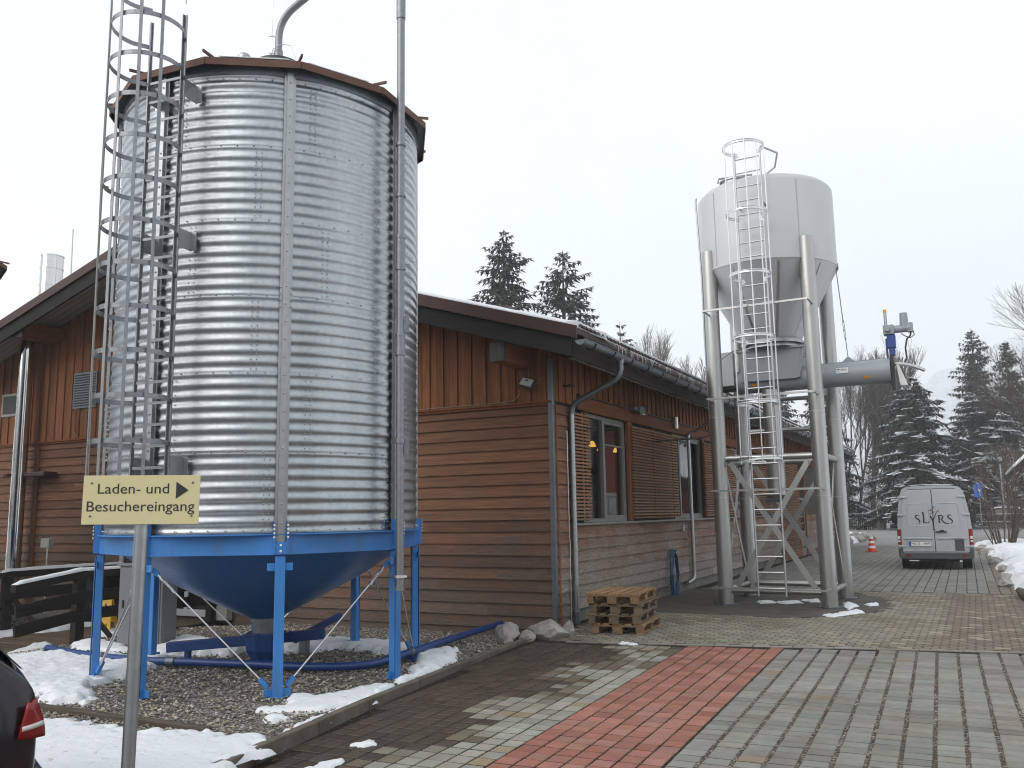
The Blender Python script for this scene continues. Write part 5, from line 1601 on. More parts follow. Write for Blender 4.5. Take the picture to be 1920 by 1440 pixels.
# ------------------------------------------------------------------ boardwalk with railings
DK = thing('boardwalk', 'raised boardwalk of brown planks with dark beam edges leading to the entrance', 'boardwalk', (-14.3,10.5,-.2))
dz = lambda y: -.20 if y > 9.75 else -.20-.11*(9.75-y)
m = MB(); y = 4.2
while y < 12.75:
    m.var = rng.random(); z = dz(y+.07); m.box((-14.3, y+.07, z-.02), (2.5, .135, .04)); y += .143
m.build('deck', M['deck'], DK, bevel=.003)
m = MB()
for x in (-13.02, -15.58):
    m.bar((x,4.2,dz(4.2)-.10),(x,9.75,dz(9.75)-.10),.10,.24); m.bar((x,9.75,-.30),(x,12.74,-.30),.10,.24)
m.build('edge_beam', M['fence_dark'], DK)
for i, P in enumerate(([(-13.2,4.5),(-13.3,7.6),(-13.12,9.5),(-13.6,9.6),(-13.55,7.5),(-13.5,4.5)], [(-15.4,6.5),(-15.5,11.5),(-14.9,11.6),(-15.0,6.5)], [(-13.9,10.6),(-13.8,11.1),(-13.2,11.0),(-13.1,10.4)])):
    o = snow_sheet('deck_snow', P, lambda x, y: dz(y)+.0, res=.045, thick=.06, rough=.18, fall=.12, seed=300+i)
    del o['kind']; o.parent = DK; o.location = -V(DK.location)
def railing(x, y0, y1, yb, label, zt=.97):
    T = thing('timber_railing', label, 'railing', (x, yb, -.2))
    zz = lambda y: zt if y > yb else zt-.125*(yb-y)
    ps = [y for y in (yb-3.4, yb-1.7, yb, yb+1.55, yb+2.85) if y0 <= y <= y1]
    for y in ps:
        m = MB(); m.bx(x-.07, x+.07, y-.08, y+.08, -.8, zz(y)-.03); m.build('post', M['fence_dark'], T, bevel=.008)
    for dz0, dz1, tk, nm in ((-.135, -.02, .13, 'top_rail'), (-.52, -.33, .045, 'rail'), (-.80, -.62, .045, 'rail')):
        m = MB(); xo = x+.085 if nm == 'rail' else x
        m.bar((xo,y0,zz(y0)+(dz0+dz1)/2),(xo,yb,zz(yb)+(dz0+dz1)/2),tk,dz1-dz0); m.bar((xo,yb,zz(yb)+(dz0+dz1)/2-.002),(xo,y1,zz(y1)+(dz0+dz1)/2-.002),tk,dz1-dz0)
        m.build(nm, M['fence_dark'], T, bevel=.006)
    m = MB(); m.bar((x+.02,yb+.10,.40),(x+.03,yb+.85,-.42),.05,.07); m.build('brace', M['edging'], T)
    m = MB()    # snow lying on the rail
    for ya, yb_ in ((y0, yb), (yb, y1)):
        n = max(2, int((yb_-ya)/.06)); sec = 7; vs = []; fs = []
        for i in range(n+1):
            y = ya+(yb_-ya)*i/n; h = .05+.012*noise.noise(V((y*5,x,0)))+.012*noise.noise(V((y*1.6,x,4))); e = min(1, (y-y0+.01)/.12, (y1-y+.01)/.12)
            for k in range(sec):
                a = PI*k/(sec-1); vs.append((x+.072*math.cos(a)*(.9+.1*e), y, zz(y)-.022+h*e*math.sin(a)**.7))
        for i in range(n):
            for k in range(sec-1): fs.append((i*sec+k, i*sec+k+1, (i+1)*sec+k+1, (i+1)*sec+k))
        m.add(vs, fs)
    m.build('rail_snow', M['snow'], T, smooth=70)
railing(-13.06, 8.62, 12.7, 9.75, 'dark timber railing with snow on top, nearer of the two along the boardwalk')
railing(-15.62, 10.05, 12.7, 10.2, 'dark timber railing with snow on top, farther one against the gable wall', zt=.90)
# ------------------------------------------------------------------ entrance sign
FONT = None
def text_mb(body, size, bold=0.0, extrude=.002, spacing=1.0):
    cu = bpy.data.curves.new('txt', 'FONT'); cu.body = body; cu.size = size
    if FONT: cu.font = FONT; cu.offset = bold; cu.extrude = extrude
    cu.space_character = spacing; cu.resolution_u = 4
    ob = bpy.data.objects.new('txt', cu); col.objects.link(ob)
    dg = bpy.context.evaluated_depsgraph_get(); me = bpy.data.meshes.new_from_object(ob.evaluated_get(dg))
    vs = [v.co.copy() for v in me.vertices]; fs = [tuple(p.vertices) for p in me.polygons]
    bpy.data.objects.remove(ob); bpy.data.curves.remove(cu); bpy.data.meshes.remove(me)
    return vs, fs
def put_text(mb, body, width, height, x0, z0, y, bold=0, extrude=.002, mir=1):
    """text in the x-z plane facing -y, scaled to an exact width and cap height"""
    vs, fs = text_mb(body, 1.0, bold, extrude)
    xa, xb = min(v.x for v in vs), max(v.x for v in vs)
    cap = max(v.y for v in vs) if body.isupper() or any(ch.isdigit() for ch in body) else .727 if FONT else .70
    mb.add([(x0+(v.x-xa)*width/(xb-xa), y-(v.z if extrude else 0), z0+v.y*height/cap) for v in vs], fs)
sg = V((-3.53, 2.95, 0)); sdir = V((.887,.462,0)); srz = math.atan2(.462,.887)+R(2)
SG = thing('direction_sign', 'cream direction sign with black German lettering and arrow on a grey post', 'sign', (-3.53-.028, 2.95-.015, -.1), srz, local=True)
SG.rotation_euler = (0, R(.6), srz)
m = MB(); m.tube((0,.033,-.25),(0.0,.033,2.05),.0305,24); m.build('post', M['galv_dull'], SG, smooth=45)
m = MB(); w, h, zc = .552, .232, 1.948; m.box((.005,0,zc),(w,.003,h)); board = m.build('board', M['sign'], SG, bevel=.001)
m = MB()
x0 = .005-w/2
put_text(m, 'Laden- und', .336, .0485, x0+.070, zc+.030, -.003, .05)
put_text(m, 'Besuchereingang', .508, .0485, x0+.022, zc-.054, -.003, .05)
m.prism([(x0+.440,-.0035,zc+.085),(x0+.440,-.0035,zc+.005),(x0+.498,-.0035,zc+.045)], (0,.001,0))
m.build('lettering', M['sign_black'], board, fix=False)
m = MB()
for x in (.04, w-.035):
    for z in (.04, h-.035): m.lathe([(.0055,0),(.005,.003),(.001,.005)], (x0+x,-.002,zc-h/2+z), 10, axis=Matrix(((1,0,0),(0,0,-1),(0,1,0))))
m.build('screw', M['galv_dark'], board)
m = MB(); m.box((0,.018,zc+.06),(.12,.03,.03)); m.box((0,.018,zc-.06),(.12,.03,.03)); m.build('clamp', M['galv_dull'], SG)
# ------------------------------------------------------------------ cars
def make_wagon(name, label, loc, rz, paint, snowy=False, group=None):
    """estate car, local x forward (front), y to its left, z up"""
    T = thing(name, label, 'car', loc, rz, group, local=True)
    # side profile stations along x (rear -2.3 .. front 2.3): (x, z bottom, z belt, z roof or belt, half width at belt, half width at roof)
    st = [(-2.34,.52,.72,.78,.74,.70),(-2.32,.40,.86,.98,.80,.70),(-2.27,.30,.93,1.03,.845,.70),(-2.16,.24,.95,1.14,.875,.66),(-1.98,.22,.96,1.26,.89,.62),(-1.75,.21,.965,1.36,.90,.60),(-1.3,.21,.97,1.475,.91,.60),(-.6,.20,.955,1.50,.915,.605),(.1,.20,.94,1.495,.915,.60),(.55,.20,.93,1.42,.91,.60),(1.0,.21,.92,1.20,.905,.62),(1.32,.22,.91,1.0,.895,.72),(1.8,.24,.83,.90,.87,.70),(2.15,.28,.72,.78,.80,.64),(2.3,.34,.6,.66,.70,.56)]
    def ring(s):
        x, zb, zl, zr, wb, wr = s; out = []
        half = [(0,zb),(wb*.75,zb),(wb*.95,zb+.06),(wb*.985,zb+(zl-zb)*.30),(wb*1.0,zb+(zl-zb)*.62),(wb*.992,zb+(zl-zb)*.86),(wb*.955,zl),(wb*.955+(wr-wb*.955)*.5,zl+(zr-zl)*.52),(wr+.03,zl+(zr-zl)*.86),(wr-.06,zr-.012),(wr*.55,zr+.012),(0,zr+.02)]
        return [(x, y, z) for y, z in half]+[(x, -y, z) for y, z in reversed(half[1:-1])]
    m = MB(); rs = [ring(s) for s in st]; n = len(rs[0])
    m.add([p for r_ in rs for p in r_], [(j*n+i, j*n+(i+1) % n, (j+1)*n+(i+1) % n, (j+1)*n+i) for j in range(len(rs)-1) for i in range(n)]+[tuple(range(n)), tuple((len(rs)-1)*n+i for i in range(n))])
    b = m.build('body', paint, T, smooth=48)
    sd = b.modifiers.new('sub', 'SUBSURF'); sd.levels = 2; sd.render_levels = 2
    for s in (1, -1):
        m = MB()        # quarter window and the other side panes follow the tumblehome
        def on(x, k):
            for a, c in zip(st, st[1:]):
                if a[0] <= x <= c[0]:
                    t = (x-a[0])/(c[0]-a[0]); v = [a[q]*(1-t)+c[q]*t for q in range(6)]; break
            zl, zr, wb, wr = v[2], v[3], v[4], v[5]
            y0, y1 = wb*.955, wr+.045
            return (x, s*(y0+(y1-y0)*k+.003), zl+(zr-zl)*.86*k)
        for xa, xb, xc, xd in ((-1.98,-1.42,-1.46,-1.80),(-1.34,-.42,-.44,-1.36),(-.34,.85,.42,-.36)):
            ks = (.10, .90)
            N_ = 6
            lo = [on(xa+(xb-xa)*i/N_, ks[0]) for i in range(N_+1)]; hi = [on(xd+(xc-xd)*i/N_, ks[1]) for i in range(N_+1)]
            m.add(lo+hi, [(i, i+1, N_+1+i+1, N_+1+i) for i in range(N_)])
        m.build('side_window', M['wagon_glass'], T, smooth=60)
        m = MB()        # tail lamp wraps round the corner
        zs = [.925,.89,.84,.79,.75]; rows = []
        for z in zs:
            k = (z-.745)/.18
            row = []
            for i in range(7):
                t = i/6
                xx = (-2.262+.04*(1-k))*(1-t)+(-2.345+.045*k*k)*t
                yy = .893-.004*(1-k) - .03*t*t - .21*max(0, t-.62)/.38*0 
                yy = .872-.055*t**2-.010*k
                row.append((xx, s*yy, z-.01*t))
            rows.append(row)
        m.add([p for r_ in rows for p in r_], [(j*7+i, j*7+i+1, (j+1)*7+i+1, (j+1)*7+i) for j in range(4) for i in range(6)])
        # rear part of the lamp
        rr = [[(-2.345+.045*((z-.745)/.18)**2, s*(.817-.010*((z-.745)/.18)-.20*i/4), z-.01) for i in range(5)] for z in zs]
        m.add([p for r_ in rr for p in r_], [(j*5+i, j*5+i+1, (j+1)*5+i+1, (j+1)*5+i) for j in range(4) for i in range(4)])
        tl = m.build('tail_light', M['red_lens'], T, smooth=60, fix=False)
        sl = tl.modifiers.new('solid', 'SOLIDIFY'); sl.thickness = .03; sl.offset = 0
        m = MB(); 
        P0 = [(xx, yy*1.004+s*.002, zz) for xx, yy, zz in rows[2]]; P1 = [(xx, yy*1.004+s*.002, zz-.022) for xx, yy, zz in rows[2]]
        P0 = [(-2.240-.097*i/6, s*(.886-.052*(i/6)**2), .812+.002*i) for i in range(7)]; P1 = [(x_, y_, z_-.022) for x_, y_, z_ in P0]
        m.add(P0+P1, [(i, i+1, 8+i, 7+i) for i in range(6)]); r_ = m.build('reversing_lens', M['clear_lens'], tl, smooth=60, fix=False)
        r_.modifiers.new('solid', 'SOLIDIFY').thickness = .012
    m = MB(); m.prism([(-2.275,-.58,1.05),(-2.275,.58,1.05),(-2.03,.50,1.31),(-2.03,-.50,1.31)], (.02,0,.01)); m.build('rear_window', M['wagon_glass'], T)
    m = MB(); m.bx(-2.30,-2.39,-.72,.72,.40,.56); m.build('rear_bumper', paint, T, bevel=.04, seg=3)
    for x in (-1.38, 1.38):
        for s in (-1, 1):
            m = MB(); ax = Matrix(((1,0,0),(0,0,s),(0,1,0))); m.lathe([(.20,-.10),(.31,-.10),(.325,-.07),(.325,.07),(.31,.10),(.20,.10)], (x,s*.80,.325), 32, axis=ax)
            wh = m.build('wheel', M['rubber'], T, smooth=40)
            m = MB(); m.lathe([(.0,.05),(.06,.07),(.17,.085),(.205,.10),(.205,-.08)], (x,s*.80,.325), 24, axis=ax); m.build('rim', M['alu'], wh, smooth=40)
    if snowy:
        m = MB(); X = [-2.0+.15*i for i in range(18)]; Yv = [-.6+.12*i for i in range(11)]
        def zt(x, y):
            z = np.interp(x, [s[0] for s in st], [s[3] for s in st]); return z+.02-.03*abs(y/.6)**3
        vs = [(x, y, zt(x,y)+.10*(1-abs(y/.6)**4)*min(1,(x+2.05)/.3, (.72-x)/.3)) for x in X for y in Yv]
        m.add(vs, [(i*11+j, i*11+j+1, (i+1)*11+j+1, (i+1)*11+j) for i in range(17) for j in range(10)]); m.build('roof_snow', M['snow'], T, smooth=70)
    return T
# nose points left in the picture; rear corner lies at the lower left
wrz = math.atan2(-.90,-.44)
cf = V((math.cos(wrz), math.sin(wrz), 0)); cl = V((-math.sin(wrz), math.cos(wrz), 0))
corner = V((-4.38, 3.055, 0))
loc = corner + cf*2.30 - cl*.86
make_wagon('estate_car', 'dark aubergine estate car, its rear corner with red tail light at the lower left', (loc.x, loc.y, -.09), wrz, M['wagon'])
make_wagon('estate_car', 'dark parked car with snow on its roof, behind the far rail fence', (1.75, 83.6, 0.12), R(176), M['dark_car'], snowy=True)
# ------------------------------------------------------------------ delivery van
VN = thing('delivery_van', 'silver delivery van seen from behind with black lettering on its rear doors', 'van', (-1.085, 28.05, 0), R(2.2), local=True)
prof = [(.955,.46),(.965,.60),(.968,.85),(.966,1.10),(.945,1.40),(.905,1.75),(.86,2.0),(.815,2.18),(.765,2.28),(.68,2.335),(.45,2.365),(0,2.375)]
def van_w(z):
    for (w0,z0),(w1,z1) in zip(prof, prof[1:]):
        if z0 <= z <= z1: return w0+(w1-w0)*(z-z0)/(z1-z0)
    return prof[0][0]
m = MB(); st = [(0.0,.985,.0,1.0),(.03,.998,.0,1.0),(.10,1.0,.0,1.0),(1.2,1.0,.0,1.0),(3.3,1.0,.0,1.0),(3.9,.985,.0,.985),(4.35,.96,.0,.86),(4.7,.94,.0,.62),(5.1,.92,.0,.53),(5.35,.85,.05,.46)]
rs = []
for y, k, zb, kz in st:
    half = [(w*k, .46+(z-.46)*kz) for w, z in prof]
    lean = .0
    rs.append([(-w, y+.0, z) for w, z in half]+[(w, y, z) for w, z in reversed(half[:-1])])
n = len(rs[0])
m.add([p for r_ in rs for p in r_], [(j*n+i, j*n+i+1, (j+1)*n+i+1, (j+1)*n+i) for j in range(len(rs)-1) for i in range(n-1)]+[(j*n+n-1, j*n, (j+1)*n, (j+1)*n+n-1) for j in range(len(rs)-1)]+[tuple(range(n))])
body = m.build('body', M['silver'], VN, smooth=35)
# rear doors: panels that follow the narrowing sides
zb, zt = .505, 2.255
def door(s):
    zs = [zb, .7, .9, 1.15, 1.4, 1.7, 1.95, 2.12, 2.21, zt]
    out = []
    for z in zs:
        w = van_w(z)-.105 - (.05 if z > 2.2 else 0) - (.035 if z == zt else 0)
        out.append((s*w, z))
    inner = [(s*.008, z) for z in reversed(zs)]
    P = [(x, -.004, z) for x, z in out+inner]
    mm = MB(); mm.prism(P, (0,-.022,0)); return mm.build('rear_door', M['silver_door'], VN, bevel=.010)
dl, dr_ = door(-1), door(1)
def rrect(x0, x1, z0, z1, r, n=5):
    out = []
    for cx, cz, a0 in ((x1-r,z1-r,0),(x0+r,z1-r,PI/2),(x0+r,z0+r,PI),(x1-r,z0+r,1.5*PI)):
        for i in range(n+1): a = a0+PI/2*i/n; out.append((cx+r*math.cos(a), cz+r*math.sin(a)))
    return out
for s, d in ((-1, dl), (1, dr_)):
    m = MB(); z0, z1 = 1.235, 1.865
    pts = rrect(.085, .70, z0, z1, .07)
    pts = [(s*(x-(.055*(z-z0)/(z1-z0) if x > .4 else 0)), -.028, z) for x, z in pts]
    m.path(pts+[pts[0], pts[1]], .010, 6, caps=False); m.build('pressed_panel', M['silver_door'], d, smooth=70)
    m = MB()
    m.prism([(s*x, -.026, z) for x, z in rrect(.06,.80 if s < 0 else .80,.855,.905,.02)], (0,-.028,0)); m.build('handle_strip', M['silver_door'], d, bevel=.006)
    for z in (.66, 1.55, 2.05):
        m = MB(); xw = van_w(z); m.box((s*(xw-.115), -.035, z), (.17,.03,.055)); m.box((s*(xw-.02), -.02, z), (.06,.05,.075)); m.build('hinge', M['silver'], d, bevel=.008)
    # tail light column
    m = MB(); 
    zs = [.62,.72,.92,1.08,1.12]; vs = []
    m.prism([(s*(van_w(z)+.004), -.012, z) for z in (.64,.8,1.0,1.14)]+[(s*(van_w(z)-.095), -.012, z) for z in (1.14,1.0,.8,.64)], (0,.10,0))
    tl = m.build('tail_light', M['red_lens'], VN, bevel=.012)
    m = MB(); m.box((s*.93,-.014,.90),(.062,.012,.085)); m.build('reversing_lens', M['clear_lens'], tl, bevel=.006)
    m = MB(); m.box((s*.93,-.014,.80),(.062,.012,.05)); m.build('indicator_lens', M['clear_lens'], tl, bevel=.006)
    m = MB(); m.prism([(s*(van_w(z)+.006), -.02, z) for z in (.34,.60)]+[(s*(van_w(z)-.13), -.02, z) for z in (.60,.34)], (0,.25,0)); m.build('corner_guard', M['grey_plastic'], VN, bevel=.02)
m = MB(); m.prism([(-.93,-.05,.30),(.93,-.05,.30),(.95,-.06,.40),(.95,-.04,.475),(-.95,-.04,.475),(-.95,-.06,.40)], (0,.20,0)); bp = m.build('rear_bumper', M['grey_plastic'], VN, bevel=.02)
for s in (-1, 1):
    m = MB(); m.box((s*.71,-.064,.405),(.115,.012,.045)); m.build('reflector', M['red_lens'], bp)
m = MB(); m.box((-.58,-.03,.255),(.26,.05,.03)); m.build('step', M['label'], bp, bevel=.006)
m = MB(); m.box((.62,.02,.25),(.07,.06,.05)); m.build('tow_eye', M['label'], bp)
m = MB(); m.bx(-.80,.80,.1,4.9,.24,.46); m.build('underbody', M['black'], VN)
m = MB(); m.prism([(x,-.028,z) for x, z in rrect(-.72,-.06,.615,.83,.03)], (0,-.010,0)); pr_ = m.build('plate_recess', M['silver'], dl, bevel=.004)
m = MB(); m.prism([(x,-.040,z) for x, z in rrect(-.68,-.115,.665,.795,.012)], (0,-.006,0)); npl = m.build('number_plate', M['plate'], dl)
m = MB(); m.box((-.652,-.0475,.73),(.052,.003,.118)); m.build('euro_band', M['eu_blue'], npl)
m = MB(); put_text(m, 'MB SL 1999', .47, .075, -.612, .69, -.047, .01); 
for a, b in (((-.68,.796),(-.115,.796)),((-.68,.664),(-.115,.664))): m.bar((a[0],-.0475,a[1]),(b[0],-.0475,b[1]),.003,.008)
m.build('plate_lettering', M['sign_black'], npl, fix=False)
m = MB(); m.prism([(x,-.028,z) for x, z in rrect(.50,.735,.535,.845,.008)], (0,-.003,0)); m.build('grey_patch', M['grey_plastic'], dr_)
m = MB(); m.bar((.40,-.0565,.886),(.73,-.0565,.886),.002,.014); m.build('badge', M['grey_text'], dr_)
m = MB(); m.prism([(x,-.026,z) for x, z in rrect(.03,.32,1.045,1.08,.014)], (0,-.05,0)); m.prism([(x,-.026,z) for x, z in rrect(.14,.26,1.08,1.115,.012)], (0,-.02,0)); m.build('door_handle', M['black'], dr_, bevel=.006)
m = MB(); m.bx(-.009,.009,-.024,-.002,zb,zt+.01); m.build('door_seal', M['black'], VN)
m = MB(); m.tube((.30,-.027,.66),(.30,-.032,.66),.012,10); m.build('lock', M['grey_plastic'], dr_)
m = MB(); m.path([(.01,-.03,2.28),(.62,-.02,2.268)], .008, 5); m.path([(-.01,-.03,2.28),(-.62,-.02,2.268)], .008, 5); m.build('roof_seal', M['grey_plastic'], VN)
# lettering: calligraphic strokes with swelling width
def stroke(m, pts, w, y=-.0295, n=10):
    P = spline([(x*.78-.015, 0, 1.31+(z-1.31)*.78) for x, z in pts], n); L = len(P); a = []; b = []
    for i, p in enumerate(P):
        t = (P[min(i+1,L-1)]-P[max(i-1,0)]); t.normalize(); nn = V((-t.z,0,t.x)); u = i/(L-1)
        k = np.interp(u, [q[0] for q in w], [q[1] for q in w])/2*.85
        a.append((p.x+nn.x*k, y, p.z+nn.z*k)); b.append((p.x-nn.x*k, y, p.z-nn.z*k))
    m.add(a+b, [(i, i+1, L+i+1, L+i) for i in range(L-1)])
LG = MB(); Z = 1.31; H = .235; KX = .78
def S_(x, k=1):
    stroke(LG, [(x+.150,Z+.265),(x+.10,Z+.285),(x+.045,Z+.262),(x+.040,Z+.205),(x+.105,Z+.150),(x+.165,Z+.09),(x+.160,Z+.02),(x+.125,Z-.035)], [(0,.012),(.12,.03),(.4,.038),(.6,.048),(.85,.03),(1,.006)])
    stroke(LG, [(x+.150,Z+.280),(x+.153,Z+.235)], [(0,.014),(1,.006)])
S_(-.60)
stroke(LG, [(-.335,Z+.375),(-.300,Z+.36),(-.295,Z+.15),(-.300,Z+.02)], [(0,.008),(.15,.046),(1,.046)])
stroke(LG, [(-.325,Z+.012),(-.22,Z+.012),(-.150,Z+.012),(-.135,Z+.06)], [(0,.026),(.7,.026),(1,.008)])
stroke(LG, [(-.10,Z+.28),(-.05,Z+.20),(-.005,Z+.10),(.015,Z-.05),(.018,Z-.23)], [(0,.05),(.4,.05),(.6,.04),(1,.036)])
stroke(LG, [(.005,Z+.06),(.06,Z+.20),(.135,Z+.36),(.235,Z+.475)], [(0,.022),(.5,.026),(.85,.022),(1,.004)])
stroke(LG, [(-.03,Z-.232),(.065,Z-.232)], [(0,.016),(1,.016)])
stroke(LG, [(.215,Z+.27),(.215,Z+.01)], [(0,.044),(1,.044)])
stroke(LG, [(.175,Z+.272),(.28,Z+.272),(.335,Z+.235),(.325,Z+.165),(.235,Z+.135)], [(0,.02),(.5,.036),(.8,.036),(1,.012)])
stroke(LG, [(.270,Z+.150),(.33,Z+.07),(.40,Z+.0),(.50,Z-.015),(.56,Z+.01)], [(0,.03),(.4,.046),(.75,.022),(1,.006)])
stroke(LG, [(.175,Z+.01),(.262,Z+.01)], [(0,.016),(1,.016)])
S_(.47)
lgo = LG.build('lettering', M['logo'], dr_, fix=False); lgo.modifiers.new('solid','SOLIDIFY').thickness = .004
EM = MB()      # crouching bird emblem above the letters
stroke(EM, [(-.14,Z+.42),(-.09,Z+.46),(-.02,Z+.45),(.04,Z+.41),(.06,Z+.36)], [(0,.01),(.4,.05),(.8,.035),(1,.008)], y=-.0297)
stroke(EM, [(-.13,Z+.36),(-.06,Z+.335),(.0,Z+.37)], [(0,.008),(.5,.028),(1,.01)], y=-.0297)
stroke(EM, [(.0,Z+.46),(.045,Z+.53),(.075,Z+.58),(.05,Z+.61),(.0,Z+.59)], [(0,.018),(.5,.016),(.8,.020),(1,.006)], y=-.0297)
stroke(EM, [(-.05,Z+.50),(-.01,Z+.52),(.03,Z+.505)], [(0,.006),(.5,.016),(1,.006)], y=-.0297)
e_ = EM.build('emblem', M['logo_brown'], dr_, fix=False); e_.modifiers.new('solid','SOLIDIFY').thickness = .004
for x in (.85,):
    pass
for y in (.98, 4.35):
    for s in (-1, 1):
        m = MB(); ax = Matrix(((0,0,s),(1,0,0),(0,1,0))); 
        m.lathe([(.2,-.12),(.33,-.12),(.345,-.09),(.345,.09),(.33,.12),(.2,.12)], (s*.80,y,.345), 32, axis=ax); wh = m.build('wheel', M['rubber'], VN, smooth=40)
        m = MB(); m.lathe([(.0,.06),(.1,.08),(.19,.09),(.205,.11),(.205,-.08)], (s*.80,y,.345), 24, axis=ax); m.build('rim', M['galv_dull'], wh, smooth=40)
for s in (-1, 1):
    m = MB(); m.box((s*1.12,3.75,1.45),(.22,.12,.36)); mi = m.build('mirror', M['black'], VN, bevel=.03); m = MB(); m.bar((s*.93,3.8,1.35),(s*1.05,3.77,1.38),.05,.04); m.build('mirror_arm', M['black'], mi)
m = MB(); vs = []; X = [-.72+.12*i for i in range(13)]; Yv = [.02+.15*i for i in range(26)]
m.add([(x, y, 2.385-.045*abs(x/.72)**4+.022*(1-abs(x/.72)**6)*min(1,y/.2+.2)+.006*noise.noise(V((x*6,y*4,0)))) for y in Yv for x in X], [(j*13+i, j*13+i+1, (j+1)*13+i+1, (j+1)*13+i) for j in range(25) for i in range(12)])
m.build('roof_snow', M['snow'], VN, smooth=70)
# ------------------------------------------------------------------ traffic cone
TCn = thing('traffic_cone', 'red and white striped traffic cone standing on the paving left of the van', 'traffic cone', (-3.88, 39.3, 0))
c0 = (-3.88,39.3,0)
m = MB(); m.lathe([(.17,.03),(.145,.14)], c0, 24); m.lathe([(.128,.24),(.108,.34)], c0, 24); m.lathe([(.092,.43),(.075,.52)], c0, 24); m.build('red_band', M['red'], TCn, smooth=40)
m = MB(); m.lathe([(.145,.14),(.128,.24)], c0, 24); m.lathe([(.108,.34),(.092,.43)], c0, 24); m.lathe([(.075,.52),(.062,.60),(.05,.605)], c0, 24); m.build('white_band', M['white'], TCn, smooth=40)
m = MB(); m.lathe([(.23,.0),(.23,.03),(.17,.035)], c0, 4, a0=PI/4, a1=PI/4+2*PI); m.box((-3.88,39.3,.016),(.44,.44,.03)); m.build('foot', M['red'], TCn, bevel=.006)
# ------------------------------------------------------------------ far end of the yard
HR = thing('hand_rail', 'low grey metal hand rail beside the rear leg of the steel tank, far off', 'hand rail', (-4.9,38.8,0))
m = MB(); m.path([(-4.72,38.5,0),(-4.72,38.5,.80),(-4.80,38.7,.90),(-5.6,39.5,.90),(-5.7,39.6,.8),(-5.7,39.6,0)], .03, 8); m.bar((-4.72,38.5,.45),(-5.7,39.6,.45),.03,.03); m.build('rail', M['galv_dark'], HR, smooth=50)
for i, (x, y, s, lb) in enumerate(((-6.0,47.5,.55,'snow capped edging boulder nearest the far hand rail'),(-5.75,50.5,.5,'snow capped edging boulder halfway to the traffic cone'),(-5.55,53.5,.42,'last edging boulder of the snowy bed behind the traffic cone'))):
    rock((x,y,.10), (s,s*1.3,.36), 11.0+i*1.7, lb, i*.7)
def picket_fence(p, q, h, label):
    T = thing('picket_fence', label, 'fence', p); p, q = V(p), V(q); L_ = (q-p).length; t = (q-p).normalized()
    m = MB(); k = 0
    while k < L_:
        c = p+t*k; m.bar(c, c+V((0,0,h+.06*math.sin(k*9))), .09, .03, up=t); k += .17
    m.build('picket_panel', M['fence_dark'], T)
    m = MB()
    for z in (.3, h-.2): m.bar(p+V((0,-.04,z)), q+V((0,-.04,z)), .05, .09)
    m.build('rail', M['fence_dark'], T)
    m = MB(); m.bar(p+V((0,0,h+.02)), q+V((0,0,h+.02)), .05, .035); m.build('rail_snow', M['snow'], T)
picket_fence((-14.6,75.0,0), (-7.5,79.4,0), 1.30, 'dark picket fence with a snow line on top at the far edge of the lane')
def pillar(x, y, h, w, lb):
    T = thing('gate_pillar', lb, 'pillar', (x,y,0)); m = MB(); m.lathe([(w,0),(w,h*.5),(w,h)], (x,y,0), 20, caps=True); m.build('shaft', M['concrete'], T, smooth=40)
    m = MB(); m.lathe([(w*1.1,h),(w*1.1,h+.06),(w*.7,h+.15),(0,h+.18)], (x,y,0), 20); m.build('snow_cap', M['snow'], T, smooth=50)
pillar(-7.0,80.3,1.40,.33,'round grey gate pillar with a snow cap at the end of the picket fence')
pillar(-5.25,82,1.2,.21,'thinner grey gate pillar with a snow cap, left of the van mirror')
LGp = thing('log_pile', 'snowy log pile between the two gate pillars', 'log pile', (-6.0,83,0))
m = MB()
for k in range(4): m.tube((-6.6,83,.15+.28*k),(-5.5,83.2,.15+.28*k),.13,10)
m.build('log', M['edging'], LGp, smooth=40)
m = MB()
for k in range(4): m.bx(-6.6,-5.5,82.85,83.0,.25+.28*k,.30+.28*k)
m.build('log_snow', M['snow'], LGp, bevel=.02)
RF = thing('rail_fence', 'grey wooden rail fence across the far side of the lane, right of the van', 'fence', (3,80,0))
for k in range(7):
    m = MB(); x = -.2+1.7*k; m.box((x,80+.1*k,.6),(.14,.14,1.25)); m.build('post', M['edging'], RF, bevel=.01)
for z in (.48, 1.05):
    m = MB(); m.bar((-.4,79.9,z),(10.6,80.5,z),.06,.17); m.build('rail', M['edging'], RF)
    m = MB(); m.bar((-.4,79.88,z+.10),(10.6,80.48,z+.10),.08,.035); m.build('rail_snow', M['snow'], RF)
BS = thing('road_sign', 'small blue road sign on a thin pole right of the van', 'road sign', (.33,77,0))
m = MB(); m.tube((.37,77,0),(.37,77,3.6),.035,10); m.build('pole', M['galv_dull'], BS)
m = MB(); m.bx(.02,.62,76.92,76.95,2.45,3.50); pn = m.build('panel', M['sign_blue'], BS, bevel=.01)
m = MB(); m.bx(.36,.44,76.905,76.92,2.55,3.1); m.bx(.30,.50,76.905,76.92,2.95,3.1); m.build('symbol', M['label'], pn)
LP = thing('lamp_post', 'thin grey lamp post among the shrubs by the far rail fence', 'lamp post', (2.0,79,0))
m = MB(); m.tube((2.0,79,0),(2.0,79,5.0),.055,10); m.build('pole', M['galv_dull'], LP); m = MB(); m.lathe([(.05,5.2),(.20,5.25),(.22,5.45),(.06,5.6),(0,5.6)], (2.0,79,0), 14); m.build('lantern', M['galv_ladder'], LP, smooth=40)
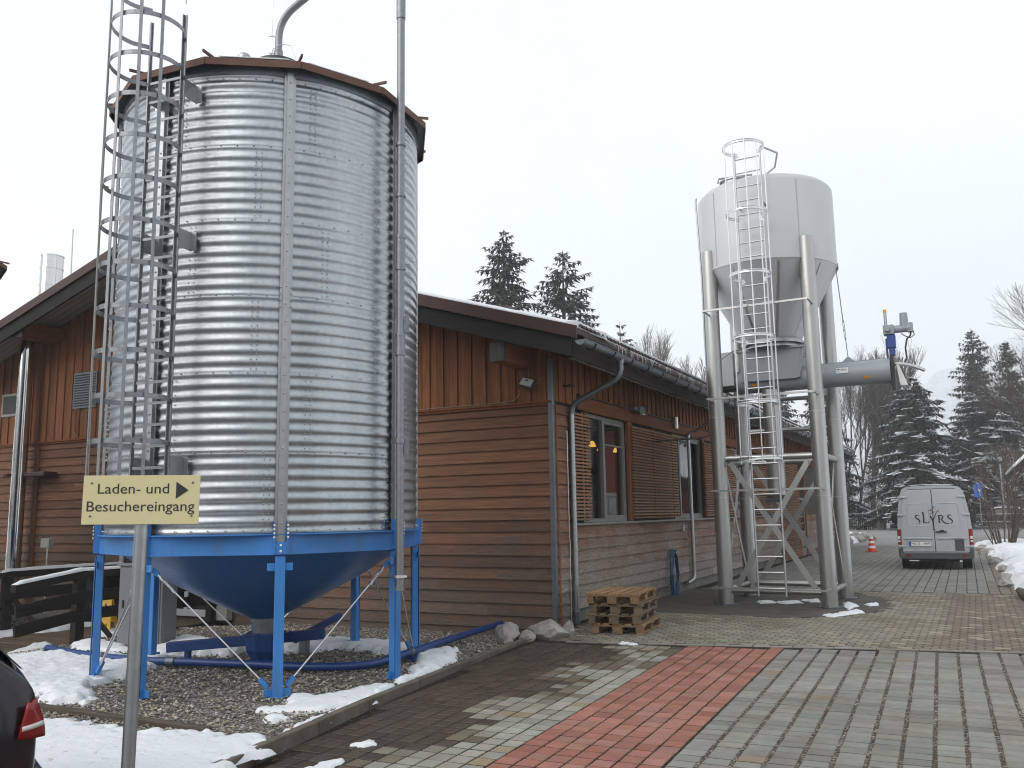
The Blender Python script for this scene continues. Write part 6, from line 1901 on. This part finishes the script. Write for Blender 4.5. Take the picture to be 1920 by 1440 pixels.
# house at the right edge
HS = thing('neighbour_house', 'red brown house with a snowy roof edge, cut by the right picture edge', 'house', (6.5,50,0))
m = MB(); m.prism([(2.75,48,0),(10,48,0),(10,48,4.1),(6.4,48,6.6),(2.75,48,3.7)], (0,9,0)); m.build('wall', basic('house_red', (.16,.028,.022), .7, amt=.2), HS)
m = MB()
for s in (1,):
    m.prism([(1.62,46.6,3.35),(6.4,46.6,8.0),(6.4,46.6,7.78),(1.72,46.6,3.17)], (0,11.5,0)); m.prism([(6.4,46.6,8.0),(11.2,46.6,3.35),(11.1,46.6,3.17),(6.4,46.6,7.78)], (0,11.5,0))
rf = m.build('roof', M['eave'], HS)
m = MB(); m.prism([(1.75,46.55,3.50),(6.4,46.55,8.03),(6.4,46.55,8.18),(1.68,46.55,3.60)], (0,11.6,0)); m.build('roof_snow', M['snow'], rf, bevel=.03)
m = MB()
for k in range(9): m.bx(1.68+.24*k,1.80+.24*k,46.56,46.6,3.02+.235*k,3.22+.235*k)
m.build('eave_carving', M['eave'], rf)
# log lying along the bed edge on the right
LGr = MB(); LGr.path([(.92,17.2,.05),(.80,18.4,.07),(.70,19.9,.07),(.66,20.8,.06)], .10, 14, radii=[.085,.105,.10,.07])
o = LGr.build('edging_log', M['edging'], None, (.75,19,0), smooth=50); tag(o, 'dark rounded log edging the snow bed at the right picture border', 'log')
for i, (x, y, s) in enumerate(((.45,22.6,.20),(.50,24.6,.17),(.62,27.5,.19),(.42,31.0,.22),(.30,37.5,.26),(.12,41.0,.25))):
    rock((x,y,.05), (s,s*1.25,s*.75), 21.3+i*1.3, ('dark edging stone nearest the log on the right snow bed', 'second edging stone beyond the log on the right snow bed', 'third edging stone beyond the log, level with the van rear', 'edging stone in the snow beside the right flank of the van', 'edging stone in front of the bare bush', 'farthest edging stone, left of the bare bush foot')[i], i)
# ------------------------------------------------------------------ trees
def kite(vs, fs, fv, p, d, side, L, w, var):
    o = len(vs); vs += [tuple(p), tuple(p+d*(L*.4)+side*w), tuple(p+d*L), tuple(p+d*(L*.45)-side*w)]; fs.append((o,o+1,o+2,o+3)); fv.append(var)
def spruce_geo(seed, H, rbase, zlow, droop=.25, whorl=.45, dens=1.0, snow=.5, twig=.34, gaps=.1, ssz=1.0):
    r = random.Random(seed); nv, nf, nvar = [], [], []; sv, sf, svar = [], [], []
    tr = MB(); tr.path([(0,0,-.3),(.02,.01,H*.4),(-.02,.0,H*.75),(0,0,H)], .1, 8, radii=[.012*H+.06,.010*H+.04,.006*H+.02,.012])
    br = MB()
    z = zlow
    while z < H-.1:
        f = (z-zlow)/(H-zlow); R_ = rbase*(1-f)**.82*(.86+.28*r.random())+.10
        nb = max(4, int((6+3*r.random())*(1-f*.35)))
        a0 = r.random()*6.28
        for b in range(nb):
            if r.random() < gaps: continue
            a = a0+b*2*PI/nb+(r.random()-.5)*.5; L = R_*(.62+.55*r.random())
            up = .50*f+.02-.10*(1-f)+.2*(r.random()-.5)
            ca, sa = math.cos(a), math.sin(a); n = max(3, int(L/.30*dens))
            pts = []
            for i in range(n+1):
                t = i/n; pts.append(V((ca*L*t, sa*L*t, z+L*(up*t-droop*1.2*t*t+.16*droop*t**3*2))))
            if L > .7: br.path([pts[0], pts[n//2], pts[-1]], .02, 4, r2=.008, caps=False)
            out = V((ca,sa,0)); side = V((-sa,ca,0))
            shade = .15+.85*r.random()
            for i in range(n):
                p = pts[i+1]; t = (i+1)/n
                tl = twig*(.55+.7*(1-t)+.35*r.random())*min(1,.35+L/2)
                k = 3 if dens >= 1 else 2
                for s in (-1, 1):
                    for q in range(k):
                        d = (out*(.45+.6*r.random())+side*s*(.75-.3*q+.35*r.random())+V((0,0,-.25-.75*r.random()))).normalized()
                        sd = d.cross(V((0,0,1)))
                        sd = sd.normalized()*.8+V((0,0,.55*(r.random()-.3)))
                        kite(nv, nf, nvar, p+V((0,0,.03*(r.random()-.5))), d, sd, tl*(.7+.6*r.random()), tl*.20, min(1,max(0,shade*(.45+.75*r.random()))))
                kite(nv, nf, nvar, p, (out+V((0,0,-.5*r.random()))).normalized(), side, tl, tl*.22, shade*r.random())
                # hanging twig curtain
                if r.random() < .8: kite(nv, nf, nvar, p, V((ca*.2+(r.random()-.5)*.5, sa*.2+(r.random()-.5)*.5, -1)).normalized(), side if r.random()<.5 else out, tl*(.7+.5*r.random()), tl*.18, shade*.5*r.random())
                if r.random() < snow*(.45+.55*t):
                    w = tl*(.30+.35*r.random())*ssz
                    for s in (-1, 1):
                        if r.random() < .65:
                            d = (out*(.7+.3*r.random())+side*s*.55*r.random()+V((0,0,-.15))).normalized()
                            kite(sv, sf, svar, p-out*tl*.25+V((0,0,.045+.02*r.random())), d, side+V((0,0,.25*(r.random()-.5))), tl*(.75+.45*r.random())*(.6+.4*ssz), w*.55, .5)
                            kite(sv, sf, svar, p-out*tl*.2+V((0,0,.03)), (out+V((0,0,-.35))).normalized(), V((0,0,.6))+side*.3, tl*.7, w*.55, .5)
        z += whorl*(.75+.5*r.random())*(.55+.55*(1-f))
    A = MB(); A.v, A.f, A.fv = nv, nf, nvar
    B = MB(); B.v, B.f, B.fv = sv, sf, svar
    return tr, br, A, B
def spruce(loc, seed, H, rbase, zlow, label, group, mat='needle', **kw):
    T = thing('spruce_tree', label, 'tree', loc, rz=0, group=group, local=True)
    tr, br, A, B = spruce_geo(seed, H, rbase, zlow, **kw)
    tr.merge(br).build('trunk', M['bark'], T, smooth=60, fix=False)
    A.build('crown', M[mat], T, fix=False)
    if B.f: B.build('crown_snow', M['snow'], T, fix=False)
    return T
def bare_geo(seed, H, spread, stems=1, levels=5, thick=.16, snow=.35, up=.55, kids=3, first=.35):
    r = random.Random(seed); m = MB(); s = MB()
    def grow(p, d, L, rad, lev):
        n = 3 if lev > 1 else 2; pts = [p]; q = p.copy(); dd = d.copy()
        for i in range(n):
            dd = (dd+V(((r.random()-.5)*.30,(r.random()-.5)*.30,(r.random()-.35)*.16*up*2))).normalized(); q = q+dd*(L/n); pts.append(q.copy())
        m.var = .25+.6*r.random()
        m.path(pts, rad, 6 if lev >= levels-1 else (4 if lev > 1 else 3), r2=max(.006, rad*.62), caps=False)
        if lev <= levels-1 and lev > 0 and snow and rad < .14:
            for a, b in zip(pts, pts[1:]):
                t = (b-a)
                if r.random() < snow and abs(t.normalized().z) < .80:
                    sd = t.cross(V((0,0,1))).normalized()*max(.014, rad*1.0); z_ = V((0,0,rad*.7)); h = V((0,0,.03+rad*.5))
                    s.add([a+z_+sd, b+z_+sd, b+z_-sd, a+z_-sd, a+z_+h, b+z_+h], [(0,1,5,4),(1,2,5),(2,3,4,5),(3,0,4)])
        if lev == 0: return
        k = kids if lev > 1 else kids+1
        for i in range(k+(1 if r.random()<.5 else 0)):
            t = first+(1-first)*(i+r.random())/(k+.5); t = min(t, 1)
            idx = min(n-1, int(t*n)); b0 = pts[idx]+(pts[idx+1]-pts[idx])*(t*n-idx)
            a = r.random()*6.28; sp = spread*(.6+.7*r.random())
            ax = dd.cross(V((math.cos(a),math.sin(a),.3))).normalized(); nd_ = (Matrix.Rotation(sp, 3, ax) @ dd)
            nd_ = (nd_+V((0,0,.25*up))).normalized()
            grow(b0, nd_, L*(.52+.22*r.random()), max(.006, rad*(.42+.16*r.random())), lev-1)
        grow(pts[-1], dd, L*.6, max(.006, rad*.6), lev-1)
    for k in range(stems):
        a = r.random()*6.28; o = V((math.cos(a),math.sin(a),0))*(.0 if stems == 1 else .25*r.random()*stems**.5)
        d = V((math.cos(a)*.14*(stems > 1), math.sin(a)*.14*(stems > 1), 1)).normalized()
        grow(o+V((0,0,-.2)), d, H*.42*(.8+.35*r.random()), thick*(.7+.5*r.random()), levels-1)
    return m, s
def bare(loc, seed, H, label, group, spread=.62, mat='bark', name='bare_tree', cat='tree', **kw):
    T = thing(name, label, cat, loc, group=group, local=True)
    m, s = bare_geo(seed, H, spread, **kw)
    zmax = max(v[2] for v in m.v); k = H/zmax
    m.v = [(x*k, y*k, z*k) for x, y, z in m.v]; s.v = [(x*k, y*k, z*k) for x, y, z in s.v]
    m.build('branches', M[mat], T, smooth=80, fix=False)
    if s.f: s.build('branch_snow', M['snow'], T, fix=False)
    return T
# two spruces above the hall roof and their neighbours
spruce((-27.9,52.9,-.3), 5, 21.9, 5.7, 9.0, 'taller dusted spruce rising above the hall roof, left of the pair', 'spruces behind the hall', snow=.40, droop=.26, whorl=.64, dens=.95, twig=.60, gaps=.13)
spruce((-23.6,53.4,-.3), 8, 19.9, 5.2, 8.5, 'lower dusted spruce rising above the hall roof, right of the pair', 'spruces behind the hall', snow=.42, droop=.22, whorl=.64, dens=.95, twig=.58, gaps=.14)
spruce((-20.6,56.0,-.3), 13, 15.0, 2.6, 8.0, 'thin sparse young spruce top over the eave, beside a bare tree', 'spruces behind the hall', snow=.15, droop=.2, whorl=.8, dens=.7, twig=.5, gaps=.3)
for x, y, H, sd, lb in ((-33.0,53,17.3,31,'pale bare tree fringe right beside the silo, farthest left above the roof'), (-31.2,54,17.0,32,'pale bare tree fringe touching the left spruce above the roof'),
                        (-30.0,55.5,16.4,37,'low pale bare tree half hidden by the taller spruce'), (-19.4,56,14.9,33,'pale bare tree right of the thin spruce above the eave'), (-16.2,57,12.6,34,'bare treetop peeking over the roof near the steel tank'), (-14.6,58,11.9,35,'lowest bare treetop just left of the steel tank')):
    bare((x,y,-.3), sd, H, lb, 'bare trees behind the hall', spread=.42, mat='bark_pale', snow=.25, up=.9, levels=6, thick=.17)
# the wood at the end of the yard
spruce((-3.9,80,0), 41, 12.6, 5.2, 1.9, 'dark snow laden spruce behind the traffic cone, left of the van', 'spruces at the end of the yard', mat='needle_brown', snow=.80, droop=.34, whorl=.56, twig=.80, gaps=.12, ssz=2.0)
spruce((1.4,88.5,0), 42, 12.4, 5.0, 3.0, 'broad snow laden spruce above the van roof', 'spruces at the end of the yard', mat='needle_brown', snow=.80, droop=.36, whorl=.60, twig=.82, gaps=.14, ssz=2.2)
spruce((1.1,100,0), 43, 19.8, 4.9, 3.0, 'tallest spruce above the van, straight and pointed', 'spruces at the end of the yard', mat='needle', snow=.55, droop=.2, whorl=.60, twig=.60, ssz=1.4)
spruce((4.1,102,0), 44, 18.6, 4.2, 3.0, 'second tallest spruce, just right of the tallest one', 'spruces at the end of the yard', mat='needle', snow=.55, droop=.2, whorl=.60, twig=.60, ssz=1.4)
spruce((6.9,92,0), 45, 13.0, 4.4, 1.5, 'spruce at the right picture edge, lower than the two tall ones', 'spruces at the end of the yard', mat='needle', snow=.6, droop=.26, whorl=.55, twig=.62, ssz=1.5)
spruce((-12.2,86,0), 46, 13.4, 4.4, 2.0, 'dark spruce seen between the legs of the steel tank', 'spruces at the end of the yard', mat='needle', snow=.55, droop=.3, whorl=.55, twig=.66)
spruce((-16.5,90,0), 47, 14.5, 4.5, 2.0, 'spruce behind the conveyor tube of the steel tank', 'spruces at the end of the yard', mat='needle', snow=.5, droop=.28, whorl=.6, twig=.66)
spruce((-.9,90,0), 48, 9.0, 3.6, 1.0, 'short snow clad spruce filling the gap above the van', 'spruces at the end of the yard', mat='needle_brown', snow=.7, droop=.34, whorl=.5, twig=.62, ssz=1.9)
for x, y, H, sd, sp, lb in ((-9.4,86,17.5,51,.40,'tall bare tree at the right rear leg of the steel tank'), (-8.1,85.5,16.6,52,.38,'tall bare tree under the conveyor end, second from the tank'),
        (-6.9,88,16.2,53,.42,'tall bare tree behind the gate pillar'), (-5.6,87,16.8,54,.45,'bare tree with spreading top beside the valve spout'), (-10.6,89,16.9,55,.36,'slender bare tree seen through the tank legs'), (-7.5,94,17.0,56,.36,'slender bare tree farther back behind the gate pillar')):
    bare((x,y,0), sd, H, lb, 'bare trees at the end of the yard', spread=sp, snow=.42, up=1.0, levels=6, thick=.20, mat='bark')
bare((4.75,48.8,0), 61, 15.2, 'bare birch reaching in from the right picture edge', None, spread=.55, snow=.0, up=.6, levels=6, thick=.12, mat='bark', kids=3)
bare((5.7,52.5,0), 67, 13.2, 'second bare birch, behind the taller one over the red brown house', None, spread=.5, snow=.05, up=.7, levels=6, thick=.12, mat='bark', kids=3)
for i, (x, y, H, sd, lb) in enumerate(((2.6,80,7.0,62,'brown bare tree behind the far rail fence, right of the blue sign'), (4.9,82,8.2,63,'brown bare tree at the right edge behind the bush'))):
    bare((x,y+2.5,0), sd, H, lb, 'bare trees at the end of the yard', spread=.6, snow=.35, up=.5, levels=6, thick=.12, mat='twig')
# leafless bush in the snow bed
T = thing('bare_bush', 'many stemmed leafless bush growing from the snow bed right of the van', 'bush', (.95,41.6,.15), local=True)
r_ = random.Random(77); m = MB()
for k in range(34):
    a = r_.random()*6.28; L = 1.6+2.6*r_.random(); out = .15+.60*r_.random(); p = V((.35*math.cos(a)*r_.random()*1.4, .35*math.sin(a)*r_.random(), -.25)); pts = [p]
    for i in range(6):
        t = (i+1)/6; pts.append(p+V((math.cos(a)*out*L*t*.75*(1-.25*t)+.05*(r_.random()-.5), math.sin(a)*out*L*t*.75*(1-.25*t), L*t)))
    m.var = r_.random(); m.path(pts, .024, 5, r2=.007, caps=False)
    for q in range(4):
        b = pts[2+q]; d = V((math.cos(a)+r_.random()-.5, math.sin(a)+r_.random()-.5, 1.0)).normalized(); l = .4+.7*r_.random()
        m.path([b, b+d*l*.5, b+d*l+V((.06*(r_.random()-.5),0,.05))], .011, 4, r2=.005, caps=False)
m.build('stems', M['twig'], T, smooth=70, fix=False)
# thicket and undergrowth below the trees: one mass
r_ = random.Random(5); m = MB(); s = MB()
def strokes(n, x0, x1, y0, y1, hmin, hmax):
    for k in range(n):
        x = x0+(x1-x0)*r_.random(); y = y0+(y1-y0)*r_.random(); h = hmin+(hmax-hmin)*r_.random()**1.5; z = 0
        p = V((x,y,z)); d = V(((r_.random()-.5)*.9,(r_.random()-.5)*.6,1)).normalized(); q = p+d*h*.5; e = q+(d+V(((r_.random()-.5)*.8,0,-.15))).normalized()*h*.5
        m.var = r_.random(); w = .012+.02*r_.random(); m.path([p,q,e], w, 3, r2=.006, caps=False)
        for j in range(5):
            t = r_.random(); b = p+(q-p)*t if j < 2 else q+(e-q)*t
            dd = V((r_.random()-.5,(r_.random()-.5)*.6,.35*r_.random()+.05)).normalized(); l = h*(.15+.3*r_.random())
            m.path([b,b+dd*l], .010, 3, r2=.004, caps=False)
            if r_.random() < .42:
                u = V((0,0,.03)); sd = V((.0,.05,0)); s.add([b+u-sd, b+dd*l+u-sd, b+dd*l+u+sd, b+u+sd, b+u*3, b+dd*l+u*3], [(0,1,5,4),(3,2,5,4),(0,3,4),(1,2,5)])
strokes(900, -20, 11, 88, 112, 1.5, 8.5)
strokes(420, -14, 9, 87.5, 92, .8, 3.0)
U = m.build('undergrowth', M['twig'], None, (0,0,0), fix=False); tag(U, 'brown leafless thicket under the trees at the end of the yard', 'thicket', kind='stuff')
tag(s.build('undergrowth_snow', M['snow'], None, (0,0,0), fix=False), 'snow lying on the leafless thicket at the end of the yard', 'snow', kind='stuff')
# dark wood behind, reads as one mass
base = spruce_geo(91, 13, 3.4, .6, dens=.55, whorl=.85, snow=.45, twig=1.1, droop=.3)
FW = MB(); FS = MB()
for k in range(30):
    x = -30+70*(k+r_.random()*.8)/30; y = 122+26*r_.random(); sc = .55+.45*r_.random(); a = r_.random()*6.28; c_, s_ = math.cos(a)*sc, math.sin(a)*sc
    for src, dst in ((base[2], FW), (base[3], FS)):
        n0 = len(dst.v); dst.v.extend([(x+px*c_-py*s_, y+px*s_+py*c_, pz_*sc+.3) for px, py, pz_ in src.v]); dst.f.extend(tuple(i+n0 for i in f) for f in src.f); dst.fv.extend(src.fv)
for k in range(34):      # unseen tree ring behind the viewer, added to darken the metal's reflections
    an = PI*(1.02+.96*k/33)+.1*(r_.random()-.5); rr = 48+14*r_.random(); x, y = rr*math.cos(an)*1.1, rr*math.sin(an)-2; sc = .8+.5*r_.random(); a = r_.random()*6.28; c_, s_ = math.cos(a)*sc, math.sin(a)*sc
    for src, dst in ((base[2], FW), (base[3], FS)):
        n0 = len(dst.v); dst.v.extend([(x+px*c_-py*s_, y+px*s_+py*c_, pz_*sc-.3) for px, py, pz_ in src.v]); dst.f.extend(tuple(i+n0 for i in f) for f in src.f); dst.fv.extend(src.fv)
tag(FW.build('far_wood', M['needle_brown'], None, (0,0,0), fix=False), 'far dark spruce wood closing the view behind the yard, plus an unseen ring added for reflections', 'wood', kind='stuff')
tag(FS.build('far_wood_snow', M['snow'], None, (0,0,0), fix=False), 'snow on the far spruce wood behind the yard and on the added unseen ring', 'snow', kind='stuff')
# ------------------------------------------------------------------ hill, haze, sky, sun, camera
mb = MB(); nx, ny = 70, 26; vs = []
for j in range(ny+1):
    for i in range(nx+1):
        u = i/nx; v = j/ny; x = -900+2400*u; y = 900+1000*v
        prof = math.exp(-((x-420)/620)**2)
        z = -1+ (v**1.1)*(380*prof+30) + 9*noise.noise(V((x*.012,y*.012,0)))*v*4
        vs.append((x, y, z))
mb.add(vs, [(j*(nx+1)+i, j*(nx+1)+i+1, (j+1)*(nx+1)+i+1, (j+1)*(nx+1)+i) for j in range(ny) for i in range(nx)])
tag(mb.build('hills', M['hill'], smooth=80, fix=False), kind='structure')
if HAZE:
    m = MB(); m.bx(-1400, 2000, -80, 2100, -2.0, 430)
    N = NT('haze_air'); N.nt.nodes.remove(N.b)
    pv = nd(N.nt, 'ShaderNodeVolumePrincipled'); pv.inputs['Color'].default_value = (.98,.99,1.0,1); pv.inputs['Density'].default_value = HAZE; pv.inputs['Anisotropy'].default_value = .2
    N.L(pv.outputs[0], N.nt.nodes['Material Output'].inputs['Volume'])
    o = m.build('haze', N.m, None, (0,0,0)); tag(o, kind='stuff')
    o['label'] = 'pale winter haze filling the valley air'; o['category'] = 'haze'
W = bpy.data.worlds.new('World'); scene.world = W; W.use_nodes = True; nt = W.node_tree
bg = nt.nodes['Background']
SUN_EL, SUN_AZ = 38, 205         # behind the cloud, over the viewer's right shoulder
sky = nd(nt, 'ShaderNodeTexSky', sky_type='NISHITA'); sky.sun_disc = False; sky.sun_elevation = R(SUN_EL); sky.sun_rotation = R(SUN_AZ); sky.dust_density = 6.0; sky.air_density = 1.0
sc_ = nd(nt, 'ShaderNodeMix', data_type='RGBA', blend_type='MULTIPLY'); sc_.inputs[0].default_value = 1; nt.links.new(sky.outputs[0], sc_.inputs[6]); sc_.inputs[7].default_value = (.10,.10,.10,1)
# cloud deck: pale grey-white, gently mottled, covering nearly all of the blue
tc = nd(nt, 'ShaderNodeTexCoord'); ns = nd(nt, 'ShaderNodeTexNoise'); ns.inputs['Scale'].default_value = 1.6; ns.inputs['Detail'].default_value = 5
nt.links.new(tc.outputs['Generated'], ns.inputs['Vector'])
rp = nd(nt, 'ShaderNodeValToRGB'); rp.color_ramp.elements[0].position = .3; rp.color_ramp.elements[0].color = (.77,.82,.85,1); rp.color_ramp.elements[1].position = .7; rp.color_ramp.elements[1].color = (.93,.965,.985,1)
nt.links.new(ns.outputs['Fac'], rp.inputs['Fac'])
mx = nd(nt, 'ShaderNodeMix', data_type='RGBA'); mx.inputs[0].default_value = .93; nt.links.new(sc_.outputs[2], mx.inputs[6]); nt.links.new(rp.outputs[0], mx.inputs[7])
nt.links.new(mx.outputs[2], bg.inputs['Color']); bg.inputs['Strength'].default_value = SKY
sl = bpy.data.lights.new('sun', 'SUN'); sl.energy = SUN; sl.angle = R(60); sl.color = (1.0,.97,.93)
so = bpy.data.objects.new('sun', sl); col.objects.link(so)
az = R(SUN_AZ); el = R(SUN_EL)
d = V((math.sin(az)*math.cos(el), math.cos(az)*math.cos(el), math.sin(el)))   # towards the sun
so.rotation_euler = d.to_track_quat('Z', 'Y').to_euler()
cam = bpy.data.cameras.new('camera'); cam.sensor_width = 36; cam.lens = 1650/1920*36; cam.clip_end = 3000; cam.clip_start = .05
co = bpy.data.objects.new('camera', cam); col.objects.link(co)
Rm = Matrix(CAM_R)
co.matrix_world = Matrix.Translation((0,0,1.75)) @ Rm.to_4x4()
scene.camera = co
scene.view_settings.view_transform = 'Standard'; scene.view_settings.look = 'None'; scene.view_settings.exposure = EXPO; scene.view_settings.gamma = 1
scene.cycles.use_denoising = True; scene.cycles.pixel_filter_type = 'BLACKMAN_HARRIS'; scene.cycles.filter_width = 1.1
scene.cycles.max_bounces = 10; scene.cycles.volume_bounces = 5; scene.cycles.caustics_reflective = False; scene.cycles.caustics_refractive = False
